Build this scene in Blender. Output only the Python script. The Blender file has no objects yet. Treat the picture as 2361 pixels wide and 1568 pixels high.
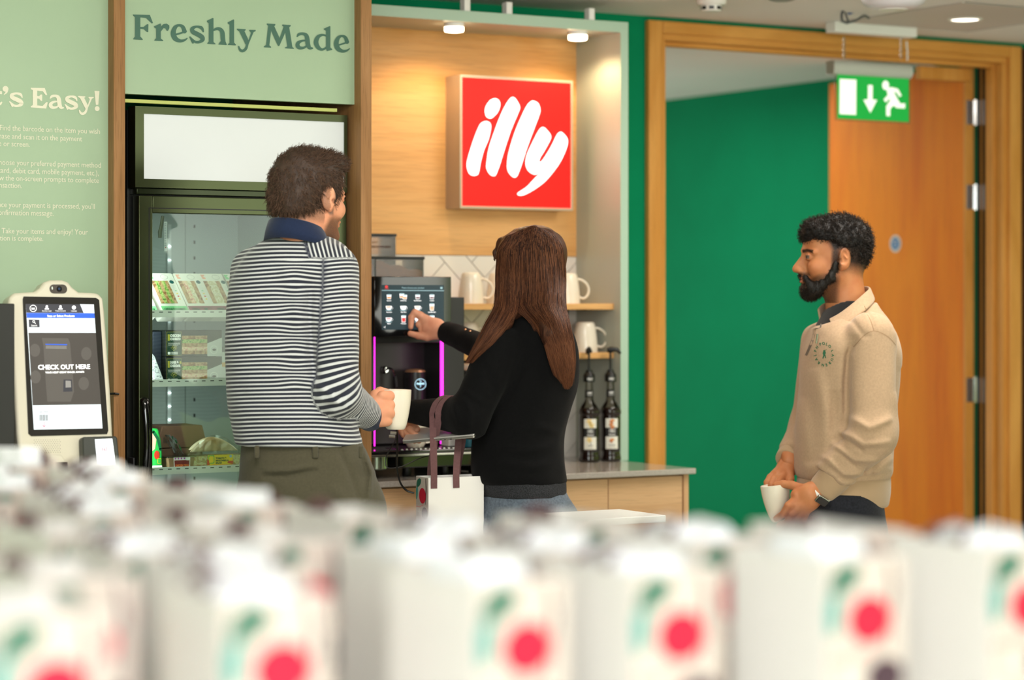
import bpy, bmesh, math, random
import numpy as np
from mathutils import Vector, Matrix

S = bpy.context.scene
COL = S.collection
PI = math.pi
random.seed(7)
RNG = np.random.default_rng(11)

# ---------------------------------------------------------------- camera
# world: x runs along the shop front (to the right and away), y into the wall, z up
F = 5575.0; CX = 1180.5; HY = 700.0; EYE = 1.42
FW = Vector((0.5134, 0.8582, 0)); RT = Vector((0.8582, -0.5134, 0)); UP = Vector((0, 0, 1))
cam_d = bpy.data.cameras.new('camera'); cam = bpy.data.objects.new('camera', cam_d); COL.objects.link(cam)
cam.matrix_world = Matrix(((RT.x, 0, -FW.x, 0), (RT.y, 0, -FW.y, 0), (0, 1, 0, EYE), (0, 0, 0, 1)))
cam_d.sensor_width = 36.0; cam_d.lens = 36.0 * F / 2361.0
cam_d.shift_y = (HY - 784.0) / 2361.0 
cam_d.clip_start = 0.05
cam_d.dof.use_dof = True; cam_d.dof.focus_distance = 6.5; cam_d.dof.aperture_fstop = 2.05
S.camera = cam

# ---------------------------------------------------------------- world: daylight over a green garden behind the camera
w = bpy.data.worlds.new('world'); S.world = w; w.use_nodes = True
nt = w.node_tree; nt.nodes.clear()
def N(t, **k):
    n = nt.nodes.new(t)
    for a, b in k.items(): setattr(n, a, b)
    return n
tc = N('ShaderNodeTexCoord'); sp = N('ShaderNodeSeparateXYZ'); rp = N('ShaderNodeValToRGB'); nz = N('ShaderNodeTexNoise')
mx = N('ShaderNodeMix', data_type='RGBA'); bg = N('ShaderNodeBackground'); ow = N('ShaderNodeOutputWorld')
nz.inputs['Scale'].default_value = 9; r2 = N('ShaderNodeValToRGB')
r2.color_ramp.elements[0].position = .38; r2.color_ramp.elements[0].color = (.03, .075, .02, 1)
r2.color_ramp.elements[1].position = .66; r2.color_ramp.elements[1].color = (.38, .52, .12, 1)
rp.color_ramp.elements[0].position = .12; rp.color_ramp.elements[1].position = .3
nt.links.new(tc.outputs['Generated'], sp.inputs[0]); nt.links.new(sp.outputs['Z'], rp.inputs[0])
nt.links.new(tc.outputs['Generated'], nz.inputs['Vector']); nt.links.new(nz.outputs['Fac'], r2.inputs[0])
nt.links.new(rp.outputs['Color'], mx.inputs['Factor']); nt.links.new(r2.outputs['Color'], mx.inputs['A'])
mx.inputs['B'].default_value = (.86, .93, 1.0, 1)
nt.links.new(mx.outputs['Result'], bg.inputs['Color']); bg.inputs['Strength'].default_value = 1.55
nt.links.new(bg.outputs[0], ow.inputs[0])

# ---------------------------------------------------------------- lights: windows behind the camera, unseen ceiling and corridor fills
def area(name, loc, target, sx, sy, power, col, spread=PI):
    d = bpy.data.lights.new(name, 'AREA'); d.shape = 'RECTANGLE'; d.size = sx; d.size_y = sy; d.energy = power; d.color = col
    d.spread = spread
    o = bpy.data.objects.new(name, d); COL.objects.link(o); o.location = loc
    o.rotation_euler = (Vector(target) - Vector(loc)).to_track_quat('-Z', 'Y').to_euler()
    return o
area('window_light', (-1.5, -3.6, 1.9), (3.2, 6.0, 1.1), 4.5, 2.2, 200, (.93, .97, 1.0))
area('window_light', (6.5, -2.2, 1.9), (4.2, 6.5, 1.2), 3.5, 2.0, 70, (1.0, .97, .93))
area('ceiling_fill_light', (2.2, 4.3, 2.38), (2.4, 4.9, 0), 1.2, 1.2, 40, (1.0, .95, .88))
area('ceiling_fill_light', (4.6, 5.2, 2.38), (4.6, 5.4, 0), .9, .9, 21, (1.0, .93, .84))
area('ceiling_fill_light', (.5, .3, 2.38), (1.0, 1.6, .9), 1.2, 1.2, 42, (1.0, .98, .97))  # added lamp above the bags, lifts their tops and faces
area('corridor_light', (5.75, 8.6, 2.36), (5.75, 8.6, 0), .8, 1.2, 11, (1.0, .93, .86))
area('corridor_side_fill', (4.45, 9.6, 1.3), (6.75, 9.2, 1.9), 1.6, 1.6, 22, (1.0, .95, .9))  # added fill for the corridor wall and ceiling, no opening there
area('corridor_end_fill', (5.5, 12.9, 1.2), (5.7, 8.0, 1.5), 1.8, 1.8, 22, (1.0, .94, .88))  # added fill that brightens the corridor ceiling from its closed end

vs = S.view_settings
vs.view_transform = 'Standard'; vs.look = 'None'; vs.exposure = 0.6; vs.gamma = 1.0; vs.use_curve_mapping = False
S.cycles.max_bounces = 8; S.cycles.transparent_max_bounces = 16; S.cycles.use_denoising = True
S.cycles.sample_clamp_indirect = 8.0

# ---------------------------------------------------------------- reading positions off the photograph
def ray(px, py):
    a = (px - CX) / F
    return FW.x + a * RT.x, FW.y + a * RT.y, (HY - py) / F
def atY(px, py, Y):
    x, y, z = ray(px, py); t = Y / y
    return Vector((x * t, Y, EYE + z * t))
def atX(px, py, X):
    x, y, z = ray(px, py); t = X / x
    return Vector((X, y * t, EYE + z * t))
def atZ(px, py, Z):
    x, y, z = ray(px, py); t = (Z - EYE) / z
    return Vector((x * t, y * t, Z))
def atD(px, py, D):
    x, y, z = ray(px, py)
    return Vector((x * D, y * D, EYE + z * D))

# ---------------------------------------------------------------- mesh helpers
class MB:
    def __init__(s): s.v = []; s.f = []; s.m = []
    def add(s, vs_, fs_, mi=0, M=None):
        b = len(s.v)
        s.v += [tuple(M @ Vector(p)) if M is not None else tuple(p) for p in vs_]
        s.f += [tuple(b + i for i in f) for f in fs_]; s.m += [mi] * len(fs_)
        return s
    def box(s, x0, x1, y0, y1, z0, z1, mi=0, M=None):
        v = [(x, y, z) for x in (x0, x1) for y in (y0, y1) for z in (z0, z1)]
        return s.add(v, [(0, 1, 3, 2), (4, 6, 7, 5), (0, 4, 5, 1), (2, 3, 7, 6), (0, 2, 6, 4), (1, 5, 7, 3)], mi, M)
    def quad(s, a, b, c, d, mi=0, M=None): return s.add([a, b, c, d], [(0, 1, 2, 3)], mi, M)
    def lathe(s, prof, n=32, mi=0, M=None, cap=True, sx=1, sy=1, sq=2.0):
        v = []; f = []
        for r, z in prof:
            for k in range(n):
                a = 2 * PI * k / n; c, q = math.cos(a), math.sin(a)
                e = (abs(c) ** sq + abs(q) ** sq) ** (-1 / sq)
                v.append((r * c * e * sx, r * q * e * sy, z))
        for i in range(len(prof) - 1):
            for k in range(n):
                j = (k + 1) % n
                f.append((i * n + k, i * n + j, (i + 1) * n + j, (i + 1) * n + k))
        if cap:
            f.append(tuple(range(n - 1, -1, -1))); f.append(tuple((len(prof) - 1) * n + k for k in range(n)))
        return s.add(v, f, mi, M)
    def tube(s, pts, r, n=10, mi=0, M=None, cap=True, flat=1.0, ref=None):
        P = [Vector(p) for p in pts]; m = len(P)
        R = list(r) if hasattr(r, '__len__') else [r] * m
        T = [(P[min(i + 1, m - 1)] - P[max(i - 1, 0)]).normalized() for i in range(m)]
        up = Vector(ref) if ref is not None else (Vector((0, 0, 1)) if abs(T[0].z) < .9 else Vector((1, 0, 0)))
        v = []; f = []
        a = (up - T[0] * up.dot(T[0])).normalized()
        for i in range(m):
            a = (a - T[i] * a.dot(T[i])).normalized(); b = T[i].cross(a)
            for k in range(n):
                t = 2 * PI * k / n
                v.append(tuple(P[i] + (a * math.cos(t) + b * math.sin(t) * flat) * R[i]))
        for i in range(m - 1):
            for k in range(n):
                j = (k + 1) % n; f.append((i * n + k, i * n + j, (i + 1) * n + j, (i + 1) * n + k))
        if cap: f.append(tuple(range(n - 1, -1, -1))); f.append(tuple((m - 1) * n + k for k in range(n)))
        return s.add(v, f, mi, M)
    def prism(s, poly, d0, d1, fr, mi=0):
        """poly in 2D on frame fr=(origin, ex, ey, normal); extruded from d0 to d1 along the normal"""
        O, ex, ey, nn = fr; n = len(poly)
        v = [O + ex * p[0] + ey * p[1] + nn * d0 for p in poly] + [O + ex * p[0] + ey * p[1] + nn * d1 for p in poly]
        f = [tuple(range(n - 1, -1, -1)), tuple(range(n, 2 * n))]
        f += [(i, (i + 1) % n, n + (i + 1) % n, n + i) for i in range(n)]
        return s.add(v, f, mi)
    def flat(s, poly, fr, d=0.0, mi=0):
        O, ex, ey, nn = fr
        return s.add([O + ex * p[0] + ey * p[1] + nn * d for p in poly], [tuple(range(len(poly)))], mi)
    def stroke(s, pts, w, fr, d=0.0, mi=0, closed=False, round_=True):
        """flat ribbon of width w along 2D points"""
        P = [Vector((p[0], p[1])) for p in pts]; m = len(P)
        W = list(w) if hasattr(w, '__len__') else [w] * m
        L = []; Rr = []
        for i in range(m):
            a = P[(i - 1) % m] if closed or i else P[0]; b = P[(i + 1) % m] if closed or i < m - 1 else P[-1]
            t = (b - a); t = t.normalized() if t.length > 1e-9 else Vector((1, 0)); q = Vector((-t.y, t.x))
            L.append(P[i] + q * W[i] / 2); Rr.append(P[i] - q * W[i] / 2)
        O, ex, ey, nn = fr
        v = [O + ex * p.x + ey * p.y + nn * d for p in L + Rr]
        f = [(i, m + i, m + (i + 1) % m, (i + 1) % m) for i in range(m if closed else m - 1)]
        s.add(v, f, mi)
        if round_ and not closed:
            for c, ww in ((P[0], W[0]), (P[-1], W[-1])): s.flat(ell2(c.x, c.y, ww / 2, ww / 2, 14), fr, d, mi)
        return s

def ell2(cx, cy, rx, ry, n=24, rot=0):
    c, q = math.cos(rot), math.sin(rot)
    return [(cx + rx * math.cos(t) * c - ry * math.sin(t) * q, cy + rx * math.cos(t) * q + ry * math.sin(t) * c) for t in [2 * PI * k / n for k in range(n)]]
def rect2(x0, y0, x1, y1): return [(x0, y0), (x1, y0), (x1, y1), (x0, y1)]
def rrect2(x0, y0, x1, y1, r, n=6):
    o = []
    for cx, cy, a0 in ((x1 - r, y0 + r, -PI / 2), (x1 - r, y1 - r, 0), (x0 + r, y1 - r, PI / 2), (x0 + r, y0 + r, PI)):
        for k in range(n + 1):
            a = a0 + PI / 2 * k / n; o.append((cx + r * math.cos(a), cy + r * math.sin(a)))
    return o
def catmull(pts, k=6, closed=True):
    P = [Vector(p) for p in pts]; n = len(P); o = []
    for i in range(n if closed else n - 1):
        if closed: a, b, c, d = P[i - 1], P[i], P[(i + 1) % n], P[(i + 2) % n]
        else: a, b, c, d = P[max(i - 1, 0)], P[i], P[i + 1], P[min(i + 2, n - 1)]
        for j in range(k):
            t = j / k
            o.append(.5 * ((2 * b) + (c - a) * t + (2 * a - 5 * b + 4 * c - d) * t * t + (3 * b - a - 3 * c + d) * t ** 3))
    if not closed: o.append(P[-1])
    return o

def build(name, mb, mats, parent=None, bevel=0, smooth=None, seg=2):
    me = bpy.data.meshes.new(name); me.from_pydata([tuple(p) for p in mb.v], [], mb.f)
    for m in (mats if isinstance(mats, (list, tuple)) else [mats]): me.materials.append(m)
    if mb.m: me.polygons.foreach_set('material_index', mb.m)
    me.update()
    bm = bmesh.new(); bm.from_mesh(me); bmesh.ops.recalc_face_normals(bm, faces=bm.faces) if smooth is not False or bevel else None
    bm.to_mesh(me); bm.free()
    o = bpy.data.objects.new(name, me); COL.objects.link(o)
    if parent is not None:
        o.parent = parent; o.matrix_parent_inverse = Matrix.Translation(-parent_loc(parent)) if False else Matrix.Identity(4)
        # meshes are written in world coordinates: take the parent's location out
        off = world_loc(parent)
        if off.length > 0: me.transform(Matrix.Translation(-off))
    if bevel:
        b = o.modifiers.new('bevel', 'BEVEL'); b.width = bevel; b.segments = seg; b.limit_method = 'ANGLE'; b.angle_limit = .7
        b.harden_normals = False
    if smooth or bevel:
        me.polygons.foreach_set('use_smooth', [True] * len(me.polygons))
        try: me.set_sharp_from_angle(angle=math.radians(smooth if isinstance(smooth, (int, float)) and not isinstance(smooth, bool) else 35))
        except Exception: pass
    return o
def world_loc(o):
    v = Vector((0, 0, 0))
    while o is not None: v = v + o.location; o = o.parent
    return v
def empty(name, loc, label=None, cat=None, group=None):
    o = bpy.data.objects.new(name, None); COL.objects.link(o); o.location = loc; o.empty_display_size = .1
    if label: tag(o, label, cat, group)
    return o
def tag(o, label=None, cat=None, group=None, kind=None):
    if label: o['label'] = label
    if cat: o['category'] = cat
    if group: o['group'] = group
    if kind: o['kind'] = kind
    return o
def struct(o): o['kind'] = 'structure'; return o
def copy_tree(o, parent=None):
    c = o.copy(); COL.objects.link(c)
    if parent is not None: c.parent = parent
    for ch in list(o.children): copy_tree(ch, c)
    return c
def text_geo(txt, size, bold=0.0, sx=1.0, space=1.0, align='LEFT', res=3):
    cu = bpy.data.curves.new('lettering', 'FONT'); cu.body = txt; cu.size = size; cu.offset = bold; cu.align_x = align
    cu.space_character = space; cu.resolution_u = res
    o = bpy.data.objects.new('lettering', cu); COL.objects.link(o)
    bpy.context.view_layer.update()
    me = bpy.data.meshes.new_from_object(o.evaluated_get(bpy.context.evaluated_depsgraph_get()))
    v = [(p.co.x * sx, p.co.y) for p in me.vertices]; f = [tuple(p.vertices) for p in me.polygons]
    bpy.data.objects.remove(o); bpy.data.curves.remove(cu); bpy.data.meshes.remove(me)
    return v, f
def add_text(mb, txt, x, y, size, fr, d=0.0004, mi=0, bold=0.0, sx=1.0, align='LEFT', fit=None, space=1.0, rot=0, res=2):
    v, f = text_geo(txt, size, bold, 1, space, align, res)
    if not v: return mb
    if fit:
        lo = min(p[0] for p in v); hi = max(p[0] for p in v); sx = fit / (hi - lo)
        if align == 'LEFT': v = [(p[0] - lo, p[1]) for p in v]
    O, ex, ey, nn = fr; c, s_ = math.cos(rot), math.sin(rot)
    mb.add([O + ex * (x + p[0] * sx * c - p[1] * s_) + ey * (y + p[0] * sx * s_ + p[1] * c) + nn * d for p in v], f, mi)
    return mb
FRY = lambda O: (Vector(O), Vector((1, 0, 0)), Vector((0, 0, 1)), Vector((0, -1, 0)))   # a face parallel to the shop front

# ---------------------------------------------------------------- materials
def lin(c):
    if isinstance(c, str): c = [int(c[i:i + 2], 16) / 255 for i in (0, 2, 4)]
    return tuple(((x / 12.92) if x <= .04045 else ((x + .055) / 1.055) ** 2.4) for x in c)
class NT:
    def __init__(s, m): s.t = m.node_tree; s.b = s.t.nodes['Principled BSDF']
    def n(s, ty, **k):
        x = s.t.nodes.new(ty)
        for a, b in k.items(): setattr(x, a, b)
        return x
    def l(s, a, b): s.t.links.new(a, b)
def mat(name, col, rough=.5, metal=0, emit=0, ecol=None, trans=0, ior=1.45, coat=0, spec=.5, sheen=0, alpha=1, sss=0,
        noise=None, bump=None, coord='Object'):
    m = bpy.data.materials.new(name); m.use_nodes = True; k = NT(m); b = k.b.inputs
    c = lin(col)
    b['Base Color'].default_value = (*c, 1); b['Roughness'].default_value = rough; b['Metallic'].default_value = metal
    b['IOR'].default_value = ior; b['Transmission Weight'].default_value = trans; b['Coat Weight'].default_value = coat
    b['Specular IOR Level'].default_value = spec; b['Sheen Weight'].default_value = sheen; b['Alpha'].default_value = alpha
    if sss: b['Subsurface Weight'].default_value = sss; b['Subsurface Radius'].default_value = (.02, .008, .004); b['Subsurface Scale'].default_value = .5
    if emit: b['Emission Strength'].default_value = emit; b['Emission Color'].default_value = (*lin(ecol or col), 1)
    tcn = k.n('ShaderNodeTexCoord') if (noise or bump) else None
    if noise:   # (scale, amount)
        t = k.n('ShaderNodeTexNoise'); t.inputs['Scale'].default_value = noise[0]; t.inputs['Detail'].default_value = 4
        k.l(tcn.outputs[coord], t.inputs['Vector'])
        r = k.n('ShaderNodeValToRGB'); a = noise[1]
        r.color_ramp.elements[0].position = .3; r.color_ramp.elements[1].position = .7
        r.color_ramp.elements[0].color = (*[x * (1 - a) for x in c], 1); r.color_ramp.elements[1].color = (*[min(1, x * (1 + a)) for x in c], 1)
        k.l(t.outputs['Fac'], r.inputs[0]); k.l(r.outputs[0], b['Base Color'])
    if bump:    # (scale, strength, distance)
        t = k.n('ShaderNodeTexNoise'); t.inputs['Scale'].default_value = bump[0]; t.inputs['Detail'].default_value = 3
        k.l(tcn.outputs[coord], t.inputs['Vector'])
        u = k.n('ShaderNodeBump'); u.inputs['Strength'].default_value = bump[1]; u.inputs['Distance'].default_value = bump[2]
        k.l(t.outputs['Fac'], u.inputs['Height']); k.l(u.outputs[0], b['Normal'])
    return m
def wood(name, dark, light, axis='x', scale=3.0, rough=.45, stretch=14, ring=1.0, pores=.35, spec=.25):
    m = bpy.data.materials.new(name); m.use_nodes = True; k = NT(m); b = k.b.inputs; b['Roughness'].default_value = rough; b['Specular IOR Level'].default_value = spec
    tcn = k.n('ShaderNodeTexCoord'); mp = k.n('ShaderNodeMapping'); k.l(tcn.outputs['Object'], mp.inputs[0])
    s = [scale * stretch] * 3; s['xyz'.index(axis)] = scale; mp.inputs['Scale'].default_value = s
    big = k.n('ShaderNodeMapping'); k.l(tcn.outputs['Object'], big.inputs[0]); s2 = [scale * 2.6] * 3; s2['xyz'.index(axis)] = scale * .55; big.inputs['Scale'].default_value = s2
    n1 = k.n('ShaderNodeTexNoise'); n1.inputs['Detail'].default_value = 6; n1.inputs['Roughness'].default_value = .6; n1.inputs['Distortion'].default_value = .4
    n1.inputs['Scale'].default_value = 1; k.l(mp.outputs[0], n1.inputs['Vector'])
    n2 = k.n('ShaderNodeTexNoise'); n2.inputs['Scale'].default_value = 1; n2.inputs['Detail'].default_value = 2; n2.inputs['Distortion'].default_value = 1.2 * ring
    k.l(big.outputs[0], n2.inputs['Vector'])
    # contour lines of the broad noise make cathedral figures
    mu = k.n('ShaderNodeMath', operation='MULTIPLY'); mu.inputs[1].default_value = 9 * ring; k.l(n2.outputs['Fac'], mu.inputs[0])
    fr_ = k.n('ShaderNodeMath', operation='PINGPONG'); fr_.inputs[1].default_value = 1; k.l(mu.outputs[0], fr_.inputs[0])
    mx_ = k.n('ShaderNodeMix', data_type='FLOAT'); mx_.inputs['Factor'].default_value = .38
    k.l(n1.outputs['Fac'], mx_.inputs['A']); k.l(fr_.outputs[0], mx_.inputs['B'])
    r = k.n('ShaderNodeValToRGB'); r.color_ramp.elements[0].position = .28; r.color_ramp.elements[1].position = .68
    r.color_ramp.elements[0].color = (*lin(dark), 1); r.color_ramp.elements[1].color = (*lin(light), 1)
    k.l(mx_.outputs['Result'], r.inputs[0])
    n3 = k.n('ShaderNodeTexNoise'); n3.inputs['Scale'].default_value = 6; n3.inputs['Detail'].default_value = 2; k.l(mp.outputs[0], n3.inputs['Vector'])
    r3 = k.n('ShaderNodeValToRGB'); r3.color_ramp.elements[0].position = .36; r3.color_ramp.elements[1].position = .46
    r3.color_ramp.elements[0].color = (1 - pores, 1 - pores, 1 - pores, 1); k.l(n3.outputs['Fac'], r3.inputs[0])
    mm = k.n('ShaderNodeMix', data_type='RGBA', blend_type='MULTIPLY'); mm.inputs['Factor'].default_value = 1
    k.l(r.outputs[0], mm.inputs['A']); k.l(r3.outputs[0], mm.inputs['B']); k.l(mm.outputs['Result'], b['Base Color'])
    u = k.n('ShaderNodeBump'); u.inputs['Strength'].default_value = .12; u.inputs['Distance'].default_value = .001
    k.l(n1.outputs['Fac'], u.inputs['Height']); k.l(u.outputs[0], b['Normal'])
    return m
M = dict(
    sage=mat('sage_paint', 'a3bb9c', .42, noise=(3, .03), bump=(300, .05, .0005)),
    sage_frame=mat('sage_laminate', 'a4bfab', .4),
    sage_side=mat('sage_side_laminate', 'a9afa2', .34, bump=(400, .05, .0005)),
    green_wall=mat('emerald_paint', '007d52', .85, spec=.15, noise=(4, .04), bump=(250, .08, .0006)),
    ceil=mat('ceiling_paint', 'e6e0db', .8, noise=(2, .02)),
    floor=mat('grey_vinyl', 'c6c1b8', .5, noise=(6, .1)),
    post=wood('brown_oak', '94693f', 'ad8055', 'z', 2.2, .5, 30, .5, .2),
    post_side=wood('brown_oak_side', '6d4527', '8a5c38', 'z', 2.6, .5, 16),
    slab=wood('honey_oak', 'c69050', 'dcab6e', 'x', 1.5, .4, 26, .6, .12),
    cab=wood('cabinet_oak', 'b98d62', 'd2ab80', 'x', 1.5, .45, 26, .6, .12),
    cabv=wood('cabinet_oak_upright', 'b98d62', 'd2ab80', 'z', 1.5, .45, 26, .6, .12),
    door=wood('door_veneer', 'd06c06', 'e08412', 'z', 1.0, .6, 26, .55, .1),
    arch=wood('architrave_oak', 'c4853a', 'd69a4e', 'z', 2, .45, 30, .5, .12),
    archh=wood('architrave_oak_head', 'c4853a', 'd69a4e', 'x', 2, .45, 30, .5, .12),
    brownp=wood('brown_panel', '6a3a20', '7d4a2b', 'z', 3.0, .5),
    black=mat('black_plastic', '101110', .35), gloss=mat('black_gloss', '0b0b0c', .08, coat=.5),
    matt=mat('black_matt', '161616', .7), fridge=mat('black_green_reflection', '474e36', .28, metal=.9), dark=mat('charcoal', '2a2a2c', .5),  # fridge: olive in the base stands for green reflections on black metal
    white=mat('white_enamel', 'e6e6e2', .4), offw=mat('cream_plastic', 'd0cab7', .35), plast=mat('white_plastic', 'd9d6d0', .35),
    steel=mat('brushed_steel', 'b9b7b2', .25, metal=1), chrome=mat('chrome', 'd8d8d8', .08, metal=1), alu=mat('aluminium', 'b5b2aa', .4, metal=.7),
    cup=mat('glazed_cream', 'e2dac8', .22, coat=.4), cupi=mat('glazed_cream_inside', 'd6cbb4', .25),
    glass=mat('clear_glass', 'ffffff', .02, trans=1, ior=1.12), 
    grout=mat('grey_grout', '8e8a86', .9), stone=mat('quartz_worktop', 'aaa39b', .16, noise=(300, .12), coat=.3),
    paperw=mat('white_paper', 'e9e6e2', .75), ink=mat('black_ink', '1b1b1b', .6),
)
def glassy(name, tint='ffffff', refl=.12, rough=.02, dens=.0):
    """thin clear sheet: straight-through with a fresnel reflection"""
    m = bpy.data.materials.new(name); m.use_nodes = True; k = NT(m); t = m.node_tree
    tr = k.n('ShaderNodeBsdfTransparent'); tr.inputs[0].default_value = (*lin(tint), 1)
    gl = k.n('ShaderNodeBsdfGlossy'); gl.inputs['Roughness'].default_value = rough
    fz = k.n('ShaderNodeFresnel'); fz.inputs[0].default_value = 1.5
    ad = k.n('ShaderNodeMath', operation='ADD'); ad.inputs[1].default_value = refl; k.l(fz.outputs[0], ad.inputs[0])
    mi = k.n('ShaderNodeMixShader'); k.l(ad.outputs[0], mi.inputs[0]); k.l(tr.outputs[0], mi.inputs[1]); k.l(gl.outputs[0], mi.inputs[2])
    k.l(mi.outputs[0], t.nodes['Material Output'].inputs[0])
    return m
M['pane'] = glassy('fridge_glass', 'eef6f0', -.018)
M['clearp'] = glassy('clear_plastic', 'f0ece6', -.02, .05)
# ================================================================ the setting
ZC = 2.42; YW = 6.98
def plain(name, boxes, m, bevel=0):
    b = MB()
    for q in boxes: b.box(*q)
    return struct(build(name, b, m, bevel=bevel))
plain('floor', [(-4, 11, -4, 13.2, -.1, 0)], M['floor'])
plain('ceiling', [(-4, 11, -4, 13.2, ZC, ZC + .1)], M['ceil'])
DX0, DX1, DZ = 4.765, 6.385, 2.37
plain('wall_back', [(-4, DX0, YW, YW + .12, 0, ZC), (DX1, 11, YW, YW + .12, 0, ZC), (DX0, DX1, YW, YW + .12, DZ, ZC)], M['green_wall'])
plain('wall_corridor', [(6.75, 6.85, YW + .12, 13.2, 0, ZC)], M['green_wall'])
plain('wall_corridor_left', [(4.3, 4.4, YW + .12, 13.2, 0, ZC)], M['green_wall'])
plain('wall_corridor_end', [(4.4, 6.75, 13.1, 13.2, 0, ZC)], M['green_wall'])
# door lining, stops and architrave
b = MB()
b.box(DX0, DX0 + .03, YW - .01, YW + .13, 0, DZ - .03).box(DX1 - .03, DX1, YW - .01, YW + .13, 0, DZ - .03)
b.box(DX0 + .03, DX0 + .045, YW + .03, YW + .07, 0, DZ - .045).box(DX1 - .045, DX1 - .03, YW + .03, YW + .07, 0, DZ - .045)
struct(build('door_frame_1', b, M['arch'], bevel=.002))
b = MB(); b.box(DX0, DX1, YW - .01, YW + .13, DZ - .03, DZ).box(DX0 + .03, DX1 - .03, YW + .03, YW + .07, DZ - .045, DZ - .03)
struct(build('door_frame_2', b, M['archh'], bevel=.002))
b = MB(); b.box(DX0 - .052, DX0 + .008, YW - .028, YW, 0, DZ + .035)
b.box(DX1 - .008, DX1 + .052, YW - .028, YW, 0, DZ + .035)
struct(build('trim_1', b, M['arch'], bevel=.004))
b = MB(); b.box(DX0 + .008, DX1 - .008, YW - .028, YW, DZ - .008, DZ + .035)
struct(build('trim_2', b, M['archh'], bevel=.004))
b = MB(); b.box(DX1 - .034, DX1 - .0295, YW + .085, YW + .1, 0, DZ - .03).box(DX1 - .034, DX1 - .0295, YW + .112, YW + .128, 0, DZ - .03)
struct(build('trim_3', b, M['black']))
b = MB(); b.box(6.462, 7.4, YW - .04, YW, 0, 2.40)
struct(build('wall_panel_right', b, M['brownp'], bevel=.002))
b = MB(); b.box(6.437, 6.462, YW - .012, YW, 0, 2.40)  # black strip put in for the dark gap beside the brown panel
struct(build('dark_gap_strip', b, M['black']))

# ---- the open door leaf: hinged on the right jamb, folded back into the corridor
LX0, LX1, LY0, LY1 = 6.30, 6.344, 7.12, 7.96
d = empty('door_1', (LX1, LY0, 0)); struct(d)
struct(build('door_leaf', MB().box(LX0, LX1, LY0 + .008, LY1, .01, 2.335), M['door'], d, bevel=.002))
struct(build('edge_strip', MB().box(LX0 - .0005, LX1 + .0005, LY0, LY0 + .008, .01, 2.335), M['arch'], d))
for zc in (atY(2257, 259, 7.1).z, atY(2257, 454, 7.1).z, atY(2257, 899, 7.1).z, .25):
    h = MB(); h.tube([(LX1 + .006, LY0 - .004, zc - .05), (LX1 + .006, LY0 - .004, zc + .05)], .0065, 12)
    h.box(LX0 + .006, LX1 + .004, LY0 - .003, LY0, zc - .047, zc + .047)
    h.box(LX1 + .006, DX1 - .03, LY0 - .006, LY0 - .003, zc - .047, zc + .047)
    struct(build('hinge', h, M['chrome'], d, smooth=True))
ctr = atX(2065, 562, LX0)
fr = (Vector((LX0, ctr.y, ctr.z)), Vector((0, -1, 0)), Vector((0, 0, 1)), Vector((-1, 0, 0)))
s = MB(); s.prism(ell2(0, 0, .035, .035, 36), 0, .0015, fr, 0); s.flat(ell2(0, 0, .026, .026, 36), fr, .0017, 1)
add_text(s, 'Fire door', 0, .008, .010, fr, .0022, 0, align='CENTER', bold=.0003)
add_text(s, 'keep', 0, -.003, .010, fr, .0022, 0, align='CENTER', bold=.0003); add_text(s, 'shut', 0, -.014, .010, fr, .0022, 0, align='CENTER', bold=.0003)
struct(build('door_sign', s, [mat('worn_white', 'cfc4b4', .5), mat('sign_blue', '1a6fa8', .4)], d))
# door closer above the leaf
b = MB(); b.box(6.05, 6.3, 7.09, 7.12, 2.275, 2.325)
struct(build('door_closer', b, M['arch'], d, bevel=.003))

# ================================================================ the joinery
YPN = 6.14   # face of the sage panels
P1 = (atY(262, 0, 6.10).x, atY(289, 0, 6.10).x); P2 = (atY(832, 0, 6.10).x, atY(857, 0, 6.10).x)
for (x0, x1), lb in ((P1, 'tall brown oak upright between the instruction panel and the fridge'), (P2, 'tall brown oak upright between the fridge and the coffee alcove')):
    tag(build('wooden_upright', MB().box(x0, x1, 6.10, YW, 0, ZC), M['post'], bevel=.0015), lb, 'upright')

GK = [0]
def glyph(mb, parts, X, mi=0):
    """X maps traced points onto the panel plane (returns world Vector); parts: ('p',pts) outlines, ('s',[(x,y,w)]) strokes"""
    X0 = X
    for kind, pts in parts:
        GK[0] = (GK[0] + 1) % 7; off = Vector((0, -.00012 * GK[0], 0)); X = lambda u, v, o_=off: X0(u, v) + o_
        if kind == 'p': mb.add([X(p[0], p[1]) for p in pts], [tuple(range(len(pts)))], mi)
        elif kind == 'c':
            q = ell2(pts[0], pts[1], pts[2], pts[3] if len(pts) > 3 else pts[2], 20); mb.add([X(*p) for p in q], [tuple(range(20))], mi)
        else:
            q = catmull([Vector(p) for p in pts], 4, False); m = len(q); L = []; R_ = []
            for i in range(m):
                t = Vector((q[min(i + 1, m - 1)].x - q[max(i - 1, 0)].x, q[min(i + 1, m - 1)].y - q[max(i - 1, 0)].y)).normalized()
                L.append((q[i].x - t.y * q[i].z / 2, q[i].y + t.x * q[i].z / 2)); R_.append((q[i].x + t.y * q[i].z / 2, q[i].y - t.x * q[i].z / 2))
            mb.add([X(*p) for p in L + R_], [(i, m + i, m + i + 1, i + 1) for i in range(m - 1)], mi)
            for c in (q[0], q[-1]): glyph(mb, [('c', (c.x, c.y, c.z / 2))], X0, mi)
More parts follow.
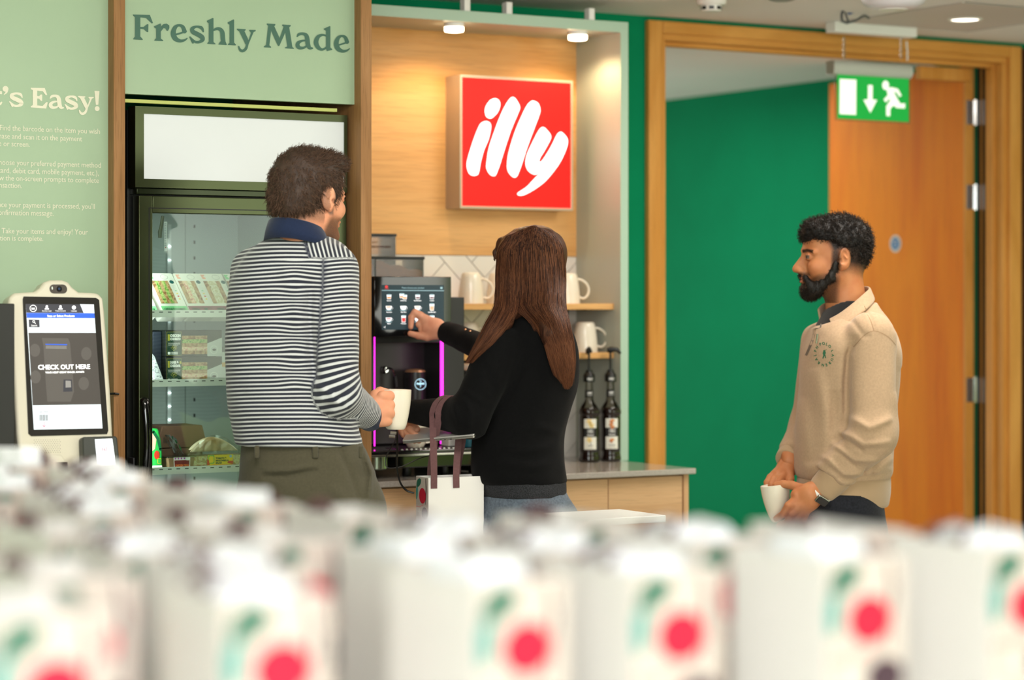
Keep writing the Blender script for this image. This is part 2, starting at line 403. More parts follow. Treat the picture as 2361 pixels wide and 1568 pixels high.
G = dict(
    F=[('p', [(72, 103), (242, 107), (274, 188), (262, 193), (205, 137), (146, 132), (146, 227), (180, 228), (215, 200), (228, 202), (226, 280), (212, 278), (180, 248), (146, 247), (146, 325), (170, 350), (170, 359), (72, 353), (75, 345), (93, 325), (93, 130), (72, 110)])],
    r=[('p', [(285, 222), (345, 194), (354, 196), (353, 226), (378, 201), (410, 194), (438, 212), (439, 240), (425, 266), (412, 266), (400, 243), (382, 238), (353, 275), (353, 345), (376, 362), (376, 371), (287, 366), (288, 358), (306, 342), (306, 245), (287, 232)])],
    e=[('s', [(592, 272, 44), (574, 226, 36), (535, 211, 24), (497, 234, 40), (479, 290, 52), (498, 343, 50), (545, 368, 34), (590, 362, 22), (618, 343, 12)]), ('s', [(510, 303, 18), (560, 288, 18), (606, 272, 20)])],
    s=[('s', [(783, 275, 12), (764, 238, 30), (715, 225, 22), (672, 243, 38), (675, 275, 44), (720, 300, 46), (766, 328, 46), (772, 358, 42), (738, 380, 26), (695, 376, 24), (647, 330, 14)]), ('p', [(745, 222), (768, 218), (790, 278), (778, 282)]), ('p', [(640, 325), (655, 325), (690, 380), (680, 397), (668, 392)])],
    h=[('p', [(818, 165), (875, 138), (884, 140), (884, 380), (903, 395), (903, 403), (822, 398), (822, 390), (837, 376), (837, 190), (818, 177)]), ('s', [(880, 262, 18), (918, 246, 28), (952, 252, 36), (972, 280, 44), (977, 330, 46), (982, 380, 46)]), ('p', [(958, 370), (1004, 372), (1018, 402), (1018, 411), (936, 405), (936, 397)])],
    l=[('p', [(1027, 182), (1085, 152), (1092, 155), (1092, 385), (1110, 405), (1110, 414), (1030, 410), (1030, 400), (1046, 388), (1046, 205), (1027, 192)])],
    y=[('p', [(1120, 245), (1208, 250), (1208, 261), (1196, 270), (1238, 362), (1262, 285), (1246, 268), (1246, 257), (1309, 258), (1309, 270), (1288, 280), (1228, 425), (1205, 398), (1144, 272), (1120, 257)]), ('s', [(1225, 405, 24), (1208, 450, 28), (1175, 470, 28), (1150, 455, 24), (1138, 426, 14)])],
    M=[('p', [(1422, 193), (1508, 198), (1508, 210), (1497, 220), (1552, 340), (1592, 225), (1576, 214), (1578, 203), (1662, 208), (1662, 220), (1648, 232), (1680, 430), (1695, 440), (1695, 449), (1605, 443), (1605, 434), (1628, 424), (1608, 285), (1548, 420), (1535, 420), (1465, 268), (1448, 412), (1465, 428), (1465, 437), (1392, 433), (1392, 424), (1414, 410), (1436, 215), (1422, 205)])],
    a=[('s', [(1728, 324, 14), (1747, 302, 28), (1785, 296, 28), (1818, 312, 40), (1830, 350, 46), (1836, 400, 46), (1853, 438, 36), (1880, 442, 18)]), ('s', [(1820, 365, 16), (1780, 367, 22), (1740, 387, 34), (1732, 415, 44), (1752, 438, 34), (1795, 437, 24), (1830, 412, 18)])],
    d=[('p', [(1997, 245), (2055, 218), (2063, 222), (2063, 435), (2082, 452), (2082, 460), (2025, 472), (2018, 440), (2018, 265), (1997, 255)]), ('s', [(2026, 318, 18), (1985, 308, 22), (1940, 327, 38), (1918, 380, 48), (1938, 432, 42), (1980, 456, 26), (2026, 432, 18)])],
)
def moved(parts, f):
    o = []
    for k, pts in parts:
        if k == 'p': o.append((k, [f(*p) for p in pts]))
        else:
            w_ = abs(f(1, 0)[0] - f(0, 0)[0]); o.append((k, [(*f(p[0], p[1]), p[2] * w_) for p in pts]))
    return o
# instruction panel, left
M['vinyl'] = mat('cream_vinyl', 'e6e2cc', .5)
t = empty('instruction_panel', (1.2, YPN, 0), 'sage green wall panel with white self-checkout instructions, left of the fridge', 'wall panel')
build('panel_board', MB().box(-1.5, P1[0], YPN, YPN + .02, 0, ZC), M['sage'], t)
lt = MB(); X = lambda u, v: atY(u / 4.02, 180 + v / 4.02, YPN - .0012)
def fit(gl, x0, y0, x1, y1):
    xs = []; ys = []
    for k, pts in gl:
        for p in pts:
            w_ = p[2] / 2 if k == 's' else 0; xs += [p[0] - w_, p[0] + w_]; ys += [p[1] - w_, p[1] + w_]
    a, b_, c, d_ = min(xs), max(xs), min(ys), max(ys)
    f = lambda u, v: (x0 + (u - a) / (b_ - a) * (x1 - x0), y0 + (v - c) / (d_ - c) * (y1 - y0))
    o = []
    k_ = ((x1 - x0) / (b_ - a) + (y1 - y0) / (d_ - c)) / 2 * 1.1
    for k, pts in gl: o.append((k, [f(*p) for p in pts] if k == 'p' else [(*f(p[0], p[1]), p[2] * k_) for p in pts]))
    return o
glyph(lt, fit(G['s'], 84, 134, 214, 270), X); glyph(lt, fit(G['a'], 452, 154, 592, 286), X)
glyph(lt, fit(G['s'], 597, 163, 720, 294), X); glyph(lt, fit(G['y'], 722, 165, 868, 342), X)
glyph(lt, [('p', [(285, 90), (415, 92), (438, 155), (425, 160), (395, 122), (345, 117), (345, 165), (362, 168), (380, 150), (391, 155), (391, 212), (380, 212), (362, 192), (345, 190), (345, 253), (395, 258), (430, 222), (443, 225), (428, 284), (285, 272), (285, 260), (303, 250), (303, 112), (285, 102)]),
           ('p', [(875, 118), (922, 120), (911, 248), (888, 248)]), ('c', (900, 283, 23)), ('c', (50, 100, 27)), ('s', [(66, 100, 24), (60, 130, 18), (38, 152, 8)]),
           ('s', [(-35, 120, 34), (-38, 190, 36), (-30, 235, 34), (0, 240, 24), (14, 225, 14)]), ('p', [(-55, 118), (18, 122), (18, 150), (-55, 146)]),
           ('p', [(-150, 82), (-75, 84), (-75, 96), (-92, 106), (-92, 238), (-75, 250), (-75, 262), (-150, 258), (-150, 246), (-132, 236), (-132, 104), (-150, 94)])], X)
def line(txt, xr, y, sz=.0205, bold=.0):
    p = atY(xr, y, YPN); v, f = text_geo(txt, sz, bold, 1, .97, 'RIGHT', 2)
    O = Vector((p.x, YPN - .0012, p.z)); lt.add([O + Vector((q[0] * .9, 0, q[1])) for q in v], f, 0)
for txt, xr, y in ((': Find the barcode on the item you wish', 231, 309), ('purchase and scan it on the payment', 189, 326), ('machine or screen.', 69, 339),
                   ('Choose your preferred payment method', 233, 387), ('card, debit card, mobile payment, etc.),', 228, 405), ('follow the on-screen prompts to complete', 228, 422), ('transaction.', 51, 434),
                   ('Once your payment is processed, you\'ll', 219, 482), ('confirmation message.', 124, 498), ('y: Take your items and enjoy! Your', 202, 541), ('transaction is complete.', 100, 556)):
    if lt.v and y in (309, 387, 482, 541): build('lettering', lt, M['vinyl'], t, smooth=False); lt = MB()
    line(txt, xr, y)
build('lettering', lt, M['vinyl'], t, smooth=False)
# header panel over the fridge
t = empty('header_panel', (2.8, YPN, 2.0), 'sage green header panel reading Freshly Made above the fridge', 'wall panel')
build('panel_board', MB().box(P1[1], P2[0], YPN, YPN + .02, 1.987, ZC), M['sage'], t)
lt = MB(); X = lambda u, v: atY(290 + u / 4.372, 10 + v / 4.372, YPN - .0015)
for k in 'FreshlyMad': glyph(lt, G[k], X)
glyph(lt, moved(G['e'], lambda u, v: (2175 + (u - 535) * .95, 396 + (v - 290) * .97)), X)
build('lettering', lt, mat('dark_green_vinyl', '42695a', .5), t, smooth=False)
lt = MB(); lt.box(P1[1] + .005, P2[0] - .05, 6.15, 6.165, 1.965, 1.974)  # green-gold bar along the fridge top, slightly emissive
tag(build('fridge_top_strip', lt, mat('green_gold_strip', 'a2a85c', .3, emit=.2, ecol='b4bc5c')), 'thin green-gold strip along the top of the fridge opening', 'light strip')

# ---- coffee alcove
YF, YB = 6.68, 6.954; AX0, AX1 = P2[1], 4.415; AZ = 2.317
t = empty('alcove_surround', (AX1, YF, .9), 'pale sage frame with deep right side lining the coffee alcove', 'surround')
build('right_side', MB().box(AX1, AX1 + .03, YF + .002, YW, .9, AZ + .034), M['sage_side'], t)
build('edge_band', MB().box(AX1, AX1 + .03, YF, YF + .002, .9, AZ + .035).box(AX0, AX1, YF, YF + .002, AZ, AZ + .035), M['sage_frame'], t)
build('soffit', MB().box(AX0, AX1, YF + .002, YW, AZ, AZ + .034), M['sage_side'], t)
for px in (1078, 1175, 1365):
    x = atY(px, 20, 6.69).x
    tag(build('mounting_block', MB().box(x - .011, x + .011, 6.69, 6.72, AZ + .035, AZ + .075), M['white'], bevel=.002), {1078: 'small white block on top of the alcove, nearest the fridge upright', 1175: 'small white block on top of the alcove, middle of three', 1365: 'small white block on top of the alcove, nearest the doorway'}[px], 'block', 'mounting blocks on the alcove')
tag(build('oak_backboard', MB().box(AX0, AX1, YB, YW, 1.58, AZ), M['slab']), 'honey oak board lining the upper back of the coffee alcove', 'backboard')
# herringbone splashback
def clip(poly, x0, y0, x1, y1):
    for ax, v, sgn in ((0, x0, 1), (0, x1, -1), (1, y0, 1), (1, y1, -1)):
        o = []
        for i in range(len(poly)):
            a, b_ = poly[i - 1], poly[i]; da, db = (a[ax] - v) * sgn, (b_[ax] - v) * sgn
            if da * db < 0:
                k = da / (da - db); o.append((a[0] + (b_[0] - a[0]) * k, a[1] + (b_[1] - a[1]) * k))
            if db >= 0: o.append(b_)
        poly = o
        if len(poly) < 3: return None
    return poly
t = empty('tiled_splashback', (AX0, YB, .9), 'white herringbone tiled splashback behind the mugs and coffee machine', 'splashback')
build('grout', MB().box(AX0, AX1, YB + .006, YW, .9, 1.58), M['grout'], t)
tl = MB(); W_, L_, g = .072, .216, .0028; c45 = math.sqrt(.5); fr = (Vector((0, YB + .006, 0)), Vector((1, 0, 0)), Vector((0, 0, 1)), Vector((0, -1, 0)))
for i in range(-30, 60):
    for j in range(-30, 60):
        for o_ in (0, 1):
            # herringbone cell: horizontal tile at (i+j*... ), vertical tile beside it
            bx = i * W_ + j * L_ ; by = i * W_ - j * L_
            q = rect2(bx, by, bx + L_, by + W_) if o_ == 0 else rect2(bx - W_, by, bx, by + L_)
            q = [(q[0][0] + g / 2, q[0][1] + g / 2), (q[1][0] - g / 2, q[1][1] + g / 2), (q[2][0] - g / 2, q[2][1] - g / 2), (q[3][0] + g / 2, q[3][1] - g / 2)]
            q = [(3.75 + (x - y) * c45, 1.2 + (x + y) * c45) for x, y in q]
            q = clip(q, AX0, .9, AX1, 1.578)
            if q: tl.prism(q, 0, .005, fr)
build('tiles', tl, mat('white_tile', 'dedad4', .14, coat=.3), t, smooth=False)
# spotlights
for px, lb in ((1047, 'round lit spotlight under the alcove soffit, nearer the fridge'), (1332, 'round lit spotlight under the alcove soffit, nearer the doorway')):
    p = atY(px, 60, 6.74)
    t = empty('spotlight', (p.x, 6.74, AZ), lb, 'spotlight', 'spotlights in the alcove')
    build('body', MB().lathe([(.032, AZ - .012), (.032, AZ)], 32, M=Matrix.Translation((p.x, 6.74, 0))), M['white'], t, smooth=True)
    build('diffuser', MB().lathe([(.020, AZ - .028), (.029, AZ - .0265), (.031, AZ - .023), (.031, AZ - .012)], 32, M=Matrix.Translation((p.x, 6.74, 0))), mat('warm_diffuser', 'fff4e2', .4, emit=9, ecol='ffe3b8'), t, smooth=True)
    dl = bpy.data.lights.new('spot_light', 'SPOT'); dl.energy = 6; dl.color = (1, .72, .42); dl.spot_size = 2.75; dl.spot_blend = .5; dl.shadow_soft_size = .03
    o = bpy.data.objects.new('spot_light', dl); COL.objects.link(o); o.location = (p.x, 6.74, AZ - .034)
# ---- light box sign
SX0, SX1, SY, SZ0, SZ1 = 3.905, 4.341, 6.858, 1.7315, 2.1675
t = empty('light_box_sign', (SX0, YB, SZ0), 'square red illuminated sign with white script lettering on the oak backboard', 'sign')
b = MB(); b.box(SX0, SX1, SY + .006, YB, SZ0, SZ1)
for q in ((SX0, SX1, SY, SY + .006, SZ0, SZ0 + .008), (SX0, SX1, SY, SY + .006, SZ1 - .008, SZ1), (SX0, SX0 + .008, SY, SY + .006, SZ0 + .008, SZ1 - .008), (SX1 - .008, SX1, SY, SY + .006, SZ0 + .008, SZ1 - .008)): b.box(*q)
build('case', b, mat('champagne_metal', 'b3a28c', .35, metal=.35), t)
build('face', MB().box(SX0 + .008, SX1 - .008, SY + .002, SY + .006, SZ0 + .008, SZ1 - .008), mat('red_acrylic', 'd80c08', .4, emit=.95, ecol='ff1812', spec=.2), t)
lt = MB(); X = lambda u, v: atY(1035 + u / 4.613, 160 + v / 4.613, SY + .0008)
for pts in ([(490, 310), (530, 330), (542, 380), (520, 450), (470, 505), (438, 520), (400, 500), (385, 440), (400, 385), (440, 330)],
            [(400, 553), (435, 570), (445, 620), (420, 740), (370, 860), (335, 990), (315, 1100), (290, 1125), (250, 1127), (212, 1100), (193, 1030), (200, 960), (240, 820), (290, 680), (330, 590), (365, 560)],
            [(683, 297), (712, 320), (752, 395), (735, 460), (660, 640), (590, 850), (540, 1010), (500, 1115), (475, 1133), (435, 1112), (405, 1060), (402, 1000), (430, 830), (490, 650), (560, 470), (620, 355), (660, 305)],
            [(900, 336), (945, 360), (968, 420), (960, 480), (900, 640), (830, 830), (775, 1000), (730, 1120), (700, 1148), (665, 1130), (630, 1080), (622, 1010), (640, 880), (700, 680), (770, 510), (830, 390), (870, 345)],
            [(1005, 617), (1035, 640), (1083, 705), (1070, 760), (1010, 870), (965, 945), (960, 985), (985, 980), (1030, 920), (1090, 820), (1150, 700), (1175, 672), (1200, 670), (1240, 710), (1262, 755), (1250, 830), (1190, 970), (1100, 1100), (1010, 1200), (900, 1280), (800, 1333), (745, 1338), (730, 1322), (755, 1300), (830, 1250), (920, 1155), (972, 1102), (915, 1117), (865, 1095), (830, 1050), (818, 990), (835, 900), (890, 780), (950, 665), (980, 625)]):
    q = catmull([(x, y, 0) for x, y in pts], 4)
    lt.add([X(p.x, p.y) for p in q], [tuple(range(len(q)))], 0)
build('script_lettering', lt, mat('white_acrylic', 'ffffff', .3, emit=1.15, ecol='ffffff'), t, smooth=False)

# ---- worktop and base cabinets
WX1, WYF, WZ = 4.42, 6.255, .90
tag(build('worktop', MB().box(AX0, WX1, WYF, YW, WZ - .018, WZ), M['stone'], bevel=.0025), 'grey stone worktop under the coffee machine and syrup bottles', 'worktop')
cx = [AX0 + .001, 3.62, 4.105, 4.385]
labs = ['oak base cabinet under the coffee machine', 'oak base cabinet behind the woman in black', 'oak base cabinet at the doorway end of the worktop']
for i in range(3):
    t = empty('base_cabinet', (cx[i], 6.28, 0), labs[i], 'cabinet', 'base cabinets under the worktop')
    x1 = cx[i + 1]
    build('carcass', MB().box(cx[i], x1, 6.30, YW, .1, WZ - .018), M['cabv'], t)
    build('door', MB().box(cx[i] + .0015, x1 - .0015, 6.28, 6.299, .1, WZ - .024), M['cab'], t, bevel=.001)
tag(build('end_panel', MB().box(4.387, 4.405, 6.275, YW, 0, WZ - .018), M['cabv'], bevel=.001), 'upright oak end panel closing the cabinets beside the doorway', 'panel')
tag(build('plinth', MB().box(AX0 + .001, 4.387, 6.33, 6.345, 0, .1), M['cab']), 'recessed oak plinth under the base cabinets', 'plinth')

# ---- shelves with mugs
def shelf(z, lb):
    t = empty('shelf', (3.8, YB, z), lb, 'shelf', 'oak shelves in the alcove')
    build('board', MB().box(3.80, AX1, 6.72, YB, z - .02, z), M['slab'], t, bevel=.0015)
    for x in (3.84, 4.37):
        br = MB(); br.box(x - .012, x + .012, 6.80, YB, z - .023, z - .02).box(x - .012, x + .012, YB - .004, YB, z - .10, z - .02)
        bk = build('bracket', br, M['black'], t, bevel=.001)
        for dz in (.045, .085):
            sc = MB().lathe([(.004, 0), (.004, .002)], 12, M=Matrix.Translation((x, YB - .004, z - dz)) @ Matrix.Rotation(PI / 2, 4, 'X'))
            build('screw', sc, M['chrome'], bk)
shelf(1.42, 'upper oak shelf carrying three cream mugs'); shelf(1.258, 'lower oak shelf above the syrup bottles')
def mug_mesh(h=.1, r0=.030, r1=.041, th=.0035, dimple=True):
    b = MB(); n = 40
    out = [(r0 - .004, 0), (r0, .004)] + [(r0 + (r1 - r0) * math.sin(PI / 2 * k / 12) ** .8, .004 + (h - .004) * k / 12) for k in range(1, 13)]
    inn = [(r - th, z) for r, z in out[::-1] if z > .006] + [(r0 - .008, .006), (.0, .006)]
    b.lathe(out + [(r1 - th / 2, h + .001)] + inn, n, cap=False); b.lathe([(0, 0), (r0 - .004, 0)], n, cap=False)
    return b
def handle_mesh(h=.1, r=.041, side=1):
    pts = [(side * (r - .004), 0, h * .78), (side * (r + .012), 0, h * .83), (side * (r + .026), 0, h * .72), (side * (r + .03), 0, h * .52), (side * (r + .022), 0, h * .34), (side * (r + .006), 0, h * .22), (side * (r - .008), 0, h * .19)]
    return MB().tube([tuple(p) for p in catmull(pts, 4, False)], .0042, 10, flat=1.7)
def cream(name, lozenge=True):
    m = mat(name, 'e2dac8', .25, coat=.3)
    if lozenge:
        k = NT(m); tcn = k.n('ShaderNodeTexCoord'); v = k.n('ShaderNodeTexVoronoi'); v.inputs['Scale'].default_value = 95; u = k.n('ShaderNodeBump')
        u.inputs['Strength'].default_value = .35; u.inputs['Distance'].default_value = .001
        k.l(tcn.outputs['Object'], v.inputs['Vector']); k.l(v.outputs['Distance'], u.inputs['Height']); k.l(u.outputs[0], k.b.inputs['Normal'])
    return m
M['mug'] = cream('textured_cream_glaze')
def mug(px, py, Y, z, lb, grp, inv=True, ang=-.35, proto=[]):
    p = atY(px, py, Y)
    if not proto:
        t = empty('mug', (0, 0, 0)); Mx = Matrix.Translation((0, 0, .1)) @ Matrix.Rotation(PI, 4, 'X')
        b = mug_mesh(); b.v = [tuple(Mx @ Vector(v)) for v in b.v]; build('cup_body', b, M['mug'], t, smooth=60)
        b = handle_mesh(); b.v = [tuple(Mx @ Vector(v)) for v in b.v]; build('handle', b, M['mug'], t, smooth=60)
        proto.append(t)
    else: t = copy_tree(proto[0])
    t.location = (p.x, Y, z); t.rotation_euler = (0, 0, ang); tag(t, lb, 'mug', grp)
mug(1086, 660, 6.80, 1.42, 'upturned cream mug on the upper shelf, nearest the touchscreen', 'mugs on the shelves')
mug(1150, 660, 6.84, 1.42, 'upturned cream mug on the upper shelf, half behind the woman\'s fringe', 'mugs on the shelves')
mug(1309, 660, 6.80, 1.42, 'upturned cream mug on the upper shelf, right of the woman\'s hair', 'mugs on the shelves')
mug(1350, 780, 6.80, 1.258, 'upturned cream mug on the lower shelf, above the syrup bottles', 'mugs on the shelves')
mug(1080, 780, 6.84, 1.258, 'upturned cream mug on the lower shelf, above the woman\'s reaching arm', 'mugs on the shelves')

# ================================================================ on the ceiling
def disc(px, py, z=ZC): return atZ(px, py, z)
p = disc(1640, -3)
t = empty('smoke_detector', (p.x, p.y, ZC), 'white round smoke detector on the ceiling above the doorway', 'smoke detector')
T_ = Matrix.Translation((p.x, p.y, 0))
build('base', MB().lathe([(.045, ZC - .022), (.05, ZC - .014), (.05, ZC)], 36, M=T_), M['plast'], t, smooth=True)
build('sensor_head', MB().lathe([(.018, ZC - .044), (.03, ZC - .042), (.034, ZC - .036), (.034, ZC - .022)], 36, M=T_), M['plast'], t, smooth=True)
b = MB()
for k in range(8):
    a = k * PI / 4 + .2; b.box(.0325, .0352, -.008, .008, ZC - .037, ZC - .027, M=T_ @ Matrix.Rotation(a, 4, 'Z'))
build('vents', b, M['black'], t)
p = disc(1803, -6); T_ = Matrix.Translation((p.x, p.y, 0))
tag(build('ceiling_sensor', MB().lathe([(.03, ZC - .012), (.042, ZC - .008), (.045, ZC)], 30, M=T_), mat('grey_sensor', '8f918c', .5), smooth=True), 'small grey round sensor on the ceiling at the top edge', 'sensor')
p = disc(2060, -12); T_ = Matrix.Translation((p.x, p.y, 0))
t = empty('wireless_access_point', (p.x, p.y, ZC), 'white shallow dome wireless access point on the ceiling', 'access point')
build('housing', MB().lathe([(.05, ZC - .048), (.075, ZC - .043), (.098, ZC - .03), (.106, ZC - .016), (.102, ZC - .004), (.09, ZC)], 48, M=T_), mat('lilac_white_plastic', 'd4d0d6', .35), t, smooth=True)
build('centre_cap', MB().lathe([(.028, ZC - .052), (.047, ZC - .05), (.049, ZC - .045)], 40, M=T_), M['plast'], t, smooth=True)
# cable loop and its socket
p = disc(1962, 18)
t = empty('data_cable', (p.x, p.y, ZC), 'looped grey cable with blue plug hanging from the ceiling beside the dome', 'cable')
q = [atD(u, v, 8.25 + k * .02) for k, (u, v) in enumerate(((1943, 14), (1940, 34), (1942, 48), (1955, 52), (1975, 46), (1992, 36), (2004, 24)))]; q[-1].z = ZC - .012; q[0].z = ZC - .002
build('cable_sheath', MB().tube([tuple(v) for v in catmull(q, 5, False)], .004, 8), mat('grey_cable', '55585c', .5), t, smooth=True)
q = [v + Vector((.006, .004, 0)) for v in q[:4]] + [atD(1949, 30, 8.3), atD(1950, 18, 8.3)]
build('cable_sheath', MB().tube([tuple(v) for v in catmull(q, 5, False)], .0035, 8), mat('grey_cable_thin', '4a4c50', .5), t, smooth=True)
c = atD(1962, 28, 8.32); build('plug', MB().box(-.012, .02, -.006, .006, -.006, .006, M=Matrix.Translation(c) @ Matrix.Rotation(-.35, 4, 'Y')), mat('blue_plug', '27508c', .4), t, bevel=.001)
# access hatch: edge lines pressed in the ceiling board
A, B, C_ = atZ(2205, 4, ZC), atZ(1945, 49, ZC), atZ(2235, 71, ZC)
x0, x1, y0, y1 = B.x, C_.x, B.y, A.y
x0 = (A.x + B.x) / 2; y0 = (B.y + C_.y) / 2
b = MB()
for q in ((x0, x1, y0, y0 + .012), (x0, x1, y1 - .012, y1), (x0, x0 + .012, y0, y1), (x1 - .012, x1, y0, y1)): b.box(*q, ZC - .004, ZC)
t = empty('ceiling_hatch', (x0, y0, ZC), 'square access hatch set in the ceiling around the downlight', 'hatch')
build('hatch_frame', b, mat('hatch_trim', 'bdb6ae', .6), t)
build('hatch_board', MB().box(x0 + .012, x1 - .012, y0 + .012, y1 - .012, ZC - .002, ZC), mat('hatch_paint', 'cdc0b8', .8), t)
p = atZ(2225, 43, ZC); T_ = Matrix.Translation((p.x, p.y, 0))
t = empty('downlight', (p.x, p.y, ZC), 'round recessed downlight with white rim, lit, in the ceiling hatch', 'downlight')
build('rim', MB().lathe([(.046, ZC - .003), (.055, ZC - .007), (.062, ZC - .003), (.062, ZC - .002)], 40, M=T_, cap=False), M['white'], t, smooth=True)
build('lens', MB().lathe([(.0, ZC - .0045), (.047, ZC - .004)], 40, M=T_, cap=False), mat('downlight_lens', 'fff6ea', .4, emit=3, ecol='fff0dc'), t, smooth=True)
# exit sign
YE = 6.75
p0, p1 = atY(1926, 63, YE), atY(2115, 81, YE); zt = ZC; e = Vector((0, 0, 0))
t = empty('exit_sign', ((p0.x + p1.x) / 2, YE, ZC), 'green hanging emergency exit sign with running figure and down arrow', 'exit sign')
build('mounting_rail', MB().box(p0.x, p1.x, YE - .0, YE + .055, ZC - .038, ZC), M['white'], t, bevel=.003)
q0, q1 = atY(1926, 137, YE), atY(2107, 150, YE)
hz = q0.z; b = MB().lathe([(.026, 0), (.026, q1.x - q0.x)], 28, M=Matrix.Translation((q0.x, YE + .026, hz - .026)) @ Matrix.Rotation(PI / 2, 4, 'Y'), sx=1, sy=.9)
build('housing', b, mat('grey_housing', 'b4b8b0', .3), t, smooth=True)
build('end_cap', MB().box(q0.x - .004, q0.x + .001, YE + .002, YE + .05, hz - .05, hz - .002), M['alu'], t, bevel=.006)
f0, f1, f2 = atY(1927, 170, YE + .02), atY(2098, 178, YE + .02), atY(1927, 277, YE + .02)
build('face_plate', MB().box(f0.x, f1.x, YE + .02, YE + .026, f2.z, f0.z + .02), M['clearp'], t, bevel=.001)
build('legend_panel', MB().box(f0.x + .006, f1.x - .006, YE + .0192, YE + .0199, f2.z + .006, f0.z + .012), mat('exit_green', '0c9a3c', .4, emit=.35, ecol='0a9a3a'), t)
X = lambda u, v: atY(1500 + u / 2.613, v / 2.613, YE + .0186); lg = MB()
for pts in ([(1140, 475), (1240, 480), (1238, 692), (1138, 687)], [(1310, 512), (1338, 513), (1337, 600), (1365, 602), (1324, 680), (1282, 600), (1309, 600)],
            [(1425, 532), (1450, 525), (1490, 535), (1512, 575), (1500, 585), (1480, 556), (1466, 554), (1490, 600), (1506, 625), (1534, 622), (1533, 653), (1480, 650), (1465, 635), (1444, 655), (1443, 700), (1420, 698), (1420, 640), (1442, 607), (1440, 592), (1418, 617), (1404, 600), (1430, 572), (1424, 552)]):
    lg.add([X(*p) for p in pts], [tuple(range(len(pts)))], 0)
lg.add([X(*p) for p in ell2(1416, 514, 20, 28)], [tuple(range(24))], 0)
build('legend', lg, mat('legend_white', 'f2f4ee', .5, emit=.35, ecol='f2f4ee'), t, smooth=False)
for u in (1946, 2078):
    a_, c_ = atY(u, 85, YE + .026), atY(u, 135, YE + .026); ch = MB(); n = 9
    for k in range(n):
        zz = a_.z + (c_.z - a_.z) * (k + .5) / n; L = abs(a_.z - c_.z) / n * .66; pts = [(L * math.cos(w_), .0045 * math.sin(w_)) for w_ in [2 * PI * i / 12 for i in range(13)]]
        R_ = Matrix.Translation((a_.x, YE + .026, zz)) @ Matrix.Rotation(PI / 2 * (k % 2) + .6, 4, 'Z')
        ch.tube([R_ @ Vector((pp[1], 0, pp[0])) for pp in pts], .0011, 5, cap=False)
    build('chain', ch, M['steel'], t, smooth=True)
a_ = atY(2090, 95, YE + .03); c_ = atY(2092, 140, YE + .03)
build('power_lead', MB().tube([a_, (a_ + c_) / 2 + Vector((.002, 0, 0)), c_], .0032, 8), M['plast'], t, smooth=True)
# ================================================================ glass door fridge
FX0, FX1, FY, FZ1 = 2.493, 3.138, 6.16, 1.957
FB = 6.86
fg = empty('display_fridge', ((FX0 + FX1) / 2, FY, 0), 'tall black glass door fridge with blank lit header, stocked with sandwiches', 'fridge')
b = MB()
b.box(FX0, FX0 + .035, FY + .06, FB, .06, 1.95).box(FX1 - .035, FX1, FY + .06, FB, .06, 1.95)
b.box(FX0 + .035, FX1 - .035, FY + .06, FB, 1.70, 1.95).box(FX0 + .035, FX1 - .035, FY + .06, FB, .06, .30)
b.box(FX0 + .035, FX1 - .035, FB - .03, FB, .30, 1.70)
build('cabinet_body', b, M['black'], fg)
liner = mat('grey_liner', 'a9b4b0', .35)
b = MB(); b.box(FX0 + .035, FX0 + .04, FY + .065, FB - .03, .3, 1.7).box(FX1 - .04, FX1 - .035, FY + .065, FB - .03, .3, 1.7)
b.box(FX0 + .04, FX1 - .04, FB - .036, FB - .03, .3, 1.7).box(FX0 + .04, FX1 - .04, FY + .065, FB - .036, 1.695, 1.70).box(FX0 + .04, FX1 - .04, FY + .065, FB - .036, .3, .31)
build('liner', b, liner, fg)
b = MB(); b.box(FX0 + .215, FX0 + .217, FB - .037, FB - .036, .3, 1.7).box(FX0 + .43, FX0 + .432, FB - .037, FB - .036, .3, 1.7)
build('back_seam', b, mat('seam', '6f7a76', .5), fg)
b = MB()
for k in range(26): b.box(FX0 + .458, FX0 + .463, FB - .0385, FB - .036, .45 + k * .048, .46 + k * .048)
build('shelf_rail_slots', b, M['dark'], fg)
# header light box
b = MB(); hx0, hx1 = FX0, FX1; hz0, hz1 = 1.736, FZ1
wx0, wx1 = atY(332, 300, FY).x, atY(794, 300, FY).x; wz0 = atY(331, 412, FY).z; wz1 = atY(331, 262, FY).z
b.box(hx0, wx0, FY, FY + .05, hz0, hz1).box(wx1, hx1, FY, FY + .05, hz0, hz1).box(wx0, wx1, FY, FY + .05, hz0, wz0).box(wx0, wx1, FY, FY + .05, wz1, hz1)
hd = build('header_frame', b, M['fridge'], fg)
m = mat('header_diffuser', 'c2c6c4', .3, emit=.16, ecol='eef2f4')
build('header_panel', MB().box(wx0, wx1, FY + .004, FY + .01, wz0, wz1), m, hd)
tl_ = bpy.data.lights.new('header_tube', 'AREA'); tl_.shape = 'RECTANGLE'; tl_.size = .5; tl_.size_y = .02; tl_.energy = .0
build('trim_strip', MB().box(FX0 + .008, FX1, FY + .01, FY + .06, 1.718, 1.735), mat('satin_dark_strip', '2c3320', .22, metal=.7), fg, bevel=.002)
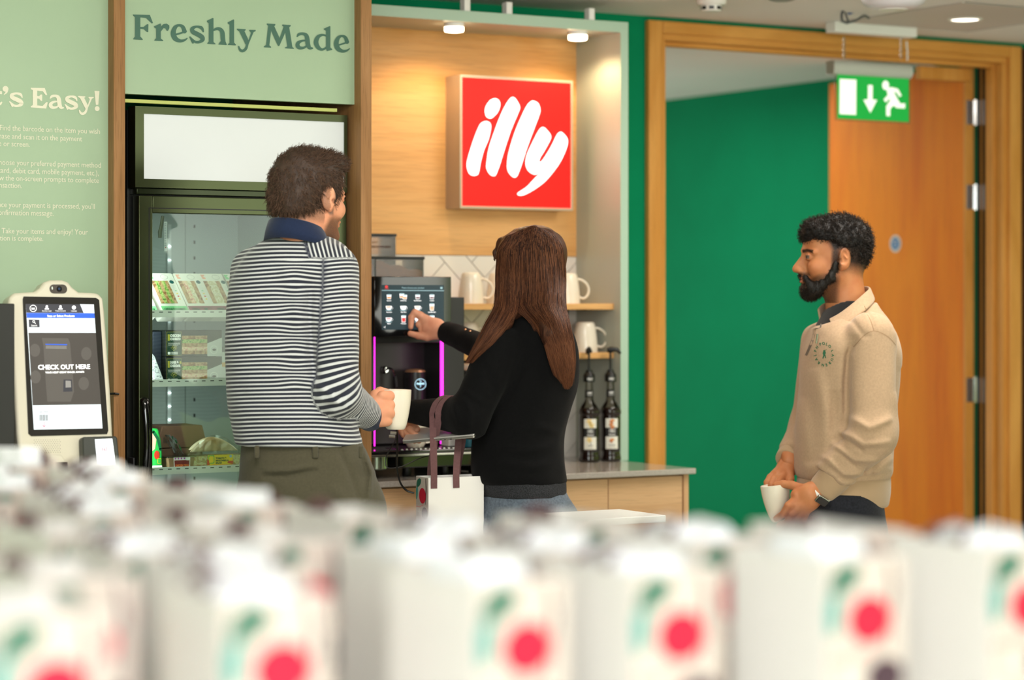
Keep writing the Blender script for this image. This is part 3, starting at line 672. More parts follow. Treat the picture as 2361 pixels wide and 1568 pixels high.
# door
dx0 = atY(320, 600, FY).x; gz1 = 1.667; gz0 = .36; gx0 = atY(352, 600, FY).x; gx1 = FX1 - .05
dr = empty('door', (0, 0, 0)); dr.parent = fg; dr.location = Vector((dx0, FY, .3)) - fg.location
b = MB(); b.box(dx0, gx0, FY, FY + .045, .3, 1.714).box(gx1, FX1 - .002, FY, FY + .045, .3, 1.714).box(gx0, gx1, FY, FY + .045, .3, gz0).box(gx0, gx1, FY, FY + .045, gz1, 1.714)
build('door_frame', b, M['fridge'], dr, bevel=.002)
g_ = .012
b = MB(); b.box(gx0 - g_, gx0 - g_ + .003, FY - .0015, FY, gz0 - g_, gz1 + g_).box(gx1 + g_ - .003, gx1 + g_, FY - .0015, FY, gz0 - g_, gz1 + g_).box(gx0 - g_, gx1 + g_, FY - .0015, FY, gz1 + g_, gz1 + g_ + .003)
build('gasket_line', b, M['black'], dr)
build('door_glass', MB().box(gx0, gx1, FY + .012, FY + .016, gz0, gz1), M['pane'], dr)
hp = MB(); hx = dx0 + .014
hp.tube([tuple(p) for p in catmull([(hx, FY, 1.16), (hx, FY - .016, 1.145), (hx + .004, FY - .022, 1.05), (hx, FY - .016, .955), (hx, FY, .94)], 5, False)], .007, 10, flat=1.6)
build('door_handle', hp, M['gloss'], dr, smooth=True)
build('hinge_cover', MB().box(FX0 + .002, dx0 - .002, FY + .02, FY + .055, .93, 1.0), M['dark'], fg, bevel=.002)
b = MB()
for k in range(10): b.box(FX0 + .1, FX1 - .1, FY + .055, FY + .0595, .09 + k * .02, .1 + k * .02)
build('grille', b, M['dark'], fg)
# LED reflection built as glowing dots on the back wall; LED lamps either side
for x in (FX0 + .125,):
    refl_dots = MB()
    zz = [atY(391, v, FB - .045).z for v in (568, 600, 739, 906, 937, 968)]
    for z in zz + [.6, .68, .76, .84]: refl_dots.tube([(x - .004 + .012, FB - .043, z - .001), (x - .004 + .012, FB - .043, z + .001)], .0035, 10)
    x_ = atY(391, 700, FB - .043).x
    refl_dots.v = [(v[0] - x - .008 + x_, v[1], v[2]) for v in refl_dots.v]
    st = build('led_reflection', MB().box(x_ - .006, x_ + .006, FB - .041, FB - .036, .4, 1.66), mat('reflection_backing', 'c9d0ce', .3), fg)
    build('led_reflection_dots', refl_dots, mat('led_reflection_glow', 'ffffff', .4, emit=7, ecol='f0f6ff'), st)
for x, e_ in ((FX0 + .06, 1.1), (FX1 - .06, 1.1)):
    l_ = area('fridge_led', (x, FY + .08, 1.15), (FX0 + .32, FY + .4, 1.15), .02, 1.0, e_, (.92, .98, 1.0))
# shelves
SY0 = FY + .075; SZ = (1.396, 1.204, .961)
for z in SZ + (.62,):
    sh = build('wire_shelf', MB().box(FX0 + .042, FX1 - .042, SY0 + .004, FB - .05, z - .012, z - .006), M['white'], fg)
    st = MB(); st.box(FX0 + .042, FX1 - .042, SY0, SY0 + .004, z - .014, z + .006)
    pr = build('price_rail', st, M['white'], sh)
    d_ = MB()
    for k in range(22): x = FX0 + .05 + k * .0255; d_.box(x, x + .011, SY0 - .0006, SY0, z - .001, z + .0015)
    build('rail_slots', d_, mat('slot_shadow', '4a4c4c', .6), pr)
# thermometer and hook high on the back wall
t0 = atY(378, 545, FY + .03)
th = MB(); th.box(t0.x - .0045, t0.x + .0045, FY + .018, FY + .020, t0.z - .04, t0.z + .04)
t = empty('thermometer', (t0.x, FY + .018, t0.z), 'slim clear thermometer stuck inside the fridge glass at top left', 'thermometer')
build('scale', th, mat('thermometer_card', 'c4c8cc', .4), t)
b = MB()
for k in range(14): b.box(t0.x - .003, t0.x + .001, FY + .0172, FY + .018, t0.z - .025 + k * .0045, t0.z - .0242 + k * .0045)
b.flat(ell2(t0.x, t0.z - .031, .0016, .0016, 10), (Vector((0, FY + .0175, 0)), Vector((1, 0, 0)), Vector((0, 0, 1)), Vector((0, -1, 0))), 0, 1)
build('scale_marks', b, [mat('purple_ink', '4c3f78', .5), mat('red_ink', 'b02020', .5)], t, smooth=False)
c0 = atY(366, 525, FY + .03)
tag(build('suction_hook', MB().tube([(c0.x + .008, FY + .02, 1.66), (c0.x + .003, FY + .021, c0.z), (c0.x, FY + .0215, c0.z - .012), (c0.x, FY + .0215, c0.z - .028)], [.0045, .005, .0062, .005], 10, flat=.6), mat('grey_rubber', '5c6155', .5), smooth=True), 'dark rubber clip hanging inside the fridge glass at top left', 'clip')

# ---------------------------------------------------------------- food
def spm(name, cols, scale, rough=.6):
    m = mat(name, cols[0], rough); k = NT(m); tcn = k.n('ShaderNodeTexCoord'); n = k.n('ShaderNodeTexNoise'); n.inputs['Scale'].default_value = scale; n.inputs['Detail'].default_value = 5
    r = k.n('ShaderNodeValToRGB'); e = r.color_ramp.elements
    e[0].position = .3; e[0].color = (*lin(cols[0]), 1); e[1].position = .7; e[1].color = (*lin(cols[-1]), 1)
    for i, c in enumerate(cols[1:-1]): q = e.new(.3 + .4 * (i + 1) / (len(cols) - 1)); q.color = (*lin(c), 1)
    k.l(tcn.outputs['Object'], n.inputs['Vector']); k.l(n.outputs['Fac'], r.inputs[0]); k.l(r.outputs[0], k.b.inputs['Base Color']); return m
MF = dict(bread=spm('seeded_bread', ['6a4426', '9a6d42', 'c4a377', '7c5230'], 90), salad=spm('green_filling', ['2e5a1c', '6a9a3a', 'b9c07a', '4f7a2c'], 130),
          ham=spm('pink_filling', ['a05a4a', 'd9a08a', 'e6d2a8', 'b06a50'], 130), pale=spm('pale_filling', ['d8cfa8', 'c2b88a', 'e6e0c6', '9a8a5a'], 110),
          card=mat('sandwich_card', 'e4e2d6', .5), gband=mat('light_green_band', '7fc98a', .5), rband=mat('plum_band', '8a5058', .5), peach=mat('peach_print', 'e8a890', .5),
          gtext=mat('dark_green_print', '1f4a34', .5), navy=mat('navy_card', '232a38', .5), dgreen=mat('bottle_green_label', '123c2c', .45), gold=mat('lime_gold_print', 'b8b040', .45),
          wtext=mat('white_print', 'f2f2ee', .5), kraft=mat('kraft_brown', '6b4b3a', .75, noise=(40, .08)), maroon=mat('maroon_label', '7a1f1c', .5), orange=mat('orange_print', 'e8742a', .5),
          wrap=spm('tortilla', ['c99a66', 'e2c9a0', 'ecdcbc', 'e6d0aa'], 16), yellow=mat('yellow_label', 'f0cf1c', .45), redp=mat('tomato_print', 'c9321e', .5), green=mat('bag_green', '2cae4c', .4),
          dkg=mat('bag_dark_green', '0f5a38', .4), film=glassy('clear_film', 'f6f6f6', .10, .12), teal=mat('teal_dot', '1c5a58', .5), purple=mat('purple_print', 'b05cb0', .5), grey=mat('light_grey_card', 'c9ccca', .5), speck=spm('speckled_card', ['3a3f4a', 'd4d8da', 'e8ebec'], 190))
# wedge sandwich packs leaning on the top shelf
def wedge(px, band, fill, title, lb, proto=None):
    p = atY(px, 712, SY0 + .012); z0 = SZ[0] - .006; W_ = .078; H = .128; lean = math.radians(24)
    t = empty('sandwich_pack', (p.x, p.y, z0), lb, 'sandwich', 'wedge sandwiches on the top shelf')
    ex = Vector((1, 0, 0)); ey = Vector((-.28, math.sin(lean), math.cos(lean))).normalized(); nn = ex.cross(ey).normalized()
    O = Vector((p.x, p.y, z0 + .002)); fr = (O, ex, ey, nn)
    if nn.y > 0: nn = -nn; fr = (O, ex, ey, nn)
    b = MB(); b.prism(rrect2(0, 0, W_, H, .004), -.055, 0, fr, 0)
    build('card_sleeve', b, MF['card'], t)
    g = MB(); g.flat(rect2(0.001, .002, W_ - .001, .024), fr, .0006, 0); build('band', g, MF[band], t, smooth=False)
    wdw = MB()
    cols = {'salad': [0, 1, 0, 1, 0], 'ham': [0, 2, 3, 0], 'pale': [0, 3, 3, 0]}[fill]
    n = len(cols)
    for i, c in enumerate(cols): wdw.flat(rect2(.006 + i * .050 / n, .032, .006 + (i + 1) * .050 / n, .104), fr, .0007, c)
    build('sandwich_filling', wdw, [MF['bread'], MF['salad'], MF['ham'], MF['pale']], t, smooth=False)
    pr = MB(); add_text(pr, title, W_ / 2, .011, .0095, fr, .0012, 0, align='CENTER', bold=.0003, fit=W_ * .8)
    pr.flat([(.006, .124), (.018, .124), (.018, .121), (.012, .119), (.018, .114), (.017, .110), (.008, .110)], fr, .0008, 1)
    pr.stroke(ell2(.05, .116, .011, .007, 20), .0005, fr, .0008, 0, closed=True)
    pr.flat(ell2(.066, .1, .0065, .0055, 18), fr, .001, 2)
    for k, c in enumerate((3, 4, 3, 5)): pr.flat(ell2(.067, .046 + k * .009, .003, .002, 10), fr, .0008, c)
    for k in range(7): pr.flat(rect2(.061, .060 + k * .0045, .072, .0612 + k * .0045), fr, .0008, 6)
    build('printing', pr, [MF['gtext'], MF['peach'] if band == 'rband' else MF['gband'], MF['teal'], MF['yellow'], MF['redp'], MF['gband'], MF['grey']], t, smooth=False)
for px, bd, fl, ti, lb in ((306, 'gband', 'ham', 'BACON', 'wedge sandwich pack with green band, cut by the left edge of the fridge glass'), (378, 'gband', 'salad', "CHEDDAR PLOUGHMAN'S", "wedge sandwich pack with green band reading cheddar ploughman's"),
                       (440, 'rband', 'ham', 'ST', 'wedge sandwich pack with plum band, behind the glass reflection'), (498, 'rband', 'pale', 'ST', 'pale filled wedge sandwich pack, third from the left of the top shelf'),
                       (552, 'gband', 'pale', 'BRIE', 'wedge sandwich pack half hidden by the man in stripes')):
    wedge(px, bd, fl, ti, lb)
# boxes on the middle shelf
def fbox(name, x0, z0, wd, h, dp, y0, mats_, t, bevel=.001): return build(name, MB().box(x0, x0 + wd, y0, y0 + dp, z0, z0 + h), mats_, t, bevel=bevel)
x0 = atY(382, 800, SY0 + .02).x
for i, (w1, w2, lb) in enumerate((('HAM &', 'CHEDDAR', 'black sandwich carton reading ham and cheddar, bottom of its stack'), ('CHICKEN', 'CHORIZO', 'black sandwich carton reading chicken and chorizo, on top of its stack'))):
    z0 = SZ[1] - .006 + i * .0745; y0 = SY0 + .02
    t = empty('sandwich_carton', (x0, y0, z0), lb, 'sandwich carton', 'black cartons on the middle shelf')
    fbox('carton', x0, z0, .17, .073, .10, y0, mat('black_card', '1c211e', .5), t); fr = FRY((x0, y0, z0))
    g = MB(); g.flat(rrect2(.003, .003, .047, .069, .002), fr, .0004, 1); g.flat(rrect2(.0036, .0036, .0464, .0684, .002), fr, .0006, 0)
    g.flat(rect2(.006, .044, .012, .062), fr, .0008, 1)
    add_text(g, w1, .0125 if i else .0135, .055, .0095, fr, .001, 2, bold=.0009, fit=.032 if i else .026); add_text(g, w2, .0125, .046, .0085, fr, .001, 2, bold=.0008, fit=.032)
    if not i: add_text(g, '&', .041, .055, .009, fr, .001, 1, bold=.0008)
    for k in range(3): g.flat(rect2(.007, .037 - k * .0028, .043 - .006 * (k == 2), .0378 - k * .0028), fr, .0008, 2)
    for k, (u, v) in enumerate(((.02, .024), (.025, .021), (.03, .025), (.024, .027))): g.stroke(ell2(u, v, .0045, .003, 14, k), .0008, fr, .0008, 1, closed=True)
    g.flat(rrect2(.006, .006, .014, .013, .001), fr, .0008, 2)
    for k in range(3): g.flat(rect2(.016, .0065 + k * .0025, .036, .0078 + k * .0025), fr, .0008, 2)
    build('label', g, [MF['dgreen'], MF['gold'], MF['wtext']], t, smooth=False)
    g = MB(); n = 5
    for k in range(n): g.flat(rect2(.049, .006 + k * .052 / n, .125, .006 + (k + 1) * .052 / n), fr, .0005, (0, 2, 0, 1, 0)[k])
    build('carton_window', g, [MF['bread'], MF['salad'], MF['ham']], t, smooth=False)
    g = MB(); g.flat([(.125, .0), (.17, .0), (.17, .052), (.125, .036)], fr, .0005, 0); g.stroke(ell2(.145, .018, .011, .011, 24), .0012, fr, .0008, 1, closed=True); g.flat(ell2(.146, .018, .006, .003), fr, .0008, 2)
    build('sticker', g, [MF['grey'], MF['wtext'], M['dark']], t, smooth=False)
x1 = x0 - .028; tag(build('navy_carton', MB().box(x1, x0 - .002, SY0 + .045, SY0 + .15, SZ[1] - .006, SZ[1] + .138), MF['navy'], bevel=.001), 'dark navy carton standing left of the black sandwich cartons', 'carton')
xa = atY(352, 880, SY0 + .02).x; xb = atY(378, 880, SY0 + .02).x
fr = FRY((0, SY0 + .012, SZ[1] - .006)); b = MB(); b.prism([(xa - .04, 0), (xb, 0), (xb - .03, .075), (xa - .04, .125)], 0, -.03, fr)
tag(build('yoghurt_pack', b, MF['speck'], bevel=.001), 'speckled pale pack at the left end of the middle shelf', 'pack')
for k, (px, w_, h_, lb) in enumerate(((497, .05, .085, 'white carton with tan band, next to the ham and cheddar carton'), (527, .09, .10, 'white carton hidden mostly by the man in stripes'))):
    x_ = atY(px, 800, SY0 + .03).x; y_ = SY0 + .03
    t = empty('white_carton', (x_, y_, SZ[1] - .006), lb, 'carton', 'white cartons on the middle shelf')
    fbox('carton', x_, SZ[1] - .006, w_, h_, .08, y_, MF['grey'], t); build('band', MB().box(x_ + .001, x_ + w_ - .001, y_ - .0008, y_, SZ[1] + .038, SZ[1] + .05), mat('tan_band', 'd9a860', .5), t)
# bottom shelf
ZB = SZ[2] - .006
x_ = atY(350, 1000, SY0 + .02).x; t = empty('snack_bag', (x_, SY0 + .03, ZB), 'green and white snack bag at the left end of the bottom shelf', 'snack bag')
b = MB(); fr = FRY((x_, SY0 + .03, ZB))
prof = [(-.04, 0), (.033, 0), (.0345, .05), (.031, .085), (.022, .118), (-.04, .122)]
b.prism(prof, .004, -.03, fr); build('bag_body', b, MF['green'], t, bevel=.004)
g = MB(); g.flat(rect2(-.039, .001, .033, .016), fr, .0045, 0); g.flat([(-.02, .05), (-.002, .052), (.012, .062), (.016, .09), (.006, .11), (-.02, .112)], fr, .0045, 1)
g.flat(ell2(.017, .045, .008, .012), fr, .005, 2); g.stroke([(.006, .11), (.02, .09), (.028, .06)], .008, fr, .0046, 3); g.flat(rrect2(.019, .021, .03, .036, .002), fr, .0052, 4); g.flat(rrect2(.02, .022, .029, .035, .002), fr, .0055, 5)
build('bag_print', g, [MF['wtext'], MF['peach'], MF['redp'], MF['dkg'], MF['yellow'], MF['green']], t, smooth=False)
def bowl(x, y, z, wd, dp, h, name='salad_bowl'):
    b = MB(); v = []; b.lathe([(.5 * .82, 0), (.5 * .86, h * .1), (.5, h * .9), (.515, h), (.5, h)], 36, sq=5, M=Matrix.Translation((x, y, z)) @ Matrix.Diagonal((wd, dp, 1, 1)), cap=True)
    return b
xs = atY(410, 1060, SY0 + .06).x
for k, (dx, dy, dz, w_, lb) in enumerate(((0.0, .05, 0, .135, 'kraft food box at the back of the bottom shelf, lowest of the stack'), (-.005, .05, .058, .15, 'kraft food box with sloped lid, on top of the stack behind the tortilla pack'))):
    t = empty('kraft_box', (xs + dx, SY0 + .15, ZB + dz), lb, 'food box', 'kraft boxes on the bottom shelf')
    X0 = xs - .035 + dx; y0 = SY0 + .11
    b = MB(); fr = FRY((X0, y0, ZB + dz))
    if k == 0: b.prism([(0.012, 0), (w_ - .012, 0), (w_, .056), (0, .056)], 0, -.12, fr)
    else: b.prism([(-.004, .0), (w_ + .004, .0), (w_, .012), (w_ - .014, .062), (.014, .062), (0, .012)], 0, -.12, fr)
    build('box_shell', b, MF['kraft'], t, bevel=.002)
    g = MB()
    for q in range(5): g.box(X0 + .018 + q * .006, X0 + .02 + q * .006, y0 - .0008, y0, ZB + dz + .014, ZB + dz + .03)
    build('vent_slots', g, M['ink'], t)
xk = atY(385, 1040, SY0 + .03).x
t = empty('salad_bowl', (xk + .03, SY0 + .05, ZB), 'kraft bowl with maroon sleeve reading chicken tikka salad bowl', 'salad bowl')
b = MB(); fr = FRY((xk, SY0 + .018, ZB)); b.prism([(.002, 0), (.074, 0), (.079, .036), (-.003, .036)], 0, -.07, fr); build('bowl', b, mat('light_kraft', '8a6a4c', .7), t, bevel=.003)
build('lid', MB().box(xk - .006, xk + .082, SY0 + .016, SY0 + .09, ZB + .036, ZB + .039), MF['film'], t, bevel=.001)
g = MB(); fr = FRY((xk, SY0 + .0165, ZB)); g.flat([(.016, .001), (.063, .001), (.064, .037), (.014, .037)], fr, 0, 1); g.flat([(.018, .001), (.061, .001), (.062, .029), (.016, .029)], fr, .0003, 0)
for q in range(4): g.flat(rect2(.017 + q * .009, .031, .022 + q * .009, .036), fr, .0003, 3)
g.flat(rrect2(.052, .028, .061, .036, .001), fr, .0006, 1)
add_text(g, 'CHICKEN TIKKA', .019, .0115, .008, fr, .0008, 2, bold=.0004, fit=.041); add_text(g, 'SALAD BOWL', .02, .0035, .008, fr, .0008, 1, bold=.0005, fit=.036)
build('sleeve', g, [MF['maroon'], MF['wtext'], MF['orange'], MF['purple']], t, smooth=False)
# tortilla pack in film tray
xt = atY(432, 1050, SY0 + .03).x; wt = .165
t = empty('tortilla_pack', (xt + wt / 2, SY0 + .06, ZB), 'clear tray of salad topped with a folded tortilla and yellow label', 'salad tray')
b = MB(); fr = FRY((xt, SY0 + .022, ZB)); b.prism([(.01, 0), (wt - .012, 0), (wt, .042), (0, .042)], 0, -.1, fr); build('tray', b, MF['film'], t, bevel=.003)
b = MB(); b.prism([(.013, .002), (wt - .015, .002), (wt - .004, .038), (.004, .036)], -.003, -.097, fr); build('salad', b, spm('mixed_salad', ['6a2a1a', 'c98a4a', 'e0d2b0', '9a4a2c', 'b8a060'], 60), t)
b = MB(); n = 22; pts = [(wt * .06 + wt * .88 * k / n, .040 + .045 * math.sin(PI * (.04 + .92 * k / n)) ** .75) for k in range(n + 1)]
b.prism(pts, -.006, -.02, fr); b.prism([(p[0] * .96 + .004, p[1] + .004) for p in pts], -.026, -.04, fr); build('tortilla', b, MF['wrap'], t, bevel=.004)
g = MB(); g.flat([(.056, .003), (.132, .003), (.136, .040), (.058, .040)], fr, .0006, 0); g.flat(rect2(.132 - .06, .003, .132, .012), fr, .0009, 4); g.flat(rrect2(.060, .016, .078, .039, .003), fr, .0009, 3); g.flat(rrect2(.062, .018, .076, .037, .003), fr, .0012, 0)
for q, s_ in enumerate(('TOMATO &', 'MOZZARELLA', 'SALAD')): add_text(g, s_, .082, .028 - q * .0065, .0062, fr, .0014, 1, bold=.0004)
g.flat([(.118, .016), (.135, .012), (.136, .022), (.12, .022)], fr, .001, 2); g.flat([(.056, .012), (.064, .012), (.062, .024), (.0565, .03)], fr, .001, 2); g.flat(ell2(.128, .035, .004, .004), fr, .001, 5)
build('label', g, [MF['yellow'], MF['gtext'], MF['redp'], MF['green'], MF['orange'], mat('pale_blue_print', '9cc4dc', .5)], t, smooth=False)
# crinkled film around it
b = MB(); rr = random.Random(5); n = 12
rows = [[(xt - .012 - .03 * (j / 5) + rr.uniform(-.003, .003), SY0 + .02 + .08 * i / n, ZB + .04 + .055 * j / 5 + rr.uniform(-.004, .004)) for i in range(n + 1)] for j in range(6)]
v = [p for r_ in rows for p in r_]; b.add(v, [(j * (n + 1) + i, j * (n + 1) + i + 1, (j + 1) * (n + 1) + i + 1, (j + 1) * (n + 1) + i) for j in range(5) for i in range(n)])
n2 = 10; rows = [[(xt + wt * (.0 + 1.0 * i / n2), SY0 + .02 + .004 * math.sin(i * 2.1 + j), ZB + .042 + (.05 * math.sin(PI * i / n2) + .006 + rr.uniform(-.003, .003)) * j / 4) for i in range(n2 + 1)] for j in range(5)]
o_ = len(b.v); v = [p for r_ in rows for p in r_]; b.add(v, [(j * (n2 + 1) + i, j * (n2 + 1) + i + 1, (j + 1) * (n2 + 1) + i + 1, (j + 1) * (n2 + 1) + i) for j in range(4) for i in range(n2)])
build('film_wrap', b, MF['film'], t, smooth=False)

# ================================================================ self-checkout kiosk
KY = 5.74; tl = math.radians(11)
O = atY(30, 1100, KY); kx0 = atY(45, 1000, KY).x
ex = Vector((1, 0, 0)); ey = Vector((0, math.sin(tl), math.cos(tl))); nn = Vector((0, -math.cos(tl), math.sin(tl)))
Zb = .93; K0 = Vector((kx0 - .012, KY - .01, Zb))    # bottom left of the casing face
def kp(px, py):   # photo point -> kiosk face coordinates
    x, y, z = ray(px, py); D = Vector((x, y, z)); C0 = Vector((0, 0, EYE)); tt = (K0 - C0).dot(nn) / D.dot(nn); P = C0 + D * tt - K0
    return (P.dot(ex), P.dot(ey))
kf = (K0, ex, ey, nn)
kt = empty('checkout_kiosk', K0, 'cream self-checkout kiosk with portrait touchscreen and camera on top', 'kiosk')
cs = [kp(*p) for p in ((55, 1130), (40, 1000), (25, 760), (19, 700), (22, 684), (34, 675), (60, 673), (80, 672), (92, 664), (102, 650), (116, 645), (145, 645), (158, 650), (168, 662), (182, 673), (210, 674), (228, 676), (238, 688), (242, 720), (255, 900), (268, 1130))]
dxs = cs[0][0]
b = MB(); b.prism(cs, -.06, 0, kf); build('casing', b, M['offw'], kt, bevel=.008, seg=3)
sp_ = [kp(*p) for p in ((54, 687), (60, 680), (224, 687), (231, 693), (249, 992), (242, 1000), (76, 1006), (66, 998))]
sp_ = [kp(52, 690), kp(54, 684), kp(220, 687), kp(228, 692), kp(249, 993), kp(246, 1001), kp(72, 1006), kp(65, 1000)]
b = MB(); b.prism(sp_, 0, .0025, kf); sc = build('screen_bezel', b, mat('bezel_glass', '1e1c1a', .12, coat=.4), kt)
q = lambda *ps: [kp(*p) for p in ps]
g = MB(); D_ = .003
def scr(u, v):   # zoomed crop coordinates of the kiosk view
    return kp(u / 3.336, 630 + v / 3.336)
def Q(pts, d, mi): g.flat([scr(*p) for p in pts], kf, D_ + d, mi)
Q([(195, 238), (718, 242), (785, 1195), (258, 1204)], 0, 0)
Q([(195, 238), (718, 242), (722, 308), (200, 306)], .0002, 1); Q([(612, 240), (718, 242), (722, 310), (640, 308)], .0004, 0)
Q([(200, 307), (722, 309), (726, 348), (203, 346)], .0004, 2)
Q([(215, 460), (733, 461), (773, 1010), (248, 1018)], .0004, 3)
Q([(217, 358), (300, 360), (302, 418), (219, 417)], .0004, 1)
Q([(318, 500), (520, 503), (535, 540), (556, 780), (565, 915), (540, 990), (360, 990), (345, 800), (330, 560)], .0006, 6)
Q([(345, 545), (512, 548), (513, 556), (346, 553)], .0008, 2)
Q([(485, 820), (548, 820), (553, 912), (482, 914)], .0008, 1); Q([(500, 828), (540, 830), (543, 880), (500, 882)], .001, 7)
for k in range(3): Q([(348, 560 + k * 8), (508, 563 + k * 8), (508, 567 + k * 8), (348, 564 + k * 8)], .0008, 7)
for (a_, b_) in ((265, 595), (270, 800), (660, 620), (640, 850)): g.flat([scr(*p) for p in ell2(a_, b_, 40, 50)], kf, D_ + .0006, 6)
def T(txt, u, v, size, mi, d=.0012, al='CENTER', bold=0): c = scr(u, v); add_text(g, txt, c[0], c[1], size, kf, D_ + d, mi, align=al, bold=bold)
T('CHECK OUT HERE', 490, 740, .0165, 4, bold=.0004); T('YOUR NEXT GREAT SNACK AWAITS', 495, 770, .0062, 4, bold=.0002)
T('Scan or Select Products', 465, 338, .0075, 4, bold=.0002); T('Search', 259, 410, .0058, 4); T('Scan Here', 329, 1074, .0062, 3)
for u, s_ in ((356, 'Account Login'), (461, 'Create Account'), (564, 'Language')): T(s_, u, 296, .0042, 4)
g.stroke([scr(*p) for p in ell2(251, 273, 25, 25, 20)], .0012, kf, D_ + .0012, 4, closed=True); T('365', 251, 281, .006, 4, bold=.0003)
for u in (356, 461): g.flat([scr(*p) for p in ell2(u, 258, 9, 9, 12)], kf, D_ + .0012, 4); g.flat([scr(*p) for p in ((u - 18, 280), (u + 18, 280), (u + 10, 268), (u - 10, 268))], kf, D_ + .0012, 4)
g.flat([scr(*p) for p in ell2(564, 266, 15, 15, 16)], kf, D_ + .0012, 4)
g.stroke([scr(*p) for p in ell2(255, 374, 8, 8, 14)], .0009, kf, D_ + .0012, 4, closed=True); g.stroke([scr(261, 381), scr(269, 390)], .0011, kf, D_ + .0012, 4)
x_ = 299
for k, w_ in enumerate((4, 3, 7, 3, 5, 9, 3, 4, 7, 3)): Q([(x_, 1090), (x_ + w_ * .7, 1090), (x_ + w_ * .7, 1137), (x_, 1137)], .0012, 3); x_ += w_ + 2.2
g.stroke([scr(334, 1146), scr(335, 1184)], .0013, kf, D_ + .0012, 5); g.stroke([scr(322, 1170), scr(335, 1184), scr(348, 1170)], .0013, kf, D_ + .0012, 5)
def scrm(n, c, e): return mat(n, c, .3, emit=e, ecol=c, spec=.2)
build('screen_display', g, [scrm('display_white', 'cfd9e0', .55), scrm('display_charcoal', '3c3c42', .3), scrm('display_blue', '2f55b8', .6), scrm('display_grey', '4a4643', .25), scrm('display_text', 'f4f4f4', .8), scrm('display_red', 'd03050', .5), scrm('display_dim', '5a5653', .22), scrm('display_dim_light', '8a8886', .25)], sc, smooth=False)
c = scr(452, 122); b = MB(); b.prism(rrect2(c[0] - .0245, c[1] - .0115, c[0] + .0215, c[1] + .0115, .011), 0, .002, kf); cm = build('camera_window', b, mat('camera_glass', '4a443f', .15, coat=.5), kt)
b = MB(); b.prism(ell2(c[0], c[1], .0075, .0075, 24), .002, .0032, kf, 0); b.flat(ell2(c[0], c[1], .0032, .0032, 20), kf, .0034, 1); b.flat(ell2(c[0] - .018, c[1] + .002, .002, .004, 20), kf, .0024, 2); build('camera_lens', b, [M['gloss'], mat('lens_blue', '2a3d5c', .1), mat('indicator', 'cfd8cf', .3)], cm, smooth=False)
b = MB()
for i in range(12):
    for j in range(8):
        c = scr(262 + i * 17.5 + (j % 2) * 8, 1283 + j * 13.5); b.flat(ell2(c[0], c[1], .0008, .0008, 8), kf, .0006)
build('speaker_grille', b, M['dark'], kt, smooth=False)
b = MB(); pts = [scr(*p) for p in ((268, 1412), (290, 1403), (440, 1405), (465, 1440), (490, 1470), (500, 1600), (250, 1600), (258, 1440))]; b.prism(pts, 0, .03, kf)
sn = build('scanner_hood', b, M['offw'], kt, bevel=.004)
b = MB(); pts = [scr(*p) for p in ((286, 1468), (484, 1465), (492, 1540), (284, 1540))]; b.prism(pts, .03, .0315, kf, 0); b.flat([scr(*p) for p in ell2(322, 1492, 34, 20, 20)], kf, .034, 1)
build('scanner_window', b, [M['gloss'], scrm('scan_red', 'ff2010', 2.0)], sn, smooth=False)
b = MB(); pts = [scr(*p) for p in ((603, 1280), (615, 1272), (862, 1266), (870, 1285), (892, 1530), (640, 1540), (608, 1500))]; b.prism(pts, 0, .032, kf)
cr = build('card_reader', b, mat('reader_grey', '3a3c38', .45), kt, bevel=.004)
g = MB(); pts = [scr(*p) for p in ((692, 1293), (825, 1287), (852, 1488), (712, 1496))]; g.flat(pts, kf, .0345, 0)
c = scr(765, 1368); g.stroke(ell2(c[0], c[1] + .0, .016, .0165, 30), .0010, kf, .0355, 1, closed=True); add_text(g, '365', c[0], c[1] - .004, .0115, kf, .0355, 2, align='CENTER', bold=.0003)
build('reader_display', g, [scrm('reader_white', 'e6ecf2', .8), scrm('reader_blue', '6a8ab4', .5), scrm('reader_ink', '9a6a72', .4)], cr, smooth=False)
xr = kp(8, 900)[0]
tag(build('equipment_cabinet', MB().box(1.60, kx0 - .012, KY + .0, 6.1, 0, atY(20, 700, KY).z), mat('black_cabinet', '20211f', .55), bevel=.003), 'black cabinet standing left of the cream kiosk', 'cabinet')
tag(build('kiosk_counter', MB().box(kx0 - .01, P1[0] + .06, KY - .06, 6.1, 0, .925), mat('black_counter', '191919', .5), bevel=.003), 'black plinth carrying the cream kiosk', 'plinth')
c = atY(262, 908, 6.10); tag(build('cable_clip', MB().tube([(c.x - .012, 6.10, c.z), (c.x, 6.09, c.z + .001), (c.x + .012, 6.096, c.z - .001)], .003, 8), M['black'], smooth=True), 'small black clip on the left oak upright beside the kiosk', 'clip')
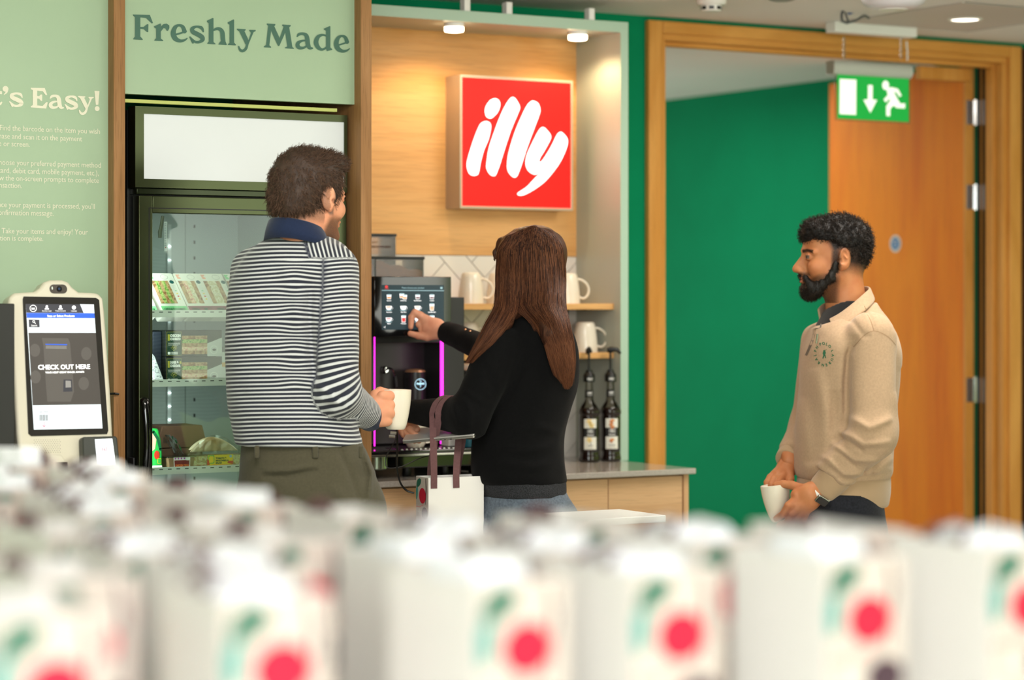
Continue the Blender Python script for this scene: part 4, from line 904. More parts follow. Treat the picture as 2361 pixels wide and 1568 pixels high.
# ================================================================ coffee machine
MX0, MX1, MY0, MYB = 3.335, 3.70, 6.47, 6.90
cm = empty('coffee_machine', ((MX0 + MX1) / 2, MY0, .90), 'black bean-to-cup coffee machine with touchscreen on the worktop', 'coffee machine')
b = MB(); b.box(MX0, MX1, 6.60, MYB, .985, 1.50).box(MX0, MX0 + .035, MY0, 6.60, .985, 1.50).box(MX1 - .075, MX1, MY0, 6.60, .985, 1.44).box(MX0 + .035, MX1 - .075, MY0, 6.60, 1.30, 1.50)
build('housing', b, mat('machine_black', '232423', .4), cm, bevel=.003)
build('back_panel', MB().box(MX0 + .035, MX1 - .075, 6.592, 6.60, .99, 1.30), mat('recess_panel', '2e2a28', .35), cm)
for px, z1, w_ in ((1018.5, 1.32, .0095), (863.5, 1.32, .0022)):
    x_ = atY(px, 850, MY0 - .002).x
    build('light_bar', MB().box(x_ - w_ / 2, x_ + w_ / 2, MY0 - .004, MY0, .99, z1), mat('magenta_light', 'ff2fd6', .3, emit=1.6, ecol='ff28dc'), cm)
sx0, sx1 = atY(863, 700, 6.42).x, atY(1040.5, 700, 6.42).x; sz1 = atY(863, 637, 6.42).z; sz0 = atY(863, 777, 6.42).z
sb = build('touchscreen', MB().box(sx0, sx1, 6.42, 6.455, sz0, sz1), mat('screen_glass', '0c0c0d', .06, coat=.3), cm, bevel=.002)
g = MB(); Y_ = 6.4195
def sv(u, v, d=0): return atY(860 + u / 6.03, 530 + v / 6.03, Y_ - d)
frs = FRY((0, Y_, 0))
def P2_(u, v): p = sv(u, v); return (p.x, p.z)
def SQ(pts, d, mi): g.flat([P2_(*p) for p in pts], frs, d, mi)
SQ([(120, 765), (985, 768), (985, 1388), (122, 1388)], 0, 0); SQ([(122, 838), (985, 842), (985, 850), (122, 846)], .0003, 1)
def TX(txt, u, v, sz, mi=3, al='CENTER', bold=0): c = P2_(u, v); add_text(g, txt, c[0], c[1], sz, frs, .0008, mi, align=al, bold=bold)
TX('Please choose your product', 555, 816, .0068, 1); TX('<', 160, 1370, .011)
TX('FRANKE', 188, 826, .004, 2); SQ(ell2(186, 792, 22, 20, 12), .0006, 2)
names = [('Espresso', 222, 990), ('2x Espresso', 422, 990), ('Esp. Macchiato', 620, 990), ('Cortado', 818, 990), ('Americano', 222, 1150), ('Flat White', 422, 1150), ('Cappuccino', 620, 1150), ('Latte Macchiato', 818, 1150), ('Mocha', 222, 1310), ('Chocolate', 422, 1310), ('Hot Milk', 620, 1310), ('Tea', 818, 1310)]
for n_, u, v in names: TX(n_, u, v, .0042, bold=.0001)
def cupi(u, v, mi, tall=False, cup=True):
    if cup:
        SQ([(u - 42, v - 42), (u + 42, v - 42), (u + 34, v - 5), (u + 16, v + 12), (u - 16, v + 12), (u - 34, v - 5)], .0005, 3); SQ([(u - 34, v - 34), (u + 34, v - 34), (u + 28, v - 18), (u - 28, v - 18)], .0007, mi)
        g.stroke([P2_(*p) for p in ell2(u + 44, v - 14, 13, 14, 14)], .0007, frs, .0005, 3, closed=True); SQ(ell2(u, v + 18, 46, 6), .0005, 1)
    else:
        h = 95 if tall else 62; SQ([(u - 32, v - h), (u + 32, v - h), (u + 26, v), (u - 26, v)], .0005, 3); SQ([(u - 26, v - h + 32), (u + 26, v - h + 32), (u + 22, v - 6), (u - 22, v - 6)], .0007, mi); SQ(ell2(u, v - h + 4, 28, 9), .0007, 1)
cupi(222, 962, 4, cup=False); cupi(400, 948, 4, cup=False); cupi(440, 965, 4, cup=False); cupi(620, 962, 5, cup=False); cupi(818, 962, 5, cup=False)
cupi(218, 1100, 4); cupi(420, 1100, 3); cupi(618, 1100, 6); cupi(818, 1122, 6, True, False); cupi(218, 1262, 2); cupi(425, 1285, 2, True, False)
cupi(618, 1262, 3); cupi(820, 1285, 4, True, False)
g.flat([(p[0], p[1]) for p in [P2_(935, 795), P2_(965, 795), P2_(965, 820), P2_(935, 820)]], frs, .0005, 1)
build('screen_menu', g, [scrm('menu_slate', '2b3a40', .35), scrm('menu_line', '8fb0b8', .5), scrm('menu_red', 'c43c3c', .6), scrm('menu_white', 'eef0f2', .8), scrm('menu_orange', 'd9803c', .5), scrm('menu_brown', '5c2c34', .4), scrm('menu_tan', 'c9a080', .5)], sb, smooth=False)
# steam wand
w0 = atY(886, 853, 6.59); b = MB()
b.lathe([(.009, 0), (.012, .004), (.012, .008), (.008, .012)], 24, M=Matrix.Translation(w0) @ Matrix.Rotation(PI / 2, 4, 'X'))
w = [w0 + Vector((0, -.01, 0)), atY(897, 849, 6.56), atY(906, 855, 6.55), atY(911, 872, 6.545), atY(914, 895, 6.54)]
b.tube([tuple(p) for p in catmull(w, 5, False)], .0035, 10)
build('steam_wand', b, M['chrome'], cm, smooth=True)
build('wand_tip', MB().tube([atY(910.5, 868, 6.546), atY(914, 893, 6.54)], [.0058, .005], 14), M['matt'], cm, smooth=True)
# spout column
s0 = atY(961, 900, 6.53); T_ = Matrix.Translation((s0.x, 6.54, 0)); zt_, zb_ = atY(961, 858, 6.53).z, atY(961, 934, 6.53).z
sp0 = build('spout', MB().lathe([(.030, zb_), (.0335, zb_ + .004), (.0335, zt_)], 36, M=T_), mat('spout_black', '1b1a1a', .35), cm, smooth=True)
build('spout_cap', MB().lathe([(.0335, zt_), (.030, zt_ + .006), (.018, zt_ + .0095), (.001, zt_ + .0105)], 36, M=T_), mat('copper_satin', 'b98a66', .35, metal=.6), sp0, smooth=True)
g = MB(); c = atY(971, 886, 6.505); fr = FRY((c.x - .002, 6.5055, c.z)); g.stroke(ell2(0, 0, .019, .0165, 36), .0014, fr, 0, 0, closed=True)
g.stroke([(-.004, .012), (.004, .0095), (-.003, .004), (.003, .002), (-.002, 0)], .0016, fr, 0, 0); g.stroke([(-.002, -.002), (.002, -.005), (-.001, -.009)], .0014, fr, 0, 0); add_text(g, 'FRANKE', 0, -.001, .0075, fr, 0, 0, align='CENTER', bold=.0003)
build('spout_emblem', g, mat('emblem_light', 'a9d4e4', .4, emit=.9, ecol='a9dcf0'), sp0, smooth=False)
# tray and base
b = MB(); b.box(3.29, 3.74, 6.33, 6.62, .972, .984); tr = build('drip_tray', b, mat('tray_black', '141214', .15, coat=.4), cm, bevel=.004)
build('tray_rim', MB().box(3.288, 3.742, 6.327, 6.335, .966, .972), M['steel'], tr, bevel=.001)
b = MB()
for k in range(12): b.box(3.42 + k * .016, 3.426 + k * .016, 6.36, 6.46, .984, .9855)
build('tray_grate', b, M['steel'], tr)
b = MB(); b.box(3.30, 3.73, 6.36, 6.85, .928, .966); build('base', b, M['gloss'], cm, bevel=.004)
M['gsteel'] = mat('green_tinted_steel', '9aa694', .2, metal=.8)
for x_, r_ in ((3.715, .04), (3.345, .035)): build('drain_cup', MB().lathe([(r_ - .008, .925), (r_, .93), (r_, .966)], 28, M=Matrix.Translation((x_, 6.38, 0))), M['gsteel'], cm, smooth=True)
for x_ in (3.345, 3.47, 3.60, 3.70):
    build('foot', MB().lathe([(.012, .90), (.014, .904), (.012, .93)], 16, M=Matrix.Translation((x_, 6.42, 0))), M['black'], cm, smooth=True)
# bean hoppers
def hopper(x0, x1, y0, y1, z0, z1, beans, lb):
    t = empty('bean_hopper', ((x0 + x1) / 2, (y0 + y1) / 2, z0), lb, 'bean hopper', 'bean hoppers on the coffee machine')
    b = MB(); b.box(x0, x1, y0, y0 + .003, z0, z1).box(x0, x1, y1 - .003, y1, z0, z1).box(x0, x0 + .003, y0 + .003, y1 - .003, z0, z1).box(x1 - .003, x1, y0 + .003, y1 - .003, z0, z1)
    build('clear_box', b, M['clearp'], t); build('lid', MB().box(x0 - .003, x1 + .003, y0 - .003, y1 + .003, z1, z1 + .009), M['black'], t, bevel=.002)
    if beans:
        b = MB(); n = 14; hz = [z0 + (z1 - z0) * (beans[0] + (beans[1] - beans[0]) * k / n + .07 * math.sin(k * 1.1)) for k in range(n + 1)]
        pts = [(x1 - .004, z0 + .001), (x0 + .004, z0 + .001)] + [(x0 + .004 + (x1 - x0 - .008) * k / n, min(hz[k], z1 - .003)) for k in range(n + 1)]
        b.prism(pts, 0, -(y1 - y0 - .008), FRY((0, y0 + .004, 0))); o = build('coffee_beans', b, spm('coffee_beans', ['3a1f10', '8a5636', '5c3320', 'a87448'], 240, .5), t); o['kind'] = 'stuff'
hx = atY(977, 600, 6.60).x
hopper(hx - .168, hx, 6.60, 6.74, 1.50, 1.557, (.9, .35), 'clear bean hopper on the machine, nearer the mugs, beans sloping down to the right')
hopper(hx - .342, hx - .172, 6.60, 6.74, 1.50, 1.557, (.8, .7), 'clear bean hopper on the machine, nearest the oak upright')
hopper(3.44, 3.615, 6.76, 6.88, 1.50, 1.632, None, 'tall empty clear hopper behind the other two, with a printed label')
g = MB(); fr = FRY((3.50, 6.759, 1.60)); g.flat(rect2(0, -.012, .1, .024), fr, .0, 0); add_text(g, 'INTENSO', .012, .010, .009, fr, .001, 1); add_text(g, 'GINGER COFFEE BEAN', .012, -.004, .009, fr, .001, 1, bold=.0003, fit=.084)
build('hopper_label', g, [M['clearp'], mat('brown_ink', '4a3226', .6)], [o for o in COL.objects if o.name.startswith('bean_hopper')][-1], smooth=False)
# milk cooler behind the reaching arm
t = empty('milk_cooler', (3.80, 6.6, .90), 'black milk cooler with sloping silver top right of the coffee machine', 'milk cooler')
build('cooler_body', MB().box(3.745, 3.93, 6.50, 6.88, .90, 1.195), M['black'], t, bevel=.004)
b = MB(); b.prism([(6.495, 1.195), (6.885, 1.195), (6.885, 1.245), (6.52, 1.212)], 3.742, 3.933, (Vector((0, 0, 0)), Vector((0, 1, 0)), Vector((0, 0, 1)), Vector((1, 0, 0))))
build('cooler_lid', b, mat('silver_lid', 'b4adac', .25, metal=.7), t, bevel=.003)
tag(build('napkin_box', MB().box(3.605, 3.655, 6.40, 6.45, .9855, 1.128), M['paperw'], bevel=.003), 'small cream box behind the woman\'s forearm, beside the magenta light', 'box')
tag(build('blue_tin', MB().lathe([(.024, .9855), (.026, .989), (.026, 1.03), (.024, 1.034)], 32, M=Matrix.Translation((3.645, 6.365, 0))), mat('teal_tin', '0f4e5e', .35), smooth=True), 'dark teal tin under the laptop, behind the bag handles', 'tin')

# ---- syrup bottles
def lathe_bottle(cx_, cy, lb, kind, turn):
    t = empty('syrup_bottle', (cx_, cy, .90), lb, 'syrup bottle', 'syrup bottles')
    T_ = Matrix.Translation((cx_, cy, .90)); R = .033
    liq = mat('dark_syrup', '1a0d0a', .12, coat=.4)
    prof = [(.024, 0), (R - .001, .003), (R, .01), (R - .002, .022), (R - .0035, .03), (R - .002, .038), (R - .0015, .145), (R - .003, .152), (R, .158), (R, .168), (R - .003, .176)]
    build('syrup_body', MB().lathe(prof, 40, M=T_, sq=2.6), liq, t, smooth=True)
    up_ = [(R - .003, .176), (R - .008, .186), (R - .017, .198), (.0145, .205), (.0135, .21), (.012, .25), (.0115, .262)]
    build('clear_neck', MB().lathe(up_, 36, M=T_), M['clearp'], t, smooth=True)
    build('neck_label', MB().lathe([(.0140, .212), (.0134, .236)], 30, M=T_, cap=False), M['ink'], t, smooth=True)
    build('collar', MB().lathe([(.0135, .262), (.019, .263), (.0195, .283), (.017, .288), (.013, .292), (.012, .296)], 32, M=T_), M['black'], t, smooth=True)
    b = MB(); b.tube([(cx_, cy, .90 + .294), (cx_, cy, .90 + .302)], .0105, 16); b.tube([(cx_, cy, 1.198), (cx_, cy, 1.262)], .0038, 12); b.tube([(cx_, cy, 1.258), (cx_, cy, 1.266)], [.009, .0125], 18)
    a = turn; e = Vector((math.cos(a), math.sin(a), 0)); c0 = Vector((cx_, cy, 1.267))
    b.tube([c0 - e * .012, c0 + Vector((0, 0, .003)), c0 + e * .022 + Vector((0, 0, .001)), c0 + e * .034 - Vector((0, 0, .012))], [.006, .0085, .0065, .004], 12)
    build('pump', b, M['black'], t, smooth=True)
    # curved front label facing the camera
    va = math.atan2(-.84, -.55) + .15; hw = .36
    def arc(z0, z1, r, mi, mb, a0=-hw, a1=hw, n=10):
        v = []
        for k in range(n + 1):
            aa = va + a0 + (a1 - a0) * k / n; rr = r
            v += [(cx_ + rr * math.cos(aa), cy + rr * math.sin(aa), .90 + z0), (cx_ + rr * math.cos(aa), cy + rr * math.sin(aa), .90 + z1)]
        mb.add(v, [(2 * k, 2 * k + 2, 2 * k + 3, 2 * k + 1) for k in range(n)], mi)
    g = MB(); r = R + .0015; hw = .62
    arc(.042, .142, r, 0, g, -hw, hw); arc(.083, .112, r + .0004, 1, g, -hw, hw); 
    ea = Vector((-math.sin(va), math.cos(va), 0)); nn_ = Vector((math.cos(va), math.sin(va), 0)); fr = (Vector((cx_, cy, .90)) + nn_ * (r + .001), ea, Vector((0, 0, 1)), nn_)
    add_text(g, '1883', 0, .096, .0185, fr, .0008, 2, align='CENTER', fit=None, sx=.62); add_text(g, 'FRANCE', 0, .087, .0058, fr, .0008, 2, align='CENTER', bold=.0002)
    add_text(g, '1883', 0, .268, .0125, (fr[0] - nn_ * (r + .001 - .0202), *fr[1:]), .0, 2, align='CENTER', sx=.8)
    add_text(g, '1883', 0, .224, .0085, (fr[0] - nn_ * (r + .001 - .0146), *fr[1:]), .0, 2, align='CENTER', bold=.0002)
    add_text(g, 'MAISON', 0, .218, .0045, (fr[0] - nn_ * (r + .001 - .0146), *fr[1:]), .0, 2, align='CENTER')
    add_text(g, 'VANILLE' if kind else 'CARAMEL', 0, .053, .0052, fr, .0008, 1, align='CENTER', bold=.0001)
    g.flat(rect2(-.012, .046, .012, .0468), fr, .0008, 1)
    if kind:
        for (u, v) in ((-.004, .134), (.004, .121), (-.004, .074)):
            for k in range(5): a = k * 1.256 + u * 100; g.flat([(u, v), (u + .007 * math.cos(a - .3), v + .007 * math.sin(a - .3)), (u + .0105 * math.cos(a), v + .0105 * math.sin(a)), (u + .007 * math.cos(a + .3), v + .007 * math.sin(a + .3))], fr, .0009 + k * .0001, 3)
            g.stroke([(u, v), (u + .006, v - .012), (u + .004, v - .02)], .0012, fr, .001, 1)
    else:
        for (u, v, s_) in ((.001, .135, .009), (-.002, .124, .008), (.002, .115, .008), (0, .072, .009)):
            g.flat([(u - s_, v), (u, v + s_ * .7), (u + s_, v + .001), (u + .001, v - s_ * .6)], fr, .0009, 4); g.flat([(u - s_, v), (u + .001, v - s_ * .6), (u + .001, v - s_ * 1.2), (u - s_ * .9, v - s_ * .6)], fr, .001, 5)
    build('label', g, [MF['card'], M['ink'], MF['wtext'], mat('vanilla_yellow', 'efc41a', .5), mat('caramel_light', 'd08a50', .5), mat('caramel_dark', 'a8562a', .5)], t, smooth=False)
lathe_bottle(4.297, 6.69, 'dark syrup bottle with yellow vanilla flowers on its label and a pump', True, 1.2)
lathe_bottle(4.378, 6.685, 'dark syrup bottle with caramel cubes on its label and a pump', False, -.5)
# ================================================================ implicit modelling: smooth unions meshed with surface nets
f32 = np.float32
def sm(x, a, b): t = np.clip((x - a) / (b - a), 0, 1); return t * t * (3 - 2 * t)
def ell(P, c, r, R=None):
    q = P - np.asarray(c, f32)
    if R is not None: q = q @ np.asarray(R, f32)       # columns of R are the ellipsoid's axes
    r = np.asarray(r, f32); k0 = np.sqrt(((q / r) ** 2).sum(1)); k1 = np.sqrt(((q / (r * r)) ** 2).sum(1)) + 1e-9
    return k0 * (k0 - 1) / k1
def cap(P, a, b, ra, rb=None):
    rb = ra if rb is None else rb; a = np.asarray(a, f32); b = np.asarray(b, f32); ab = b - a
    h = np.clip(((P - a) @ ab) / (ab @ ab + 1e-12), 0, 1)
    return np.sqrt(((P - a - h[:, None] * ab) ** 2).sum(1)) - (ra + (rb - ra) * h)
def smin(a, b, k):
    h = np.clip(.5 + .5 * (b - a) / k, 0, 1); return b + (a - b) * h - k * h * (1 - h)
def smax(a, b, k): return -smin(-a, -b, k)
def chain(P, pts, rad, k=.012):
    d = None
    for i in range(len(pts) - 1):
        e = cap(P, pts[i], pts[i + 1], rad[i], rad[i + 1]); d = e if d is None else smin(d, e, k)
    return d
def bump(P, pts, w, h):
    """a fold: a soft ridge (h>0) or crease (h<0) along a polyline"""
    pts = [np.asarray(p, float) for p in pts]; L = [np.hypot(*(pts[i + 1] - pts[i])[[0, 2]]) for i in range(len(pts) - 1)]; T_ = sum(L); acc = 0; d = None; s_ = None
    X = P[:, [0, 2]]
    for i in range(len(pts) - 1):      # distance across the cloth only, fading out at both ends
        a = pts[i][[0, 2]].astype(f32); ab = (pts[i + 1] - pts[i])[[0, 2]].astype(f32); t = np.clip(((X - a) @ ab) / (ab @ ab + 1e-12), 0, 1)
        e = np.sqrt(((X - a - t[:, None] * ab) ** 2).sum(1)); q = (acc + t * L[i]) / T_; acc += L[i]
        if d is None: d, s_ = e, q
        else: m = e < d; d = np.where(m, e, d); s_ = np.where(m, q, s_)
    near = sm(np.mean([p[1] for p in pts]) + .09 - P[:, 1], 0, .04)
    return (h * np.exp(-(d / w) ** 2) * np.sqrt(np.clip(4 * s_ * (1 - s_), 0, 1)) * near).astype(f32)
def loft(P, secs, p=2.3, cap_r=.0):
    """secs: rows z, cx, cy, rx, ry, sorted by rising z"""
    s = np.asarray(sorted(secs), float); z = s[:, 0]; t = np.linspace(z[0], z[-1], 240)
    # smooth (Catmull-like) resampling through a cubic Hermite
    cols = []
    for j in range(1, 5):
        m = np.gradient(s[:, j], z); i = np.clip(np.searchsorted(z, t) - 1, 0, len(z) - 2); h = z[i + 1] - z[i]; u = (t - z[i]) / h
        cols.append((2 * u**3 - 3 * u**2 + 1) * s[i, j] + (u**3 - 2 * u**2 + u) * h * m[i] + (-2 * u**3 + 3 * u**2) * s[i + 1, j] + (u**3 - u**2) * h * m[i + 1])
    Z = P[:, 2]; cx, cy, rx, ry = [np.interp(Z, t, c).astype(f32) for c in cols]
    q = (np.abs((P[:, 0] - cx) / rx) ** p + np.abs((P[:, 1] - cy) / ry) ** p) ** (1 / p)
    d = (q - 1) * np.minimum(rx, ry)
    return smax(d, np.maximum(z[0] - Z, Z - z[-1]).astype(f32), max(cap_r, 1e-4))
def noise3(P, s, seed=0):
    """cheap smooth pseudo-noise from summed sines"""
    r = np.random.default_rng(seed); o = np.zeros(len(P), f32)
    for k in range(6):
        d = r.normal(size=3); d = d / np.linalg.norm(d) * s * (1 + .5 * k * .6); o += np.sin(P @ d.astype(f32) + r.uniform(0, 6.28)).astype(f32) / 6
    return o
def nets(fn, lo, hi, h):
    lo = np.asarray(lo, float); hi = np.asarray(hi, float); n = np.ceil((hi - lo) / h).astype(int) + 1
    xs, ys, zs = [(lo[i] + np.arange(n[i]) * h).astype(f32) for i in range(3)]
    vol = np.empty(n, f32); YZ = np.stack(np.meshgrid(ys, zs, indexing='ij'), -1).reshape(-1, 2); m = len(YZ)
    step = max(1, 400000 // m)
    for i in range(0, n[0], step):
        xx = xs[i:i + step]; P = np.empty((len(xx) * m, 3), f32); P[:, 0] = np.repeat(xx, m); P[:, 1:] = np.tile(YZ, (len(xx), 1))
        vol[i:i + step] = fn(P).reshape(len(xx), n[1], n[2])
    vol[0] = vol[-1] = np.maximum(vol[0], .001) * 0 + .01; vol[:, 0] = vol[:, -1] = .01; vol[:, :, 0] = vol[:, :, -1] = .01
    ins = vol < 0; c = n - 1
    cnt = np.zeros(c, np.int8)
    for a in (0, 1):
        for b in (0, 1):
            for d in (0, 1): cnt += ins[a:a + c[0], b:b + c[1], d:d + c[2]]
    act = (cnt > 0) & (cnt < 8); idx = np.full(c, -1, np.int64); A = np.argwhere(act); idx[act] = np.arange(len(A))
    acc = np.zeros((len(A), 3)); num = np.zeros(len(A))
    corners = [(a, b, d) for a in (0, 1) for b in (0, 1) for d in (0, 1)]
    for p in corners:
        for ax in range(3):
            if p[ax]: continue
            q = list(p); q[ax] = 1
            v0 = vol[A[:, 0] + p[0], A[:, 1] + p[1], A[:, 2] + p[2]]; v1 = vol[A[:, 0] + q[0], A[:, 1] + q[1], A[:, 2] + q[2]]
            s = (v0 < 0) != (v1 < 0); t = np.where(s, v0 / np.where(s, v0 - v1, 1), 0)
            pt = np.array(p, float)[None, :].repeat(len(A), 0); pt[:, ax] += t
            acc[s] += pt[s]; num[s] += 1
    V = lo + (A + acc / num[:, None]) * h; Fc = []
    for ax in range(3):
        o1, o2 = (ax + 1) % 3, (ax + 2) % 3
        sl0 = [slice(None)] * 3; sl1 = [slice(None)] * 3; sl0[ax] = slice(0, -1); sl1[ax] = slice(1, None)
        a_, b_ = ins[tuple(sl0)], ins[tuple(sl1)]
        E_ = np.argwhere(a_ != b_); E_ = E_[(E_[:, o1] > 0) & (E_[:, o2] > 0) & (E_[:, o1] < c[o1]) & (E_[:, o2] < c[o2])]
        fl = a_[E_[:, 0], E_[:, 1], E_[:, 2]]
        def at(d1, d2):
            q = E_.copy(); q[:, o1] += d1; q[:, o2] += d2; return idx[q[:, 0], q[:, 1], q[:, 2]]
        q = np.stack([at(-1, -1), at(0, -1), at(0, 0), at(-1, 0)], 1); q[~fl] = q[~fl][:, ::-1]; Fc.append(q)
    return V, np.concatenate(Fc)
def fast_mesh(name, V, Fq, mats, parent, Mx, attrs=None, smooth=True, mi=None):
    """V in the figure's view-aligned frame; Mx (3x3) turns it into world axes; the object sits at its parent's origin"""
    me = bpy.data.meshes.new(name); V = (V @ Mx.T).astype(f32); n = Fq.shape[1]
    me.vertices.add(len(V)); me.vertices.foreach_set('co', V.ravel())
    me.loops.add(Fq.size); me.loops.foreach_set('vertex_index', Fq.astype(np.int32).ravel())
    me.polygons.add(len(Fq)); me.polygons.foreach_set('loop_start', np.arange(0, Fq.size, n, dtype=np.int32)); me.polygons.foreach_set('loop_total', np.full(len(Fq), n, np.int32))
    for m in (mats if isinstance(mats, (list, tuple)) else [mats]): me.materials.append(m)
    if mi is not None: me.polygons.foreach_set('material_index', mi.astype(np.int32))
    me.polygons.foreach_set('use_smooth', np.full(len(Fq), smooth))
    for k, a in (attrs or {}).items():
        at_ = me.attributes.new(k, 'FLOAT', 'POINT'); at_.data.foreach_set('value', np.asarray(a, f32))
    me.update(calc_edges=True)
    o = bpy.data.objects.new(name, me); COL.objects.link(o)
    if parent is not None: o.parent = parent
    return o
MV = np.array([[RT.x, FW.x, 0], [RT.y, FW.y, 0], [0, 0, 1.0]])     # view-aligned (right, away, up) -> world
def join(parts):
    V = []; Fq = []; o = 0
    for v, f in parts: V.append(v); Fq.append(f + o); o += len(v)
    return np.concatenate(V), np.concatenate(Fq)
class Fig:
    def __init__(s, D, px):
        s.D = D; s.r0 = (px - CX) / F * D; s.loc = FW * D + RT * s.r0
    def __call__(s, px, py, dd=0.0):
        D = s.D + dd; return np.array([(px - CX) / F * D - s.r0, dd, EYE + (HY - py) / F * D])
    def secs(s, rows):
        o = []
        for r in rows:
            py, xl, xr, ry = r[:4]; dd = r[4] if len(r) > 4 else 0
            a, b = s(xl, py, dd), s(xr, py, dd); o.append((a[2], (a[0] + b[0]) / 2, dd, (b[0] - a[0]) / 2, ry))
        return o
def strands(paths, w, n=3, taper=True):
    """paths (N,m,3) -> thin tapering 3-sided tubes"""
    N_, m, _ = paths.shape; T = np.gradient(paths, axis=1); T /= np.linalg.norm(T, axis=2, keepdims=True) + 1e-9
    ref = np.array([.31, .77, .2]); A = np.cross(T, ref); A /= np.linalg.norm(A, axis=2, keepdims=True) + 1e-9; B = np.cross(T, A)
    ww = (w if hasattr(w, '__len__') else np.full(N_, w))[:, None, None] * (np.linspace(1, .25, m)[None, :, None] if taper else 1)
    V = np.stack([paths + ww * (A * math.cos(a) + B * math.sin(a)) for a in [2 * PI * k / n for k in range(n)]], 2).reshape(-1, 3)
    i = np.arange(N_)[:, None, None] * m * n; j = np.arange(m - 1)[None, :, None] * n; k = np.arange(n)[None, None, :]
    k2 = (k + 1) % n; Fq = np.stack([i + j + k, i + j + k2, i + j + n + k2, i + j + n + k], -1).reshape(-1, 4)
    return V, Fq

def head_sdf(Q, male=True, beard=0.0):
    """head frame: x forward, y to the person's left, z up, origin between the ears"""
    S_ = 1.0; Qa = Q.copy(); Qa[:, 1] = np.abs(Qa[:, 1])
    d = ell(Q, (-.018, 0, .035), (.088, .072, .080))
    d = smin(d, ell(Q, (.028, 0, -.010), (.060, .058, .085)), .03)
    d = smin(d, ell(Q, (.052, 0, .045), (.040, .052, .040)), .02)                       # forehead
    d = smin(d, cap(Qa, (.008, .050, -.045), (.070, .016, -.088), .020, .020), .022)      # jaw
    d = smin(d, ell(Q, (.076, 0, -.090), (.019, .019, .016)), .014)                       # chin
    d = smin(d, ell(Qa, (.060, .040, -.022), (.026, .020, .024)), .018)                   # cheekbones
    d = smin(d, cap(Qa, (.089, .010, .026), (.070, .048, .022), .0085, .007), .012)        # brow
    d = smax(d, -ell(Qa, (.101, .031, .010), (.020, .019, .0125)), .014)                  # eye sockets
    d = smin(d, cap(Q, (.088, 0, .016), (.112, 0, -.020), .0065, .0095), .010)             # nose bridge
    d = smin(d, cap(Q, (.078, 0, .012), (.092, 0, -.026), .010, .015), .010)
    d = smin(d, ell(Q, (.113, 0, -.027), (.0115, .0105, .0095)), .006)
    d = smin(d, ell(Qa, (.103, .011, -.031), (.0105, .0075, .0080)), .006)                # nostril wings
    d = smin(d, ell(Q, (.084, 0, -.050), (.017, .024, .018)), .014)                       # muzzle
    d = smin(d, ell(Q, (.0955, 0, -.0515), (.0075, .021, .0050)), .005)                   # upper lip
    d = smin(d, ell(Q, (.0945, 0, -.0615), (.0080, .018, .0058)), .005)                   # lower lip
    d = smax(d, -ell(Q, (.104, 0, -.0565), (.010, .019, .0014)), .003)
    d = smin(d, ell(Qa, (.078, .031, .010), (.0135, .0135, .0120)), .002)                 # eyeballs
    d = smin(d, cap(Qa, (.088, .020, .0165), (.086, .042, .0150), .0030), .004)            # upper lids
    d = smin(d, cap(Qa, (.0885, .021, .002), (.0855, .040, .003), .0025), .004)
    # neck
    nr = .056 if male else .048
    d = smin(d, cap(Q, (-.022, 0, -.035), (-.040, 0, -.200), nr, nr + .006), .03)
    # ears
    Re = np.array([[.93, .36, 0], [-.36, .93, 0], [0, 0, 1]]).T
    e = ell(Qa, (-.012, .080, .003), (.020, .0080, .032), Re)
    e = smin(e, ell(Qa, (-.003, .077, -.020), (.010, .0065, .013)), .006)
    e = smax(e, -ell(Qa, (-.010, .0895, .006), (.0125, .0075, .021), Re), .003)
    e = smin(e, cap(Qa, (-.004, .0815, .022), (-.016, .0845, .004), .0030, .0026), .003)   # antihelix
    e = smax(e, -ell(Qa, (.000, .0870, -.004), (.0055, .0060, .0070)), .003)
    e = smin(e, ell(Qa, (.007, .0775, -.003), (.0035, .0050, .0055)), .003)                # tragus
    d = smin(d, e, .005)
    return d
